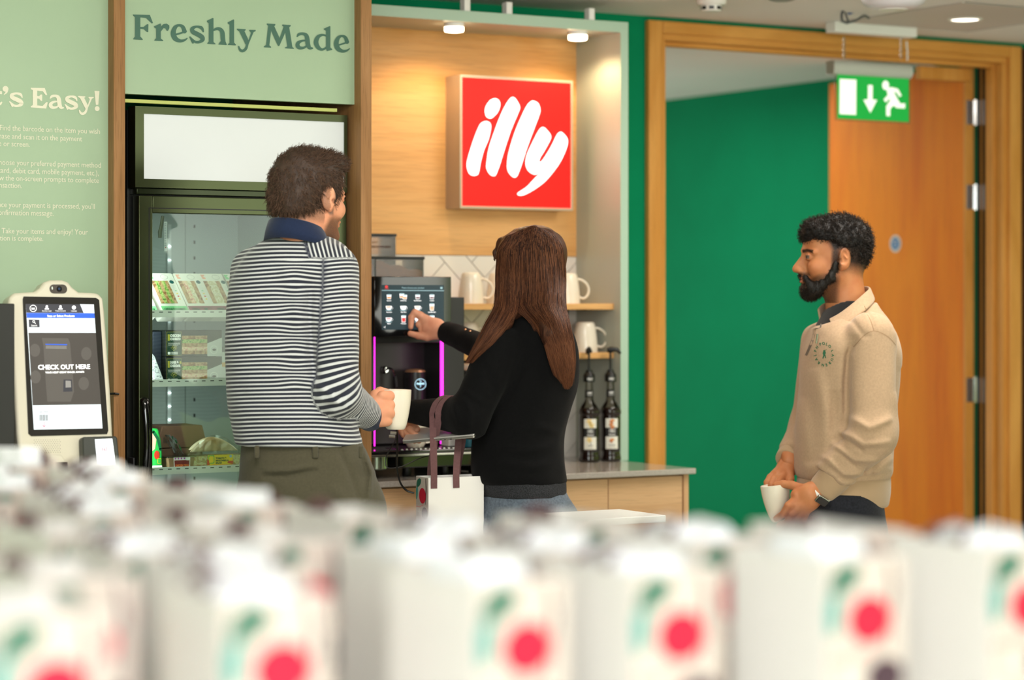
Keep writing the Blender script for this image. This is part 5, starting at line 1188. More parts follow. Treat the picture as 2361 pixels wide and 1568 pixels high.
def skin(name, base, beard='3a2a20', red=.04):
    m = mat(name, base, .5, sss=.12, spec=.4); k = NT(m); c = lin(base)
    tcn = k.n('ShaderNodeTexCoord'); t = k.n('ShaderNodeTexNoise'); t.inputs['Scale'].default_value = 26; t.inputs['Detail'].default_value = 3; k.l(tcn.outputs['Object'], t.inputs['Vector'])
    r = k.n('ShaderNodeValToRGB'); r.color_ramp.elements[0].position = .3; r.color_ramp.elements[1].position = .7
    r.color_ramp.elements[0].color = (c[0] * .95, c[1] * .80, c[2] * .76, 1); r.color_ramp.elements[1].color = (min(1, c[0] * 1.06), c[1] * 1.08, c[2] * 1.08, 1); k.l(t.outputs['Fac'], r.inputs[0])
    def layer(prev, attr, col, mott):
        at_ = k.n('ShaderNodeAttribute', attribute_name=attr); n2 = k.n('ShaderNodeTexNoise'); n2.inputs['Scale'].default_value = mott; n2.inputs['Detail'].default_value = 2; k.l(tcn.outputs['Object'], n2.inputs['Vector'])
        a = k.n('ShaderNodeMath', operation='MULTIPLY_ADD'); a.inputs[1].default_value = .9; k.l(n2.outputs['Fac'], a.inputs[0]); a.inputs[2].default_value = -.45
        b_ = k.n('ShaderNodeMath', operation='ADD', use_clamp=True); k.l(at_.outputs['Fac'], b_.inputs[0]); k.l(a.outputs[0], b_.inputs[1])
        m2 = k.n('ShaderNodeMath', operation='MULTIPLY', use_clamp=True); k.l(b_.outputs[0], m2.inputs[0])
        st = k.n('ShaderNodeMath', operation='MULTIPLY', use_clamp=True); st.inputs[1].default_value = 4; k.l(at_.outputs['Fac'], st.inputs[0]); k.l(st.outputs[0], m2.inputs[1])
        mx_ = k.n('ShaderNodeMix', data_type='RGBA'); k.l(m2.outputs[0], mx_.inputs['Factor']); k.l(prev, mx_.inputs['A']); mx_.inputs['B'].default_value = (*lin(col), 1); return mx_.outputs['Result']
    o = layer(r.outputs[0], 'stubble', beard, 900); o = layer(o, 'lips', 'a8625a', 40); o = layer(o, 'eye', '6a5a50', 5); o = layer(o, 'iris', '1c120e', 5); o = layer(o, 'brow', '17100c', 500)
    k.l(o, k.b.inputs['Base Color']); return m
def face_attrs(Q, beard=0.0, fade=0.0, shape=None):
    """paint masks in the head frame: facial hair, lips, eyes, brows"""
    f, s, u = Q[:, 0], np.abs(Q[:, 1]), Q[:, 2]; n = len(Q)
    near = (f > -.13) & (u > -.14)
    lips = np.exp(-((f - .101) / .010) ** 2) * np.exp(-(s / .019) ** 4) * np.exp(-((u + .0565) / .0085) ** 4)
    eye = (np.sqrt((f - .084) ** 2 + (s - .031) ** 2 + (u - .0095) ** 2) < .0145) & (np.abs(u - .0085) < .0042) & (f > .084)
    iris = eye & (np.sqrt((s - .031) ** 2 + (u - .0075) ** 2) < .0062)
    brow = np.exp(-((u - (.0275 + .10 * (s - .03) * (s < .03) - .22 * (s - .035) * (s > .035))) / .0050) ** 4) * (s > .010) * (s < .053) * (f > .05)
    jaw = sm(-u, .030, .055) * sm(f, -.010, .012) * sm(-u - .0 , -.2, .0) * (1 - lips * 1.0) * (u > -.125)
    mou = np.exp(-((u + .042) / .007) ** 2) * (s < .032) * (f > .075)
    cheek = sm(-u + (.062 - f) * .9, .030, .052)
    st = np.clip(jaw * cheek + mou, 0, 1) * beard * near
    burn = np.exp(-((f - .012) / .012) ** 4) * sm(-u, -.055, -.02) * sm(u, -.05, -.03) * (s > .05)
    st = np.maximum(st, burn * max(beard, fade) * .9)
    return dict(stubble=st, lips=lips * .75, eye=eye.astype(float), iris=iris.astype(float), brow=np.clip(brow, 0, 1))
def cloth(name, col, rough=.85, sheen=.3, weave=900, col2=None, amt=.08, bumps=.25, dist=.0006):
    m = mat(name, col, rough, sheen=sheen * .5, noise=(160, amt), bump=(weave, bumps, dist), spec=.2); return m
# ================================================================ people
def head_rot(fx, fy, pitch=0.0):
    f = np.array([fx * math.cos(pitch), fy * math.cos(pitch), math.sin(pitch)]); l = np.array([-fy, fx, 0]); u = np.cross(f, l)
    return np.stack([f, l, u], 1)      # columns: head axes in the figure frame
def make_head(H, R, male=True, h=.0026, scale=1.0):
    fn = lambda P: head_sdf(((P - H.astype(f32)) @ R.astype(f32)) / scale, male) * scale
    return nets(fn, H - np.array([.145, .145, .21]) * scale, H + np.array([.145, .145, .14]) * scale, h)
def mesh_hand(chains, palm, h=.0019, k=.006, extra=None):
    """chains: list of (points, radii); palm: list of (a,b,ra,rb) capsules"""
    P_all = np.array([p for c, _ in chains for p in c] + [q for a, b, _, _ in palm for q in (a, b)])
    def fn(P):
        d = None
        for a, b, ra, rb in palm: e = cap(P, a, b, ra, rb); d = e if d is None else smin(d, e, .012)
        fing = None
        for c, r in chains:
            e = chain(P, c, r, .003); fing = e if fing is None else smin(fing, e, .0018)
        d = smin(d, fing, k)
        if extra: d = extra(P, d)
        return d
    return nets(fn, P_all.min(0) - .035, P_all.max(0) + .035, h)
def person(fig, label, name='person'):
    p = bpy.data.meshes.new(name)
    return p
def finish(fig, body, mats, label, attrs):
    V, Fq = body
    o = fast_mesh('person', V, Fq, mats, None, MV, attrs); o.location = fig.loc; tag(o, label, 'person'); return o
def pad(attrs_list, sizes):
    keys = set(k for a in attrs_list for k in a); out = {}
    for k in keys: out[k] = np.concatenate([a.get(k, np.zeros(n)) for a, n in zip(attrs_list, sizes)])
    return out
def legs_fn(hipL, hipR, kneeL, kneeR, ankL, ankR, rh=.085, rk=.062, ra=.05):
    return lambda P: smin(chain(P, [hipL, kneeL, ankL], [rh, rk, ra], .02), chain(P, [hipR, kneeR, ankR], [rh, rk, ra], .02), .03)
def shoes(par, pts, col='2a2420', name='shoe'):
    m = mat('shoe_leather', col, .45); ms = mat('shoe_sole', 'd8d4cc', .6)
    for (a, dx, dy) in pts:
        d = np.array([dx, dy, 0.]); d /= np.linalg.norm(d); heel = np.array([a[0], a[1], .045]) - d * .05; toe = np.array([a[0], a[1], .038]) + d * .17
        fn = lambda P: smax(smin(smin(cap(P, heel, toe, .042, .034), cap(P, heel + [0, 0, .01], heel + [0, 0, .07], .042, .046), .02), cap(P, heel + d * .1, toe, .045, .038), .01), .018 - P[:, 2], .004)
        V, Fq = nets(fn, np.minimum(heel, toe) - .075, np.maximum(heel, toe) + [.075, .075, .12], .006)
        o = fast_mesh(name, V, Fq, m, par, MV)
        fn2 = lambda P: smax(cap(P * np.array([1, 1, .3], f32), heel * [1, 1, .3], toe * [1, 1, .3], .046, .039), np.abs(P[:, 2] - .0105) - .0095, .003)
        V, Fq = nets(fn2, np.minimum(heel, toe) * [1, 1, 0] - .07, np.maximum(heel, toe) * [1, 1, 0] + [.07, .07, .03], .005)
        fast_mesh('sole', V, Fq, ms, o, MV)

# ------------------------------------------------------------------ the man in stripes
A_ = Fig(6.2, 690)
a = A_
shirt_rows = [(531, 656, 726, .042), (539, 640, 738, .052), (547, 622, 762, .062), (562, 596, 790, .092), (600, 558, 806, .118), (650, 532, 808, .128), (710, 523, 806, .132), (780, 520, 800, .135), (860, 521, 798, .135), (940, 527, 812, .135), (1000, 538, 830, .138), (1027, 544, 838, .140)]
T_sec = a.secs(shirt_rows)
shR, elR, wrR = a(768, 622, -.05), a(772, 905, -.085), a(848, 957, .10)
shL, elL, wrL = a(585, 625, .05), a(592, 880, .12), a(690, 960, .30)
folds = [([a(712, 880, -.16), a(770, 915, -.165), a(815, 870, -.15)], .008, .010), ([a(725, 915, -.15), a(790, 930, -.14), a(826, 890, -.1)], .007, .010), ([a(760, 950, -.13), a(805, 938, -.12), a(835, 905, -.05)], .006, .009),
         ([a(716, 640, -.12), a(712, 720, -.13), a(716, 820, -.13), a(728, 890, -.13)], .011, -.016), ([a(690, 640, -.13), a(684, 700, -.13), a(690, 770, -.13)], .010, .005), ([a(650, 600, -.13), a(672, 680, -.135)], .012, .004),
         ([a(560, 900, -.13), a(640, 860, -.14)], .02, .004), ([a(570, 960, -.135), a(690, 900, -.14)], .018, .005), ([a(620, 1000, -.14), a(740, 950, -.13)], .02, .005), ([a(545, 700, -.1), a(640, 730, -.13)], .03, .004),
         ([a(730, 760, -.15), a(800, 740, -.14)], .014, .003), ([a(722, 820, -.15), a(800, 800, -.14)], .012, .004), ([a(790, 985, -.08), a(840, 960, .0)], .007, .005), ([a(640, 780, -.14), a(700, 800, -.135)], .02, -.004)]
def arm1(P): return chain(P, [shR, elR, wrR], [.066, .061, .040], .03)
def tors1(P): return loft(P, T_sec, 2.25, .012)
def shirt_fn(P):
    d = smin(tors1(P), smax(arm1(P), (P - a(845, 957, .095).astype(f32)) @ ((wrR - elR) / np.linalg.norm(wrR - elR)).astype(f32), .003), .012)
    d = smin(d, chain(P, [shL, elL, wrL], [.06, .055, .04], .03), .03)
    for pts, w_, h_ in folds: d = d - bump(P, pts, w_, h_)
    d -= .0016 * noise3(P * np.array([1, 1, .6], f32), 60, 3)
    d = smax(d, a(0, 1026)[2] - P[:, 2], .004)
    return d
V, Fq = nets(shirt_fn, a(500, 1045, 0) - [0, .2, 0], a(880, 505, 0) + [.03, .36, 0], .0052)
P = V.astype(f32); dt, da = tors1(P), arm1(P)
arm = (da < dt - .006) & (P[:, 0] > a(700, 700)[0] - .01)
tu = ((P - shR) @ ((elR - shR) / np.linalg.norm(elR - shR))); L1 = np.linalg.norm(elR - shR); ax2 = (wrR - elR) / np.linalg.norm(wrR - elR); tv = (P - elR) @ ax2
kk = sm((tu - L1 + tv) / 1.6, -.075, .075); axu = (elR - shR) / L1; th_b = math.acos(float(axu @ ax2)); Rb = .10; inn = (ax2 - axu) / np.linalg.norm(ax2 - axu); Cb = elR + inn * Rb / math.cos(th_b / 2); Tb = Rb * math.tan(th_b / 2)
nu = elR - axu * Tb - Cb; nu /= np.linalg.norm(nu); phi = np.arctan2((P - Cb) @ axu, (P - Cb) @ nu)
sarm = np.where(phi <= 0, tu, np.where(phi < th_b, L1 - Tb + Rb * phi, L1 - 2 * Tb + Rb * th_b + tv)) + .003 * noise3(P, 40, 5) * kk
sarm += .10 * (P[:, 0] - shR[0]) * (1 - kk)
pxs = 690 + (P[:, 0]) * 899; pys = 700 - (P[:, 2] - EYE) * 899
yoke = (~arm) & (pys < 596 + .06 * (pxs - 725)) & (pxs > 700 + .38 * (pys - 535)) & (P[:, 1] < .05)
yoke |= (pys < 596) & (pxs > 722) & (P[:, 1] < .06)
yl = np.abs((pxs - (700 + .38 * (pys - 535))) / 899)
stripe = np.where(arm, sarm, P[:, 2] + .10 * (P[:, 0] + .02) ** 2 * 3 + .0025 * noise3(P, 25, 8))
stripe = np.where(yoke, .96 * P[:, 0] + .30 * P[:, 2], stripe)
seam = np.exp(-(yl / .0045) ** 2) * (pys < 598) * (pys > 530) * (P[:, 1] < .03)
seam = np.maximum(seam, .75 * np.exp(-((da - dt + .006) / .0045) ** 2) * (pys > 600) * (pys < 900) * (P[:, 1] < .0) * (pxs < 770) * (pxs > 690))  # arm crease: its shade painted in as a navy line
stripe = stripe + .004 * np.exp(-((pxs - 690) / 30) ** 2) * np.sin(pys / 13.) * (pys > 600) * (pys < 900)
m_sh = mat('striped_jersey', '1e2336', .85, sheen=.2, bump=(1200, .2, .0004)); k = NT(m_sh)
at_ = k.n('ShaderNodeAttribute', attribute_name='stripe'); mm = k.n('ShaderNodeMath', operation='MULTIPLY'); mm.inputs[1].default_value = 2 * PI / .0104
sn_ = k.n('ShaderNodeMath', operation='SINE'); k.l(at_.outputs['Fac'], mm.inputs[0]); k.l(mm.outputs[0], sn_.inputs[0])
rr_ = k.n('ShaderNodeValToRGB'); e = rr_.color_ramp.elements; e[0].position = .54; e[0].color = (*lin('191d2c'), 1); e[1].position = .74; e[1].color = (*lin('c3c6c6'), 1)
ma = k.n('ShaderNodeMath', operation='MULTIPLY_ADD'); ma.inputs[1].default_value = .5; ma.inputs[2].default_value = .5; k.l(sn_.outputs[0], ma.inputs[0]); k.l(ma.outputs[0], rr_.inputs[0])
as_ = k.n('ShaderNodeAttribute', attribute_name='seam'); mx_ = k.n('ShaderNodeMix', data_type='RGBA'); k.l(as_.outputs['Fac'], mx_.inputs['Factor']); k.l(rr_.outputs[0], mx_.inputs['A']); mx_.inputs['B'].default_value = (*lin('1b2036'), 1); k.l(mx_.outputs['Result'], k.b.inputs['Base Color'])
H1 = a(713, 462, 0); R1 = head_rot(math.cos(.88), math.sin(.88), -.03)
hv, hf = make_head(H1, R1)
def hand1():
    W = a(852, 958, .10)
    # fist round the mug handle, seen on the back of the hand; knuckles to the right
    pal = [(W, a(868, 938, .11), .024, .024), (W, a(868, 962, .11), .024, .025), (a(864, 928, .11), a(890, 922, .115), .019, .017), (a(866, 950, .105), a(893, 948, .11), .021, .017), (a(864, 966, .11), a(888, 970, .11), .019, .015)]
    ch = []
    for k_, (y0, y1, r) in enumerate(((912, 913, .0125), (932, 934, .0130), (953, 954, .0125), (972, 971, .0110))):
        ch.append(([a(882, y0, .105), a(899 - (k_ == 3) * 5, y1, .115), a(902 - (k_ == 3) * 5, y1 + 2, .145), a(886, y1 + 3, .155)], [r + .001, r + .0005, r - .001, r - .002]))
    ch.append(([a(866, 912, .12), a(876, 903, .13), a(893, 905, .15)], [.016, .0125, .010]))
    return mesh_hand(ch, pal)
h1v, h1f = hand1()
bodyfn = lambda P: smin(smin(loft(P, [(z, cx_, cy_, rx - .018, ry - .018) for z, cx_, cy_, rx, ry in T_sec], 2.25), chain(P, [shR, elR, wrR + (wrR - elR) * .1], [.045, .042, .027], .03), .03), chain(P, [shL, elL, wrL, wrL + [.08, .02, 0]], [.042, .038, .027, .03], .03), .03)
b1v, b1f = nets(bodyfn, a(505, 1045, 0) - [0, .2, 0], a(880, 530, 0) + [.03, .4, 0], .009)
Q = ((hv - H1) @ R1); fa = face_attrs(Q, beard=.8, fade=.9)
nape = sm(-Q[:, 0], -.02, .02) * sm(Q[:, 2], -.072, -.045) * .6; fa['stubble'] = np.maximum(fa['stubble'], nape * (Q[:, 0] < -.01))
V2, F2 = join([(hv, hf), (h1v, h1f), (b1v, b1f)])
p1 = finish(a, (V2, F2), skin('ruddy_skin', 'd99a78', '5a4030'), 'man from behind in a navy and white striped polo shirt, holding a mug', pad([fa, {}, {}], [len(hv), len(h1v), len(b1v)]))
fast_mesh('polo_shirt', V, Fq, m_sh, p1, MV, dict(stripe=stripe, seam=seam))
navy = cloth('navy_rib', '1c2742', .85)
# collar band round the neck, dipping to the front right
def ring(cx_, cy_, cz, rx, ry, hgt, tilt, th, flare=.006):
    """folded collar: outward lean, tilted towards +x"""
    n = 72; prof = [(0, 0), (flare * .3, .45 * hgt), (0.0, hgt), (-th * .6, hgt + th * .35), (-th, hgt * .9), (-th, 0)]
    prof = [(flare * 2.2, 0), (flare * 1.5, .5 * hgt), (.001, hgt), (-th * .5, hgt + th * .3), (-th, hgt * .95), (-th * .8, 0)]
    V_ = []
    for i in range(n):
        t = 2 * PI * i / n
        for o, z in prof: V_.append((cx_ + (rx + o) * math.cos(t), cy_ + (ry + o) * math.sin(t), cz + z - tilt(math.cos(t), math.sin(t))))
    m = len(prof); Fq_ = [(i * m + j, ((i + 1) % n) * m + j, ((i + 1) % n) * m + (j + 1) % m, i * m + (j + 1) % m) for i in range(n) for j in range(m)]
    return np.array(V_), np.array(Fq_)
c_ = a(684, 543, .005)
cv, cf = ring(c_[0] + .002, -.020, c_[2] - .027, .071, .073, .050, lambda c, s: .011 * c + .016 * s, .006)
fast_mesh('shirt_collar', cv, cf, navy, p1, MV)
ax = (wrR - elR) / np.linalg.norm(wrR - elR)
cvf = lambda P: smax(cap(P, wrR - ax * .03, wrR + ax * .05, .0415, .036), np.abs((P - (wrR + ax * .006).astype(f32)) @ ax.astype(f32)) - .021, .004)
v, f = nets(cvf, wrR - .07, wrR + .08, .003); fast_mesh('shirt_cuff', v, f, navy, p1, MV)
# trousers
tr_rows = [(1012, 558, 832, .125), (1040, 556, 842, .128), (1080, 553, 856, .132), (1120, 555, 864, .135), (1170, 560, 868, .135), (1225, 570, 868, .13)]
TS = a.secs(tr_rows); g0 = lambda px, z, dd=0: np.array([(px - 690) / 899., dd, z])
LG = legs_fn(g0(635, .88, .02), g0(790, .88, -.01), g0(632, .50, .02), g0(795, .50, -.02), g0(630, .10, .04), g0(800, .10, .0), .112, .085, .07)
m_tr = cloth('olive_twill', '4b4738', .9, .2, 700)
tf = [([a(775, 1025, -.12), a(800, 1080, -.13), a(822, 1140, -.13), a(835, 1170, -.12)], .007, -.006), ([a(835, 1030, -.06), a(858, 1090, -.05), a(850, 1150, -.08), a(828, 1168, -.12)], .007, .012), ([a(600, 1087, -.14), a(665, 1084, -.145), a(732, 1073, -.145)], .006, .007), ([a(600, 1101, -.14), a(665, 1099, -.145), a(732, 1086, -.145)], .006, -.009), ([a(560, 1050, -.13), a(740, 1045, -.14), a(840, 1040, -.08)], .004, -.002),
      ([a(760, 1120, -.13), a(810, 1165, -.13)], .014, .006), ([a(640, 1130, -.14), a(740, 1160, -.14)], .03, .004)]
def tro(P):
    d = smin(loft(P, TS, 2.3, .006), LG(P), .04); d = smax(d, .07 - P[:, 2], .004)
    for pts, w_, h_ in tf: d = d - bump(P, pts, w_, h_)
    return d
v, f = nets(tro, [-.24, -.2, .05], [.26, .22, 1.09], .0055); tr = fast_mesh('trousers', v, f, m_tr, p1, MV)
for px, w_ in ((592, 6), (727, 7), (832, 5)):
    q = a(px, 1024, -.1285); 
    fn = lambda P: smax(smax(np.abs(P[:, 0] - q[0]) - w_ / 899, np.abs(P[:, 1] - q[1]) - .004, .002), np.abs(P[:, 2] - q[2] + .020) - .016, .002)
    v, f = nets(fn, q - .04, q + .04, .003); fast_mesh('belt_loop', v, f, m_tr, tr, MV)
shoes(p1, [(g0(630, 0, .04), .7, .7), (g0(800, 0, .0), .75, .65)])
# short brown hair
def hair_shell(fn_base, thick_fn, H, R, h=.0035, pad_=.16):
    return nets(lambda P: fn_base(((P - H.astype(f32)) @ R.astype(f32))), H - np.array([pad_, pad_, .11]), H + np.array([pad_, pad_, .18]), h)
def hair1(Q):
    d = ell(Q, (-.014, 0, .040), (.101, .085, .097))
    d = smin(d, ell(Q, (.052, 0, .100), (.052, .062, .030)), .02)                     # quiff
    d = smin(d, ell(Q, (.086, .0, .098), (.022, .048, .020)), .012)
    d = smin(d, ell(Q, (-.062, 0, -.005), (.052, .066, .060)), .02)
    d -= .0042 * noise3(Q, 95, 2) + .004 * noise3(Q, 45, 9)
    line = np.maximum(np.maximum((Q[:, 0] - .010) + 0 * Q[:, 0], -1), -1)
    # keep the face, ears and neck clear
    d = smax(d, -ell(Q, (.110, 0, -.035), (.084, .12, .098)), .012)
    Qa = Q.copy(); Qa[:, 1] = np.abs(Qa[:, 1]); d = smax(d, -ell(Qa, (-.008, .095, -.012), (.030, .034, .050)), .01)
    d = smax(d, -ell(Q, (.020, 0, -.115), (.105, .12, .070)), .012); d = smax(d, -.040 - Q[:, 2] + .10 * (Q[:, 0] + .06), .01)
    return d
v, f = hair_shell(hair1, None, H1, R1)
m_h1 = mat('dark_brown_hair', '3b2a20', .6, noise=(120, .35), bump=(500, .6, .002))
def strand_mat(name, c1, c2, rough=.4):
    m = mat(name, c1, rough, spec=.22); k = NT(m); at_ = k.n('ShaderNodeAttribute', attribute_name='tone'); r = k.n('ShaderNodeValToRGB'); r.color_ramp.elements[0].color = (*lin(c1), 1); r.color_ramp.elements[1].color = (*lin(c2), 1); k.l(at_.outputs['Fac'], r.inputs[0]); k.l(r.outputs[0], k.b.inputs['Base Color']); return m
def short_strands(v, f, H, R, n, ln, dirf, curl=0.0, w=.0006, seed=1, m=6, keep=None):
    r = np.random.default_rng(seed); fc = r.integers(0, len(f), n); c = v[f[fc]].mean(1); nr = np.cross(v[f[fc, 1]] - v[f[fc, 0]], v[f[fc, 2]] - v[f[fc, 0]]); nr /= np.linalg.norm(nr, axis=1, keepdims=True) + 1e-9
    Q = (c - H) @ R; Nq = nr @ R
    if keep is not None: k_ = keep(Q, r); c, nr, Q, Nq = c[k_], nr[k_], Q[k_], Nq[k_]; n = len(c)
    D = dirf(Q, Nq, r); D /= np.linalg.norm(D, axis=1, keepdims=True); L = ln * r.uniform(.5, 1.15, n)
    t = np.linspace(0, 1, m); ph = r.uniform(0, 6.28, n); A = np.cross(Nq, D); A /= np.linalg.norm(A, axis=1, keepdims=True) + 1e-9
    path = Q[:, None] - Nq[:, None] * .003 + D[:, None] * (L[:, None, None] * t[None, :, None]) + Nq[:, None] * (np.sin(t * PI)[None, :, None] * L[:, None, None] * .25)
    if curl: path = path + (A[:, None] * np.sin(ph[:, None, None] + t[None, :, None] * 9) + Nq[:, None] * np.cos(ph[:, None, None] + t[None, :, None] * 9)) * curl
    path = path @ R.T + H; V_, F_ = strands(path, w * r.uniform(.7, 1.3, n)); tone = np.repeat(r.uniform(0, 1, n), m * 3); return V_, F_, tone
def dir1(Q, Nq, r):
    D = Nq * .55 + np.array([.25, 0, -.25]) + np.where(Q[:, 2:3] > .08, np.array([[.55, 0, .35]]), np.array([[-.1, 0, -.45]])) + r.normal(size=Q.shape) * .22; return D
hr = fast_mesh('hair', v, f, m_h1, p1, MV)
V_, F_, tn = short_strands(v, f, H1, R1, 7500, .017, dir1, .0012, .0007, 3)
fast_mesh('hair_strands', V_, F_, strand_mat('brown_strands', '33241b', '6a5040'), hr, MV, dict(tone=tn), smooth=True)['kind'] = 'stuff'

# ------------------------------------------------------------------ a mug held in a hand
def held_mug(P0, axis, lb, h=.106, r0=.030, r1=.043, handle=None, m=None, pos=None):
    """P0: base point in world, axis: up direction"""
    t = empty('mug', P0, lb, 'mug'); z = Vector(axis).normalized(); x = Vector(handle if handle is not None else (1, 0, 0)); x = (x - z * x.dot(z)).normalized(); y = z.cross(x)
    Mx = Matrix((x, y, z)).transposed().to_4x4(); Mx.translation = Vector(P0)
    for nm, b in (('cup_body', mug_mesh(h, r0, r1)), ('handle', handle_mesh(h, r1))):
        if nm == 'handle' and handle is None: continue
        b.v = [tuple(Mx @ Vector(q)) for q in b.v]; build(nm, b, m or M['cup'], t, smooth=60)
    return t
def WP(fig, v): return fig.loc + RT * float(v[0]) + FW * float(v[1]) + Vector((0, 0, float(v[2])))
q0 = a(912, 990, .15); held_mug(WP(a, q0), (0.02, 0, 1), 'cream mug held up by the man in the striped shirt', h=.104, r0=.026, r1=.040, handle=tuple(-RT + FW * -.1))
# ------------------------------------------------------------------ the man in beige
b = Fig(7.0, 1950)
sw_rows = [(672, 1932, 2010, .060), (690, 1914, 2018, .062), (712, 1894, 2030, .090), (740, 1874, 2050, .135), (765, 1863, 2061, .172), (795, 1853, 2070, .195), (840, 1846, 2074, .200), (900, 1843, 2070, .195), (960, 1838, 2062, .190), (1010, 1834, 2058, .190), (1060, 1831, 2056, .190), (1092, 1834, 2054, .186), (1104, 1840, 2048, .172)]
rib_rows = [(1095, 1840, 2051, .178), (1130, 1838, 2051, .180), (1166, 1846, 2046, .172)]
TB = b.secs(sw_rows); TR = b.secs(rib_rows)
sN, eN, wN = b(2006, 778, -.155), b(2012, 1005, -.225), b(1908, 1118, -.16)
sF, eF, wF = b(1900, 790, .14), b(1868, 985, .17), b(1818, 1062, .03)
def armN(P): return chain(P, [sN, eN, wN], [.072, .062, .047], .035)
def plane(P, c, n): return (P - np.asarray(c, f32)) @ np.asarray(n, f32)
axN = (wN - eN) / np.linalg.norm(wN - eN); axF = (wF - eF) / np.linalg.norm(wF - eF)
fB = [([b(1955, 960, -.24), b(2000, 985, -.26), b(2050, 960, -.2)], .010, .009), ([b(1935, 990, -.22), b(1985, 1022, -.26), b(2045, 1015, -.2)], .010, .010), ([b(1915, 1020, -.2), b(1965, 1060, -.25), b(2020, 1060, -.2)], .009, .009), ([b(1895, 1050, -.19), b(1945, 1092, -.23), b(1985, 1092, -.2)], .008, .008),
      ([b(1940, 1005, -.24), b(1990, 1042, -.25)], .006, -.007), ([b(1925, 1035, -.22), b(1975, 1078, -.24)], .006, -.007), ([b(1905, 1085, -.21), b(1950, 1118, -.2)], .006, .006), ([b(1975, 775, -.2), b(1957, 820, -.2), b(1953, 880, -.2), b(1953, 960, -.2), b(1945, 1000, -.2)], .010, -.011),
      ([b(1960, 730, -.18), b(1990, 775, -.21), b(2005, 775, -.2)], .006, -.003), ([b(1880, 850, -.13), b(1905, 960, -.17), b(1900, 1060, -.16)], .02, .006), ([b(1925, 900, -.19), b(1928, 1000, -.19)], .016, -.005), ([b(1845, 920, -.06), b(1862, 1060, -.09)], .02, .004), ([b(1850, 1080, -.08), b(1890, 1070, -.15), b(1935, 1030, -.19)], .016, .007),
      ([b(2052, 900, -.12), b(2064, 1010, -.05)], .014, .005), ([b(2010, 1090, -.16), b(2055, 1050, -.08)], .014, .006), ([b(1990, 1070, -.18), b(1992, 1098, -.18)], .004, -.004), ([b(1890, 1095, -.15), b(1960, 1104, -.19), b(2054, 1088, -.08)], .006, -.005),
      ([b(2060, 760, -.1), b(2078, 850, -.06)], .02, .004), ([b(1985, 690, -.12), b(2005, 735, -.17), b(2012, 768, -.2)], .004, -.003)]
def bodyB(P): return loft(P, TB, 2.2, .012)
def sweater(P):
    d = smin(bodyB(P), smax(armN(P), plane(P, wN - axN * .035, axN), .006), .012)
    d = smin(d, smax(chain(P, [sF, eF, wF], [.068, .056, .043], .03), plane(P, wF - axF * .02, axF), .004), .028)
    for pts, w_, h_ in fB: d = d - bump(P, pts, w_, h_ * 1.5)
    d -= .0022 * noise3(P * np.array([1, 1, .6], f32), 42, 4)
    # open neck and placket
    d = smax(d, plane(P, b(2016, 697, 0), np.array([-.374, 0, .927])), .006)
    d = smax(d, -chain(P, [b(1968, 640, .0), b(1945, 690, -.0), b(1918, 735, -.03)], [.062, .056, .016], .01), .006)
    d -= bump(P, [b(1888, 735, -.10), b(1876, 790, -.115), b(1871, 822, -.115)], .0045, .004)
    return d
v, f = nets(sweater, b(1800, 1110, 0) - [0, .32, 0], b(2095, 660, 0) + [.02, .3, 0], .0052)
m_sw = cloth('oatmeal_fleece', 'b3977a', .95, .35, 600, amt=.07)
rib = mat('oatmeal_rib', 'ae9272', .95, sheen=.3); k = NT(rib); tcn = k.n('ShaderNodeTexCoord'); wv = k.n('ShaderNodeTexWave'); wv.inputs['Scale'].default_value = 130; k.l(tcn.outputs['Object'], wv.inputs['Vector']); u = k.n('ShaderNodeBump'); u.inputs['Strength'].default_value = .3; u.inputs['Distance'].default_value = .0006; k.l(wv.outputs['Color'], u.inputs['Height']); k.l(u.outputs[0], k.b.inputs['Normal'])
# head, hands, body
HB = b(1925, 600, 0); RB = head_rot(-math.cos(.07), -math.sin(.07), .0)
hv, hf = make_head(HB, RB)
def handN():
    W = b(1890, 1136, -.165)
    pal = [(W, b(1868, 1140, -.17), .029, .031), (b(1872, 1132, -.165), b(1838, 1142, -.165), .026, .019), (b(1870, 1150, -.17), b(1838, 1168, -.17), .028, .020), (b(1866, 1162, -.165), b(1845, 1185, -.16), .022, .017)]
    ch = [([b(1850, 1128, -.155), b(1826, 1119, -.14), b(1806, 1116, -.13), b(1789, 1119, -.125)], [.0150, .0125, .0110, .0095]),
          ([b(1838, 1150, -.17), b(1818, 1166, -.175), b(1806, 1186, -.165), b(1790, 1196, -.135)], [.0130, .0115, .0105, .009]),
          ([b(1842, 1166, -.172), b(1826, 1186, -.178), b(1815, 1206, -.165), b(1797, 1212, -.14)], [.0130, .0115, .0105, .009]),
          ([b(1848, 1180, -.165), b(1836, 1200, -.17), b(1826, 1220, -.16), b(1808, 1226, -.14)], [.0125, .0110, .0100, .0085]),
          ([b(1856, 1186, -.155), b(1848, 1206, -.16), b(1838, 1224, -.15), b(1824, 1232, -.14)], [.0115, .0100, .0090, .008])]
    return mesh_hand(ch, pal)
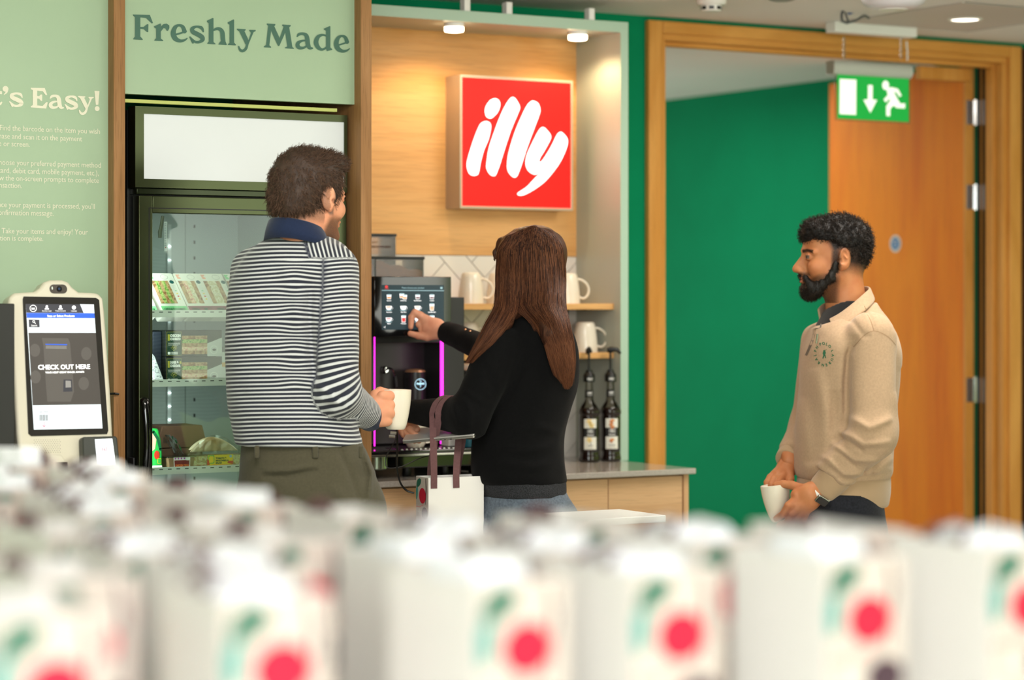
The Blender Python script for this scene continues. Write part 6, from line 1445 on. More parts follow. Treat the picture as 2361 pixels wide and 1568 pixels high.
def handF():
    pal = [(b(1828, 1040, .05), b(1812, 1082, .02), .027, .026), (b(1812, 1080, .02), b(1792, 1096, -.02), .025, .019), (b(1816, 1085, .01), b(1808, 1103, -.02), .022, .017)]
    ch = [([b(1792, 1090, -.01), b(1777, 1101, -.03), b(1769, 1113, -.05), b(1768, 1126, -.06)], [.0125, .0115, .0100, .0085]), ([b(1798, 1094, -.02), b(1785, 1106, -.045), b(1778, 1119, -.065)], [.0125, .0115, .0095]),
          ([b(1806, 1098, -.025), b(1797, 1108, -.05), b(1793, 1120, -.075), b(1795, 1128, -.08)], [.0125, .0110, .0095, .0085]), ([b(1820, 1090, -.01), b(1822, 1104, -.03), b(1818, 1116, -.05)], [.0130, .0120, .0100])]
    return mesh_hand(ch, pal)
nv, nf = handN(); fv, ff = handF()
inner = lambda P: smin(smin(loft(P, [(z, x_, y_, rx - .03, ry - .03) for z, x_, y_, rx, ry in TB], 2.2), chain(P, [sN, eN, wN, wN + axN * .02], [.045, .042, .030, .03], .03), .03), chain(P, [sF, eF, wF, b(1828, 1045, .045)], [.045, .04, .028, .027], .03), .03)
bv, bf = nets(inner, b(1800, 1110, 0) - [0, .3, 0], b(2095, 690, 0) + [.02, .3, 0], .009)
Qh = (hv - HB) @ RB; fa = face_attrs(Qh, beard=.75, fade=1.0)
scalp = sm(Qh[:, 2] + .25 * np.clip(-Qh[:, 0], 0, 1), -.050, .025) * sm(-Qh[:, 0] + .35 * np.clip(Qh[:, 2] - .02, 0, .1), -.030, -.005) * (1 - np.exp(-((Qh[:, 0] + .010) / .020) ** 4) * np.exp(-((Qh[:, 2] - .0) / .034) ** 4) * (np.abs(Qh[:, 1]) > .066))
fa['stubble'] = np.maximum(fa['stubble'], np.clip(scalp * 1.15, 0, 1) * (Qh[:, 2] > -.10))
V2, F2 = join([(hv, hf), (nv, nf), (fv, ff), (bv, bf)])
p2 = finish(b, (V2, F2), skin('tan_skin', 'b87a50', '1c1410'), 'bearded man in profile in a beige quarter-zip sweatshirt, holding a white mug by the doorway', pad([fa, {}, {}, {}], [len(hv), len(nv), len(fv), len(bv)]))
swo = fast_mesh('sweatshirt', v, f, m_sw, p2, MV)
def ribf(P): return smax(loft(P, TR, 2.2, .010), -loft(P, [(z, x_, y_, rx - .012, ry - .012) for z, x_, y_, rx, ry in TR], 2.2) * 1.0, .003) if False else loft(P, TR, 2.2, .010)
rv, rf = nets(ribf, b(1820, 1178, 0) - [0, .2, 0], b(2065, 1085, 0) + [0, .2, 0], .006); fast_mesh('hem_rib', rv, rf, rib, swo, MV)
cf_ = lambda P: smax(cap(P, wN - axN * .06, wN + axN * .03, .050, .043), np.abs(plane(P, wN - axN * .010, axN)) - .034, .006)
rv, rf = nets(cf_, wN - .11, wN + .11, .004); fast_mesh('cuff', rv, rf, rib, swo, MV)
cf_ = lambda P: smax(cap(P, wF - axF * .06, wF + axF * .03, .044, .038), np.abs(plane(P, wF - axF * .012, axF)) - .016, .004)
rv, rf = nets(cf_, wF - .08, wF + .08, .004); fast_mesh('cuff', rv, rf, rib, swo, MV)
# collar: a folded band between two curves
def band(name, top, bot, th, m, par, k=6):
    T_ = catmull([Vector(p) for p in top], k, False); B_ = catmull([Vector(p) for p in bot], k, False); n = len(T_); rows = 5
    V_ = np.array([[tuple(T_[i].lerp(B_[i], j / (rows - 1))) for j in range(rows)] for i in range(n)]).reshape(-1, 3)
    Fq_ = np.array([(i * rows + j, (i + 1) * rows + j, (i + 1) * rows + j + 1, i * rows + j + 1) for i in range(n - 1) for j in range(rows - 1)])
    o = fast_mesh(name, V_, Fq_, m, par, MV); s_ = o.modifiers.new('thickness', 'SOLIDIFY'); s_.thickness = th; s_.offset = 0
    q_ = o.modifiers.new('smooth', 'SUBSURF'); q_.levels = q_.render_levels = 1; return o
band('sweatshirt_collar', [b(1886, 712, .005), b(1898, 700, .045), b(1925, 688, .075), b(1960, 668, .07), b(1992, 660, .035), b(2004, 664, -.01), b(1990, 678, -.062), b(1962, 702, -.088), b(1936, 722, -.092), b(1912, 736, -.085)],
     [b(1892, 742, .0), b(1900, 730, .05), b(1922, 718, .09), b(1965, 700, .085), b(2002, 684, .045), b(2016, 692, -.01), b(2005, 708, -.085), b(1978, 730, -.122), b(1950, 746, -.132), b(1918, 752, -.118)], .007, m_sw, swo)
tv, tf_ = nets(lambda P: smax(loft(P, [(z - .012, x_, y_, rx - .012, ry - .03) for z, x_, y_, rx, ry in TB[-9:]] if False else b.secs([(690, 1925, 1985, .058), (712, 1905, 1995, .085), (745, 1885, 2010, .12), (790, 1870, 2040, .15)]), 2.2, .01), -cap(P, b(1975, 640, 0), b(1950, 690, 0), .060, .057), .004), b(1860, 790, 0) - [0, .2, 0], b(2050, 680, 0) + [0, .2, 0], .005)
fast_mesh('undershirt', tv, tf_, cloth('black_cotton', '131314', .9), p2, MV)
# zip pull
z0_ = b(1885, 770, -.128); z1_ = b(1882, 792, -.130)
zm = MB().tube([tuple(MV @ z0_), tuple(MV @ z1_)], [.0032, .0026], 8); zo = build('zip_pull', zm, M['steel'], None, smooth=True); zo.parent = swo
bpy.context.view_layer.update()
# embroidered chest badge laid on the cloth
from mathutils.bvhtree import BVHTree
def bvh_of(o): return BVHTree.FromPolygons([tuple(o.matrix_world @ q_.co) for q_ in o.data.vertices], [tuple(p_.vertices) for p_ in o.data.polygons])
def drape(mb, tree, off=.0012, d=FW, mx=None):
    out = []
    for q_ in mb.v:
        h_ = tree.ray_cast(Vector(q_) - d * .6, d); out.append(tuple((h_[0] if h_[0] is not None else Vector(q_)) - d * off))
    mb.v = out; return mb
tree = bvh_of(swo); fb = (WP(b, b(1905, 818, -.2)), RT, Vector((0, 0, 1)), -FW); g = MB(); Rr = .0235
fb = (fb[0], RT * .80, Vector((-.0, 0, 1.0)), -FW)
def circ_text(txt, a0, step, size):
    for i, ch in enumerate(txt):
        if ch == ' ': continue
        an = math.radians(a0 - i * step); add_text(g, ch, Rr * math.cos(an) + .0, Rr * 1.15 * math.sin(an), size, fb, 0, 0, bold=.0004, rot=an - PI / 2, align='CENTER')
circ_text('POLO', 112, 21, .011); circ_text('LAUREN', 20, -0.0 + 24, .0105); circ_text('RALPH', 232, 23, .0105)
g.flat([(-.002, .012), (.002, .013), (.003, .009), (.006, .004), (.003, .001), (.006, -.010), (.003, -.011), (.001, -.004), (-.003, -.012), (-.006, -.011), (-.003, -.002), (-.005, .003), (-.003, .008)], fb, 0, 0)
g.stroke([(.003, .008), (.007, .015)], .0012, fb, 0, 0)
drape(g, tree); g.v = [tuple(Vector(q_) - b.loc) for q_ in g.v]; bo = build('chest_embroidery', g, cloth('green_thread', '2f6a4a', .8), None, smooth=False); bo.parent = swo
def draped_line(name, path, w_, m, par, tree_, fig):
    g_ = MB(); q_ = catmull([Vector(((px - 1900) / 796., (800 - py) / 796., 0)) for px, py in path], 10, False)
    f_ = (WP(fig, fig(1900, 800, -.2)), RT, Vector((0, 0, 1)), -FW); g_.stroke([(p_.x, p_.y) for p_ in q_], w_, f_, 0, 0, round_=False); drape(g_, tree_); g_.v = [tuple(Vector(v_) - fig.loc) for v_ in g_.v]
    o_ = build(name, g_, m, None, smooth=False); o_.parent = par
m_seam = mat('taupe_seam', '9d7f60', .9); m_zip = mat('zip_tape', '6e6258', .6)
draped_line('shoulder_seam', [(1990, 708), (2002, 735), (2009, 764)], .0016, m_seam, swo, tree, b)
draped_line('sleeve_seam', [(1966, 800), (1985, 776), (2009, 764), (2040, 776), (2062, 796)], .0016, m_seam, swo, tree, b)
draped_line('zip_line', [(1893, 748), (1889, 772), (1880, 800), (1873, 822)], .0042, m_zip, swo, tree, b)
# jeans and shoes
jr = b.secs([(1150, 1858, 2030, .145), (1180, 1852, 2036, .155), (1230, 1848, 2045, .165), (1290, 1856, 2040, .16)])
gB = lambda px, z, dd=0: np.array([(px - 1950) / 796., dd, z])
LB = legs_fn(gB(1935, .84, -.085), gB(1945, .84, .085), gB(1930, .47, -.1), gB(1950, .47, .09), gB(1945, .10, -.1), gB(1965, .10, .1), .105, .075, .06)
jn = lambda P: smax(smin(loft(P, jr, 2.3, .006), LB(P), .04), .07 - P[:, 2], .004) - bump(P, [b(1970, 1166, -.18), b(1972, 1230, -.18)], .003, .002)
v, f = nets(jn, [-.24, -.24, .05], [.24, .24, .88], .0078); fast_mesh('jeans', v, f, cloth('black_denim', '23242b', .9, .2, 500, amt=.25), p2, MV)
shoes(p2, [(gB(1945, 0, -.1), -1, -.1), (gB(1965, 0, .1), -1, .05)])
# watch on the near wrist
ws_ = b(1890, 1136, -.165); ad = axN
wf = lambda P: smax(np.abs(cap(P, ws_ - ad * .05, ws_ + ad * .05, .0360, .0350)) - .0018, np.abs(plane(P, ws_ + ad * .002, ad)) - .0105, .002)
v, f = nets(wf, ws_ - .06, ws_ + .06, .0021); wo = fast_mesh('watch_strap', v, f, mat('white_strap', 'e8e6e2', .5), p2, MV)
wd = np.array([.12, -.75, -.35]); wd = wd - ad * (wd @ ad); wd /= np.linalg.norm(wd); ws2 = np.cross(ad, wd); wc = ws_ + ad * .002 + wd * .0385
RW = np.stack([ad, ws2, wd], 1).astype(f32)
def rbox(P, c, hs, r): q_ = np.abs((P - c.astype(f32)) @ RW) - (np.array(hs, f32) - r); return np.sqrt((np.maximum(q_, 0) ** 2).sum(1)) + np.minimum(q_.max(1), 0) - r
v, f = nets(lambda P: rbox(P, wc, (.0125, .0205, .005), .004), wc - .03, wc + .03, .0018); wk = fast_mesh('watch_case', v, f, M['steel'], wo, MV)
v, f = nets(lambda P: rbox(P, wc + wd * .003, (.0105, .0185, .004), .0025), wc - .03, wc + .03, .0016); fast_mesh('watch_face', v, f, M['gloss'], wo, MV)
# hair: dark curls, faded sides
def hair2(Q):
    d = ell(Q, (-.012, 0, .054), (.094, .078, .076))
    d = smin(d, ell(Q, (.056, 0, .086), (.042, .058, .028)), .02); d = smin(d, ell(Q, (.080, 0, .070), (.016, .046, .020)), .015)
    d = smin(d, ell(Q, (-.068, 0, .028), (.030, .056, .050)), .02)
    d -= .0052 * noise3(Q, 150, 12) + .006 * noise3(Q, 70, 19)
    Qa = Q.copy(); Qa[:, 1] = np.abs(Qa[:, 1])
    d = smax(d, -ell(Q, (.112, 0, -.020), (.075, .12, .078)), .012); d = smax(d, -ell(Qa, (.010, .105, .000), (.062, .045, .062)), .012)
    d = smax(d, .056 - Q[:, 2] - 2.2 * np.clip(.012 - Q[:, 0], 0, 1) - .5 * np.clip(Q[:, 0] - .06, 0, 1), .006)
    d = smax(d, -.030 - Q[:, 2] + .3 * (Q[:, 0] + .06), .015); d = smax(d, -ell(Q, (.020, 0, -.085), (.100, .12, .090)), .012)
    return d
v, f = nets(lambda P: hair2((P - HB.astype(f32)) @ RB.astype(f32)), HB - np.array([.16, .16, .11]), HB + np.array([.16, .16, .18]), .0033)
m_h2 = mat('black_hair', '15110f', .5, noise=(140, .4), bump=(420, .7, .002)); h2 = fast_mesh('hair', v, f, m_h2, p2, MV)
V_, F_, tn = short_strands(v, f, HB, RB, 6500, .017, lambda Q, Nq, r: Nq * .6 + r.normal(size=Q.shape) * .8, .0034, .00075, 6, 9, keep=lambda Q, r: ~((Q[:, 2] < .050) & (Q[:, 0] > .010) & (np.abs(Q[:, 1]) > .035)))
fast_mesh('hair_curls', V_, F_, strand_mat('black_curls', '0d0b0a', '30261f'), h2, MV, dict(tone=tn), smooth=True)['kind'] = 'stuff'
# beard
def beard_sdf(Q):
    base = head_sdf(Q, True); Qa = Q.copy(); Qa[:, 1] = np.abs(Qa[:, 1])
    vol = smin(ell(Q, (.071, 0, -.088), (.0315, .038, .030)), cap(Qa, (.058, .034, -.080), (.022, .056, -.050), .021, .013), .02)
    vol = smin(vol, cap(Qa, (.022, .060, -.050), (.010, .069, -.010), .014, .008), .012)
    vol = smin(vol, cap(Qa, (.102, .0, -.0425), (.092, .026, -.052), .0055, .0060), .004)
    vol = smin(vol, cap(Qa, (.090, .027, -.050), (.076, .034, -.078), .0075, .011), .006)
    vol = smax(vol, -ell(Q, (.102, 0, -.0575), (.014, .020, .0085)), .003)
    return smax(vol, -(base + .0005), .001) + .0018 * noise3(Q, 180, 31)
v, f = nets(lambda P: beard_sdf((P - HB.astype(f32)) @ RB.astype(f32)), HB - np.array([.14, .12, .16]), HB + np.array([.05, .12, .03]), .0026)
bd = fast_mesh('beard', v, f, m_h2, p2, MV)
V_, F_, tn = short_strands(v, f, HB, RB, 4200, .010, lambda Q, Nq, r: Nq * .5 + np.array([.15, 0, -.8]) + r.normal(size=Q.shape) * .35, .0008, .0005, 12, 5)
fast_mesh('beard_strands', V_, F_, strand_mat('beard_hairs', '0f0c0a', '33261c'), bd, MV, dict(tone=tn), smooth=True)['kind'] = 'stuff'
# his mug
M['mug_w'] = cream('white_textured_glaze')
mt = b(1786, 1118, -.10); mb_ = b(1797, 1203, -.10); axm = Vector(tuple(MV @ (mt - mb_)))
held_mug(WP(b, mb_), axm, 'white textured mug held low by the bearded man', h=float(np.linalg.norm(mt - mb_)), r0=.022, r1=.041, handle=tuple(RT * .3 + FW), m=M['mug_w'])

# ------------------------------------------------------------------ the woman in black
c = Fig(6.85, 1210); c_fig = c
jm = [(704, 1185, 1262, .045), (722, 1160, 1285, .070), (742, 1140, 1306, .092), (768, 1122, 1322, .112), (800, 1112, 1332, .125), (850, 1108, 1336, .130), (900, 1104, 1330, .130), (950, 1096, 1315, .130), (1000, 1089, 1302, .130), (1050, 1086, 1301, .132), (1095, 1088, 1306, .136), (1114, 1094, 1308, .134)]
TC = c.secs(jm)
s1_, e1_, w1_ = c(1155, 800, -.085), c(1084, 960, -.13), c(950, 949, .05)
s2_, e2_, w2_ = c(1180, 790, .09), c(1135, 812, .22), c(1032, 766, .41)
ax1 = (w1_ - e1_) / np.linalg.norm(w1_ - e1_); ax2_ = (w2_ - e2_) / np.linalg.norm(w2_ - e2_)
def bodyC(P): return loft(P, TC, 2.2, .010)
fC = [([c(1180, 1000, -.13), c(1240, 985, -.15), c(1300, 1000, -.1)], .012, .004), ([c(1150, 1030, -.13), c(1220, 1040, -.15), c(1295, 1025, -.1)], .012, .005), ([c(1130, 1065, -.12), c(1230, 1078, -.15), c(1300, 1062, -.1)], .012, .005), ([c(1222, 800, -.15), c(1200, 860, -.15), c(1158, 935, -.15), c(1118, 1000, -.14)], .010, -.012), ([c(1045, 925, -.12), c(1062, 985, -.15)], .007, .006), ([c(1068, 915, -.15), c(1085, 950, -.19), c(1080, 1000, -.17)], .007, .006), ([c(1070, 900, -.16), c(1120, 930, -.18), c(1150, 900, -.17)], .008, .005), ([c(1000, 920, .0), c(1012, 975, .0)], .006, .003),
      ([c(1112, 830, -.13), c(1140, 900, -.14), c(1110, 960, -.12)], .012, -.004), ([c(1300, 800, -.08), c(1310, 900, -.06)], .02, .004)]
def jumper(P):
    d = smin(bodyC(P), smax(chain(P, [s1_, e1_, w1_], [.064, .056, .034], .03), plane(P, w1_ + ax1 * .012, ax1), .003), .009)
    d = smin(d, smax(chain(P, [s2_, e2_, w2_], [.058, .043, .034], .03), plane(P, w2_ + ax2_ * .01, ax2_), .003), .022)
    for pts, w_, h_ in fC: d = d - bump(P, pts, w_, h_)
    return d - .0018 * noise3(P * np.array([1, 1, .7], f32), 50, 6)
v, f = nets(jumper, c(925, 1122, 0) - [0, .22, 0], c(1350, 695, 0) + [.02, .5, 0], .0052)
m_jm = cloth('black_knit', '070708', .95, .06, 500, amt=.3)
HC = c(1224, 612, 0); RC = head_rot(-math.cos(.62), math.sin(.62), -.02)
hv, hf = make_head(HC, RC, False, .0032, .96)
def handP():
    c = lambda px, py, dd: c_fig(px, py, dd - .012)
    W = c(1030, 766, .42)
    pal = [(W, c(1004, 757, .44), .023, .024), (c(1008, 750, .44), c(983, 740, .45), .021, .016), (c(1006, 764, .435), c(985, 757, .44), .022, .016)]
    ch = [([c(984, 738, .452), c(968, 727, .452), c(957, 721, .452), c(949, 731, .452), c(947, 754, .450)], [.0135, .0120, .0112, .0098, .0080]),
          ([c(984, 746, .45), c(972, 741, .455), c(966, 748, .455), c(974, 758, .45)], [.0120, .0105, .0098, .0085]),
          ([c(986, 754, .445), c(976, 752, .452), c(972, 760, .45), c(980, 766, .445)], [.0115, .010, .0095, .0085]),
          ([c(990, 760, .44), c(982, 761, .447), c(980, 768, .444)], [.0105, .0095, .008]),
          ([c(1006, 771, .43), c(985, 777, .435), c(965, 774, .44), c(946, 769, .445)], [.0150, .0120, .0105, .0085])]
    return mesh_hand(ch, pal)
def handL():
    W = c(948, 950, .12)
    pal = [(W, c(934, 970, .12), .022, .024), (c(938, 966, .12), c(932, 992, .10), .022, .018)]
    ch = [([c(926, 985, .10), c(932, 1002, .08), c(946, 1012, .06)], [.011, .0098, .0085]), ([c(934, 990, .09), c(942, 1008, .06), c(956, 1016, .04)], [.011, .0098, .0085]), ([c(940, 992, .08), c(952, 1008, .05), c(966, 1016, .03)], [.011, .0098, .0085]),
          ([c(944, 990, .07), c(958, 1004, .04), c(972, 1012, .02)], [.0105, .0092, .008]), ([c(944, 968, .11), c(954, 982, .08), c(962, 990, .06)], [.0125, .011, .009])]
    return mesh_hand(ch, pal)
pv, pf = handP(); lv, lf = handL()
inner = lambda P: smin(smin(loft(P, [(z, x_, y_, rx - .018, ry - .018) for z, x_, y_, rx, ry in TC], 2.2), chain(P, [s1_, e1_, w1_], [.042, .038, .024], .03), .03), chain(P, [s2_, e2_, w2_ + ax2_ * .02], [.04, .032, .023], .03), .03)
bv, bf = nets(inner, c(925, 1122, 0) - [0, .22, 0], c(1350, 715, 0) + [.02, .5, 0], .009)
V2, F2 = join([(hv, hf), (pv, pf), (lv, lf), (bv, bf)])
fa = face_attrs((hv - HC) @ RC)
p3 = finish(c, (V2, F2), skin('fair_skin', 'dba082', '3a2a20'), 'woman with long brown hair in a black jumper, tapping the coffee machine screen', pad([fa, {}, {}, {}], [len(hv), len(pv), len(lv), len(bv)]))
jo = fast_mesh('jumper', v, f, m_jm, p3, MV)
for (px, py, dd) in ((946, 937, .012), (954, 938, .006), (962, 939, .001)): 
    q_ = c(px, py, dd); nrm = np.array([0, -1, -.0]); 
    v, f = nets(lambda P: smin(ell(P, c(px, py, dd), (.0042, .003, .0042)), cap(P, c(px + 2, py + 3, dd), c(px + 3, py + 3, dd), .0022), .002), c(px, py, dd) - .012, c(px, py, dd) + .012, .0011); fast_mesh('cuff_stud', v, f, mat('gold_stud', 'd9a47c', .2, metal=1), jo, MV)
for (px, py) in ((1073, 760), (1084, 764)):
    v, f = nets(lambda P: ell(P, c(px, py, .29 - .0), (.0042, .0042, .0042)), c(px, py, .29) - .012, c(px, py, .29) + .012, .0014); fast_mesh('cuff_stud', v, f, mat('gold_stud', 'd9a47c', .2, metal=1), jo, MV)
sec = c.secs([(1095, 1105, 1304, .130), (1120, 1104, 1306, .134), (1143, 1108, 1307, .132)])
v, f = nets(lambda P: loft(P, sec, 2.2, .006) - .002 * noise3(P, 60, 2), c(1080, 1160, 0) - [0, .2, 0], c(1325, 1080, 0) + [0, .2, 0], .006)
mg = mat('marled_grey_knit', '26272b', .95, noise=(420, .9), bump=(500, .4, .0008)); fast_mesh('under_top', v, f, mg, p3, MV)
jr = c.secs([(1128, 1112, 1302, .125), (1160, 1110, 1306, .13), (1210, 1108, 1312, .135), (1270, 1114, 1312, .13)])
gC = lambda px, z, dd=0: np.array([(px - 1210) / 814., dd, z])
LC = legs_fn(gC(1155, .78, .02), gC(1262, .78, -.02), gC(1155, .45, .03), gC(1262, .45, -.02), gC(1160, .10, .05), gC(1262, .10, .0), .10, .066, .05)
v, f = nets(lambda P: smax(smin(loft(P, jr, 2.3, .006), LC(P), .04), .07 - P[:, 2], .004) - bump(P, [c(1272, 1140, -.13), c(1268, 1200, -.14), c(1290, 1205, -.1)], .003, .002), [-.22, -.2, .05], [.22, .22, .92], .0078)
fast_mesh('jeans', v, f, cloth('grey_blue_denim', '5c6672', .9, .2, 500, amt=.25), p3, MV)
shoes(p3, [(gC(1160, 0, .05), -.6, .8), (gC(1262, 0, .0), -.5, .85)], 'e0ded8')
# long hair: a body volume with strands combed over it
cur = [c(1262, 700, -.10), c(1282, 770, -.145), c(1300, 840, -.15), c(1306, 888, -.145)]
lft = [c(1185, 690, -.06), c(1160, 740, -.11), c(1125, 790, -.135), c(1092, 828, -.12)]
hs = c.secs([(533, 1200, 1262, .05, -.0), (550, 1166, 1285, .085), (580, 1147, 1298, .108), (620, 1146, 1303, .112), (660, 1146, 1304, .108), (700, 1143, 1302, .10), (728, 1150, 1298, .085)])
def hair3(P):
    d = loft(P, hs, 2.1, .02)
    d = smin(d, chain(P, cur, [.044, .038, .026, .008], .02), .035); d = smin(d, chain(P, lft, [.034, .024, .013, .004], .02), .03)
    Q = (P - HC.astype(f32)) @ RC.astype(f32)
    d = smax(d, -ell(Q, (.120, 0, -.035), (.085, .066, .105)), .012)
    d = smin(d, ell(Q, (-.012, 0, .034), (.097, .082, .079)), .02)
    d = smin(d, chain(P, [c(1190, 545, .03), c(1158, 562, .05), c(1144, 582, .055), c(1141, 600, .05)], [.020, .016, .009, .004], .01), .02)
    d -= .003 * noise3(P * np.array([1, 1, .12], f32), 130, 7)
    return d
v, f = nets(hair3, c(1060, 905, 0) - [0, .23, 0], c(1340, 515, 0) + [0, .18, 0], .0045)
m_h3 = mat('long_brown_hair', '3a2117', .45); k = NT(m_h3); tcn = k.n('ShaderNodeTexCoord'); mp = k.n('ShaderNodeMapping'); mp.inputs['Scale'].default_value = (260, 260, 9); n_ = k.n('ShaderNodeTexNoise'); n_.inputs['Scale'].default_value = 1; k.l(tcn.outputs['Object'], mp.inputs[0]); k.l(mp.outputs[0], n_.inputs['Vector']); r_ = k.n('ShaderNodeValToRGB'); r_.color_ramp.elements[0].position = .3; r_.color_ramp.elements[0].color = (*lin('24130d'), 1); r_.color_ramp.elements[1].position = .75; r_.color_ramp.elements[1].color = (*lin('5c3827'), 1); k.l(n_.outputs['Fac'], r_.inputs[0]); k.l(r_.outputs[0], k.b.inputs['Base Color'])
h3 = fast_mesh('hair', v, f, m_h3, p3, MV)
def long_strands(n=7600, seed=21, m=22):
    r = np.random.default_rng(seed)
    tree = BVHTree.FromPolygons([tuple(q_) for q_ in v], [tuple(q_) for q_ in f])
    # silhouettes in photo rows, left and right edge of the mass
    ys = np.array([530, 545, 575, 610, 650, 700, 740, 790, 840, 892.]); 
    out = []; tone = []
    for i in range(n):
        side = r.uniform(); u0 = r.uniform(-1, 1); right = u0 > -.42 + r.normal() * .05
        y1 = (898 - 48 * abs(r.normal()) - 50 * max(0, .25 - u0) - 20 * max(0, u0 - .6)) if right else (838 - 70 * r.uniform() ** 1.2)
        y = np.linspace(521 + 24 * abs(u0) ** 2 + r.uniform(0, 60) * (r.uniform() < .4), y1, m); w_ = np.zeros(m); x = np.zeros(m)
        L_ = np.interp(y, [520, 528, 545, 575, 620, 660, 700], [1222, 1192, 1170, 1149, 1145, 1145, 1142]); R_ = np.interp(y, [520, 528, 545, 575, 620, 660, 700], [1238, 1266, 1282, 1296, 1302, 1303, 1302])
        xa = (L_ + R_) / 2 + u0 * (R_ - L_) / 2
        if right:
            L2 = np.interp(y, [700, 740, 790, 840, 895], [1180, 1222, 1248, 1266, 1290]); R2 = np.interp(y, [700, 740, 790, 840, 895], [1303, 1311, 1322, 1326, 1318]); uu = np.clip((u0 + .42) / 1.42, 0, 1)
        else:
            L2 = np.interp(y, [700, 740, 790, 835], [1142, 1122, 1098, 1074]); R2 = np.interp(y, [700, 740, 790, 835], [1200, 1180, 1140, 1088]); uu = np.clip((u0 + 1) / .58, 0, 1)
        xb = L2 + uu * (R2 - L2); kx = sm(y, 660, 745); x = xa * (1 - kx) + xb * kx + r.normal() * 1.2 + 1.6 * np.sin(y / r.uniform(22, 48) + r.uniform(0, 6))
        pts = []
        last = None
        for xx, yy in zip(x, y):
            p_ = c(xx, yy, -.4); h_ = tree.ray_cast(Vector(p_), Vector((0, 1, 0)))
            dd = h_[0].y if h_[0] is not None else (last if last is not None else 0.0)
            if h_[0] is None and last is not None: dd = last
            last = dd; pts.append(c(xx, yy, dd - .0015))
        pts = np.array(pts); pts[:, 1] = np.convolve(np.pad(pts[:, 1], 2, 'edge'), np.ones(5) / 5, 'valid') - .0025 - .004 * r.uniform()
        out.append(pts); tt = r.uniform(0, 1) ** 1.3; tone.append(np.clip(tt + .35 * sm(y, 700, 860) - .1, 0, 1))
    P_ = np.array(out); V_, F_ = strands(P_, .00068 * r.uniform(.6, 1.5, n)); return V_, F_, np.repeat(np.array(tone).reshape(n, m, 1), 3, 2).ravel()
V_, F_, tn = long_strands()
fast_mesh('hair_strands', V_, F_, strand_mat('brown_lengths', '28130c', '7a4c32', .45), h3, MV, dict(tone=tn), smooth=True)['kind'] = 'stuff'

# ------------------------------------------------------------------ what she carries
def rib_strip(name, pts, w_, m, par, wdir, th=.0012):
    P_ = catmull([Vector(tuple(MV @ q_)) for q_ in pts], 6, False); n = len(P_); V_ = []; wd_ = [Vector(tuple(MV @ np.array(x_))) for x_ in wdir]
    for i, p_ in enumerate(P_):
        t_ = i / (n - 1) * (len(wd_) - 1); j = min(int(t_), len(wd_) - 2); e_ = wd_[j].lerp(wd_[j + 1], t_ - j).normalized() * w_ / 2
        V_ += [tuple(p_ - e_), tuple(p_ + e_)]
    mb2 = MB(); mb2.add([tuple(Vector(q_) + c.loc) for q_ in V_], [(2 * i, 2 * i + 1, 2 * i + 3, 2 * i + 2) for i in range(n - 1)])
    o = build(name, mb2, m, par, smooth=60); s_ = o.modifiers.new('thickness', 'SOLIDIFY'); s_.thickness = th; return o
M['ribbon'] = cloth('mauve_cotton_tape', '6f4f50', .9, .2, 900)
LF = spm('bag_print_a', ['d9c3b0', 'e0cdbb', 'd2b7a2'], 10); 
PR = [mat('print_beige', 'd6c8be', .6), mat('print_red', 'd8163c', .55), mat('print_leaf', '1f6b55', .55), mat('print_teal', '3f9c93', .55), mat('print_plum', '4c3540', .55), mat('print_cream', 'efe8dc', .6), mat('print_pink', 'e59a90', .6)]
def gusset_art(g, fr, w_, h_, off=.0006):
    """printed side panel: beige ground, cherry, leaves, blossom, dark stones"""
    q_ = lambda pts: [(p_[0] * w_, p_[1] * h_) for p_ in pts]
    g.flat(rect2(0.001, 0.001, w_ - .001, h_ - .001), fr, off, 0)
    L = [(2, [(.05, .885), (.10, .95), (.28, .98), (.42, .965), (.38, .92), (.22, .885)]), (3, [(.02, .86), (.16, .88), (.15, .78), (.03, .74)])]
    for mi_, pts in L: g.flat([tuple(p_) for p_ in catmull([(x_ * w_, y_ * h_, 0) for x_, y_ in pts], 4)] if False else [(p_.x, p_.y) for p_ in catmull([(x_ * w_, y_ * h_, 0) for x_, y_ in pts], 4)], fr, off * 1.6, mi_)
    g.flat(ell2(.54 * w_, .79 * h_, .27 * w_, .27 * w_ * .92, 28), fr, off * 2.2, 1)
    g.stroke([(.80 * w_, .98 * h_), (.84 * w_, .88 * h_), (.78 * w_, .70 * h_)], [.004, .006, .003], fr, off * 2, 4)
    for cx_, cy_, s_ in ((.32, .60, .11), (.70, .585, .12), (.55, .50, .09), (.12, .52, .09), (.85, .36, .1)):
        for k_ in range(5):
            a_ = k_ * 2 * PI / 5 + cx_ * 9; g.flat(ell2((cx_) * w_ + s_ * w_ * .62 * math.cos(a_), cy_ * h_ + s_ * w_ * .62 * math.sin(a_), s_ * w_ * .52, s_ * w_ * .26, 12, a_), fr, off * (2.4 + k_ * .15), 5)
    g.flat(ell2(.28 * w_, .37 * h_, .26 * w_, .20 * w_, 22), fr, off * 1.9, 4); g.flat(ell2(.26 * w_, .37 * h_, .17 * w_, .11 * w_, 22), fr, off * 2.3, 0); g.flat(ell2(.68 * w_, .22 * h_, .24 * w_, .24 * w_, 22), fr, off * 1.9, 1); g.flat(ell2(.74 * w_, .595 * h_, .24 * w_, .20 * w_, 22), fr, off * 3.4, 4)
    g.flat(ell2(.2 * w_, .12 * h_, .16 * w_, .12 * w_, 18, .5), fr, off * 1.9, 2); g.stroke([(.02 * w_, .66 * h_), (.3 * w_, .66 * h_), (.6 * w_, .69 * h_)], .003, fr, off * 1.5, 6)
M['bagw'] = mat('bag_white_card', 'f0ede9', .6, noise=(5, .02)); M['bagin'] = mat('bag_inside', 'e8e8ea', .7)
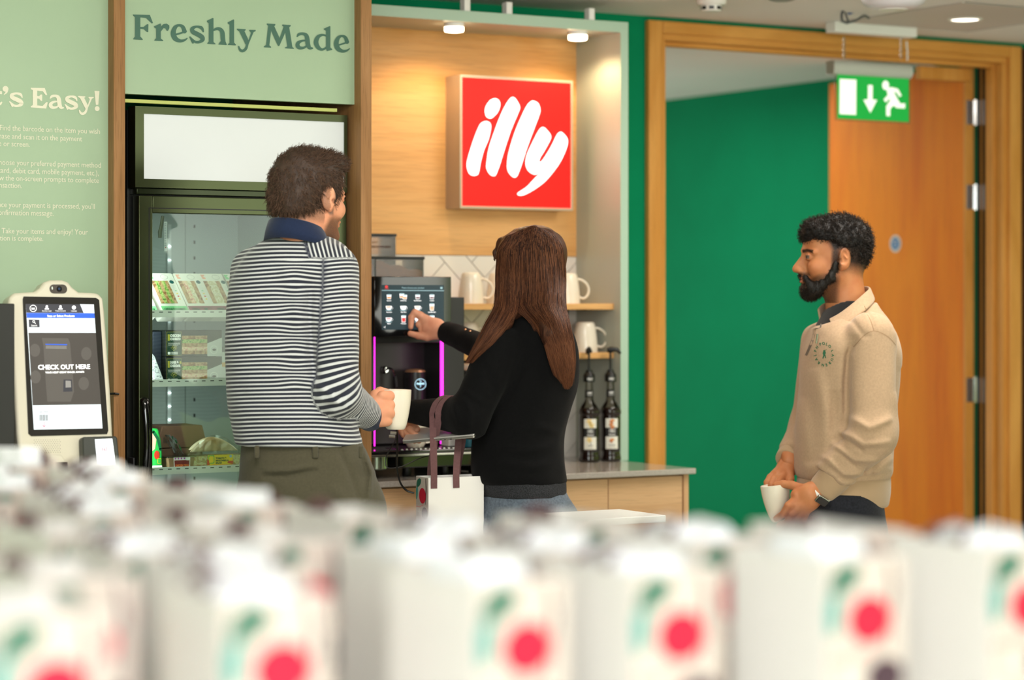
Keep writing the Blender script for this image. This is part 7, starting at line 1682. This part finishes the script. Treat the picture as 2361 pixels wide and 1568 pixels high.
def gift_bag_meshes(W, G, H, t):
    """local frame: printed gusset faces -y (width G along x), plain white broad side faces -x (width W along y); open top"""
    th = .0012; b_ = MB()
    b_.box(0, th, 0, W, 0, H, 0); b_.box(G - th, G, 0, W, 0, H, 0); b_.box(th, G - th, 0, th, 0, H, 0); b_.box(th, G - th, W - th, W, 0, H, 0); b_.box(th, G - th, th, W - th, 0, th, 0)
    b_.box(-.0008, 0, 0, W, H - .0025, H + .0008, 0)
    build('card_shell', b_, M['bagw'], t)
    g = MB(); gusset_art(g, (Vector((0, 0, 0)), Vector((1, 0, 0)), Vector((0, 0, 1)), Vector((0, -1, 0))), G, H)
    build('side_print', g, PR, t, smooth=False)
    g = MB(); gusset_art(g, (Vector((G, W, 0)), Vector((-1, 0, 0)), Vector((0, 0, 1)), Vector((0, 1, 0))), G, H); build('side_print', g, PR, t, smooth=False)
HBAG = empty('gift_bag', (0, 0, 0), 'white gift bag with mauve handles hanging from the woman\'s arm', 'gift bag')
Wb, Gb, Hb = .168, .088, .25
gift_bag_meshes(Wb, Gb, Hb, HBAG)
corner = atD(988, 1102, 6.70); th_ = math.radians(25)
# printed gusset on the left, white face to the right: turn so the broad side runs right-and-away
e1 = RT * math.cos(th_) + FW * math.sin(th_)
HBAG.location = corner - Vector((0, 0, Hb)); ang = math.atan2(e1.y, e1.x)      # direction of the white face
# local +y (broad side) must point along e1 while local +x (gusset) points left-and-away
HBAG.rotation_euler = (0, 0, ang - PI / 2); HBAG.scale = (-1, 1, 1)
HBAG.scale = (1, 1, 1)
# mirrored build instead of mirrored scale: gusset art sits on the local -y side, white on the -x side
HBAG.rotation_euler = (0, 0, ang)
for ch in list(HBAG.children): bpy.data.objects.remove(ch)
b_ = MB(); th2 = .0012
b_.box(0, Wb, 0, th2, 0, Hb); b_.box(0, Wb, Gb - th2, Gb, 0, Hb); b_.box(0, th2, th2, Gb - th2, 0, Hb); b_.box(Wb - th2, Wb, th2, Gb - th2, 0, Hb); b_.box(th2, Wb - th2, th2, Gb - th2, 0, th2)
def raw(name, mb3, mats_, par):
    loc = par.location.copy(); par.location = (0, 0, 0); o = build(name, mb3, mats_, par, smooth=False); par.location = loc; return o
raw('card_shell', b_, M['bagw'], HBAG)
g = MB(); gusset_art(g, (Vector((0, Gb, 0)), Vector((0, -1, 0)), Vector((0, 0, 1)), Vector((-1, 0, 0))), Gb, Hb); raw('side_print', g, PR, HBAG)
LP = lambda x_, y_, z_: np.array([ (e1 * x_ + Vector((-e1.y, e1.x, 0)) * y_ + HBAG.location - c.loc + Vector((0, 0, z_))).dot(v_) for v_ in (RT, FW, UP)])
def handle(name, x0_, x1_, y_, peak):
    P0_, P1_ = LP(x0_, y_, Hb - .03), LP(x0_, y_, Hb + .02); P3_, P4_ = LP(x1_, y_, Hb + .02), LP(x1_, y_, Hb - .03)
    dr_ = np.array([.9, .42, 0]); d2_ = np.array([.25, .3, 0]); loc = HBAG.location.copy()
    C0 = e1_ + (w1_ - e1_) * peak; ef = np.array([-.73, -.68, 0.]); zz = np.array([0, 0, 1.]); R0 = .0535 + (y_ > .01) * .0008
    ring_ = [C0 + R0 * (ef * math.cos(a_) + zz * math.sin(a_)) for a_ in (-.25, .2, .7, 1.2, 1.57, 1.95, 2.45, 2.95, 3.4)]
    mb_pts = [P0_, P1_, P1_ * .5 + ring_[0] * .5] + ring_ + [P3_ * .5 + ring_[-1] * .5, P3_, P4_]
    P_ = catmull([Vector(tuple(MV @ q_)) + c.loc for q_ in mb_pts], 6, False); n = len(P_); V_ = []
    R_ = Matrix.Rotation(-ang, 4, 'Z')
    for i, p_ in enumerate(P_):
        t_ = min(1, (abs(i / (n - 1) - .5) * 2) ** 2 * 1.3); e_ = (e1 * t_ + (RT * .68 - FW * .73) * (1 - t_)).normalized() * .0095
        V_ += [tuple(R_ @ (p_ - e_ - HBAG.location)), tuple(R_ @ (p_ + e_ - HBAG.location))]
    mb3 = MB(); mb3.add(V_, [(2 * i, 2 * i + 1, 2 * i + 3, 2 * i + 2) for i in range(n - 1)]); o = raw(name, mb3, M['ribbon'], HBAG); s_ = o.modifiers.new('thickness', 'SOLIDIFY'); s_.thickness = .0015
yt = 935
handle('handle', .016, .083, -.002, .40)
handle('handle', .045, .128, Gb + .002, .30)
# laptop on her arm
t = empty('laptop', WP(c, c(1000, 1012, -.05)), 'thin silver laptop held flat under the woman\'s forearm', 'laptop')
La, Lb_, Lc = atD(928, 1020, 6.80), atD(1094, 1006, 6.66), atD(944, 993, 7.02); ux = (Lb_ - La); uy = (Lc - La); uz = ux.cross(uy).normalized(); ux_n, uy_n = ux.normalized(), uy.normalized()
fr = (La, ux_n, uy_n, uz); g = MB(); g.prism(rrect2(0, 0, ux.length, uy.length, .008), -.0045, .0, fr); build('base', g, M['alu'], t, bevel=.0012)
g = MB(); g.prism(rrect2(0, 0, ux.length, uy.length, .008), .0012, .0055, fr); build('lid', g, mat('silver_lid_paint', 'd2d0cc', .35, metal=.4), t, bevel=.0012)
g = MB(); nf_ = -uy_n
for x_ in (.13, .145, .165): g.prism(rect2(x_, -.0032, x_ + .006, -.0012), 0, .0004, (La, ux_n, uz, nf_))
build('ports', g, M['ink'], t, smooth=False)
t = empty('usb_cable', WP(c, c(915, 1000, .0)), 'black cable with metal plugs dangling from the laptop', 'cable')
q_ = [c(914, 985, .06), c(916, 1010, .03), c(916, 1040, .0), c(915, 1075, -.03), c(922, 1110, -.05), c(936, 1130, -.06), c(955, 1137, -.06)]
build('cable_cord', MB().tube([tuple(WP(c, np.array(p_))) for p_ in catmull([Vector(x_) for x_ in q_], 6, False)], .0028, 8), M['black'], t, smooth=True)
q_ = [c(918, 1005, .04), c(903, 1030, .0), c(890, 1055, -.02), c(893, 1078, -.03), c(925, 1076, -.03), c(965, 1058, -.02), c(1000, 1048, .0)]
build('cable_cord', MB().tube([tuple(WP(c, np.array(p_))) for p_ in catmull([Vector(x_) for x_ in q_], 6, False)], .0016, 8), M['black'], t, smooth=True)
for (px, py) in ((905, 998), (902, 1006)):
    w0_ = WP(c, c(px - 5, py, .03)); w1_v = WP(c, c(px + 9, py + 1, .03)); build('usb_plug', MB().tube([w0_, w1_v], .0042, 4, ref=(0, 0, 1)), M['alu'], t)
# cup standing on the drip tray, card box behind the forearm
pc = atY(958, 1040, 6.42); t = empty('coffee_cup', (pc.x, 6.42, .9855), 'cream cup standing on the drip tray under the laptop', 'cup')
bb = mug_mesh(.07, .026, .041); bb.v = [(v_[0] + pc.x, v_[1] + 6.42, v_[2] + .9855) for v_ in bb.v]; build('cup_body', bb, M['cup'], t, smooth=60)
bb = handle_mesh(.07, .041, 1); bb.v = [(v_[0] + pc.x, v_[1] + 6.42, v_[2] + .9855) for v_ in bb.v]; build('handle', bb, M['cup'], t, smooth=60)
# ================================================================ the foreground: a table crowded with gift bags
TZ = .866; HBG = .30; WBG = .165; GBG = .098
tt = empty('display_table', (1.0, 2.6, 0), 'long white table crowded with white gift bags in the foreground', 'table')
build('tabletop', MB().box(-.75, 1.98, 1.45, 4.02, TZ - .03, TZ), M['white'], tt, bevel=.003)
for x_ in (-.68, 1.2):
    for y_ in (1.55, 3.92): build('leg', MB().box(x_ - .025, x_ + .025, y_ - .025, y_ + .025, 0, TZ - .03), M['alu'], tt)
protos = []
def make_bag(seed):
    r = random.Random(seed); t = empty('gift_bag', (0, 0, 0))
    gift_bag_meshes(WBG, GBG, HBG, t)
    for x_, sgn in (((0, -1), (GBG, 1)) if seed == 0 else ((0, -1),) if seed < 3 else ((GBG, 1),)):   # tape handles on the two broad sides, flopped over
        lean = r.uniform(.012, .04) * -sgn; pk = r.uniform(.0, .010)
        pts = [Vector((x_ - sgn * .004, .055, HBG - .03)), Vector((x_ - sgn * .004, .055, HBG + .004)), Vector((x_ + lean * .6, .058, HBG + pk * .8)), Vector((x_ + lean, .083, HBG + pk)), Vector((x_ + lean * .6, .108, HBG + pk * .8)), Vector((x_ - sgn * .004, .110, HBG + .004)), Vector((x_ - sgn * .004, .110, HBG - .03))]
        P_ = catmull(pts, 4, False); n = len(P_); V_ = []
        for i, p_ in enumerate(P_):
            a_ = i / (n - 1); e_ = Vector((0, math.cos(PI * (a_ - .0)) if False else 0, 0)); tg = (P_[min(i + 1, n - 1)] - P_[max(i - 1, 0)]).normalized(); e_ = tg.cross(Vector((1, 0, 0))).normalized() * .008
            V_ += [tuple(p_ - e_), tuple(p_ + e_)]
        mb3 = MB(); mb3.add(V_, [(2 * i, 2 * i + 1, 2 * i + 3, 2 * i + 2) for i in range(n - 1)]); o = build('handle', mb3, M['ribbon'], t, smooth=60); s_ = o.modifiers.new('thickness', 'SOLIDIFY'); s_.thickness = .0014
    if seed != 1:   # crumpled tissue paper standing out of the mouth
        r2_ = random.Random(seed + 40); b_ = MB(); n = 9; v_ = []
        for j in range(5):
            for i in range(n * 2):
                a_ = 2 * PI * i / (n * 2); rr = (.97 - .05 * j) * (1 + r2_.uniform(-.16, .16)); v_.append((GBG / 2 + GBG * .47 * rr * math.cos(a_), WBG / 2 + WBG * .46 * rr * math.sin(a_), HBG - .040 + j * .013 + r2_.uniform(-.006, .006)))
        m_ = n * 2; b_.add(v_, [(j * m_ + i, j * m_ + (i + 1) % m_, (j + 1) * m_ + (i + 1) % m_, (j + 1) * m_ + i) for j in range(4) for i in range(m_)] + [tuple(4 * m_ + i for i in range(m_))])
        build('tissue_paper', b_, mat('tissue', 'f4f6fb', .8), t, smooth=False)
    return t
rb = random.Random(3); bags = []
rows = [(1.90, [.43, .645, .85, 1.10, 1.27, 1.50, 1.715]), ]
y_ = 1.90
def xlim(y): return 1.80 if y < 2.3 else (1.66 if y < 2.45 else 1.42)
lay = [(1.90, x_) for x_ in rows[0][1] ]
for k_, y_ in enumerate((2.115, 2.33, 2.545, 2.76, 2.975, 3.19, 3.405, 3.62, 3.80)):
    x_ = xlim(y_) - .12 - .06 * (k_ % 2)
    while x_ > -.62:
        # skip what lies left of the picture
        px_ = CX + F * ((x_ * RT.x + y_ * RT.y) / (x_ * FW.x + y_ * FW.y))
        if px_ > -260: lay.append((y_ + rb.uniform(-.012, .012), x_))
        x_ -= rb.uniform(.165, .205)
pro = [make_bag(s_) for s_ in range(4)]
near_labels = ['nearest-row gift bag with a red cherry, at the bottom left corner of the photo', 'nearest-row gift bag with a red cherry cut by the left half of the bottom edge', 'nearest-row gift bag with a red cherry, below the man in stripes', 'nearest-row gift bag with a red cherry, below the woman in black', 'nearest-row gift bag with a red cherry, below the doorway frame', 'nearest-row gift bag with a red cherry, below the bearded man', 'nearest-row gift bag with a red cherry, cut by the right edge of the photo']
for i, (y_, x_) in enumerate(lay):
    t = pro[i] if i < 4 else copy_tree(pro[rb.randrange(4)])
    t.location = (x_, y_, TZ); t.rotation_euler = (0, 0, rb.uniform(-.07, .07))
    t['category'] = 'gift bag'
    t['group'] = 'nearest row of gift bags' if i < 7 else 'white gift bags crowding the foreground table'
    t['label'] = near_labels[i] if i < 7 else 'blurred white open gift bag with printed side, behind the nearest row on the foreground table'
# a low white side table by the cabinets
t = empty('side_table', (3.55, 5.35, 0), 'small white topped table between the woman and the cabinets', 'side table')
sa, sb_ = atD(1262, 1184, 6.35), atD(1420, 1197, 6.35); zt_ = sa.z
build('tabletop', MB().box(sa.x, sa.x + .24, sa.y - .20, sa.y + .02, zt_ - .018, zt_), M['white'], t, bevel=.002)
build('pedestal', MB().tube([(sa.x + .12, sa.y - .09, .02), (sa.x + .12, sa.y - .09, zt_ - .018)], .02, 16).lathe([(.1, 0), (.1, .012), (.03, .02)], 28, M=Matrix.Translation((sa.x + .12, sa.y - .09, 0))), M['alu'], t, smooth=True)
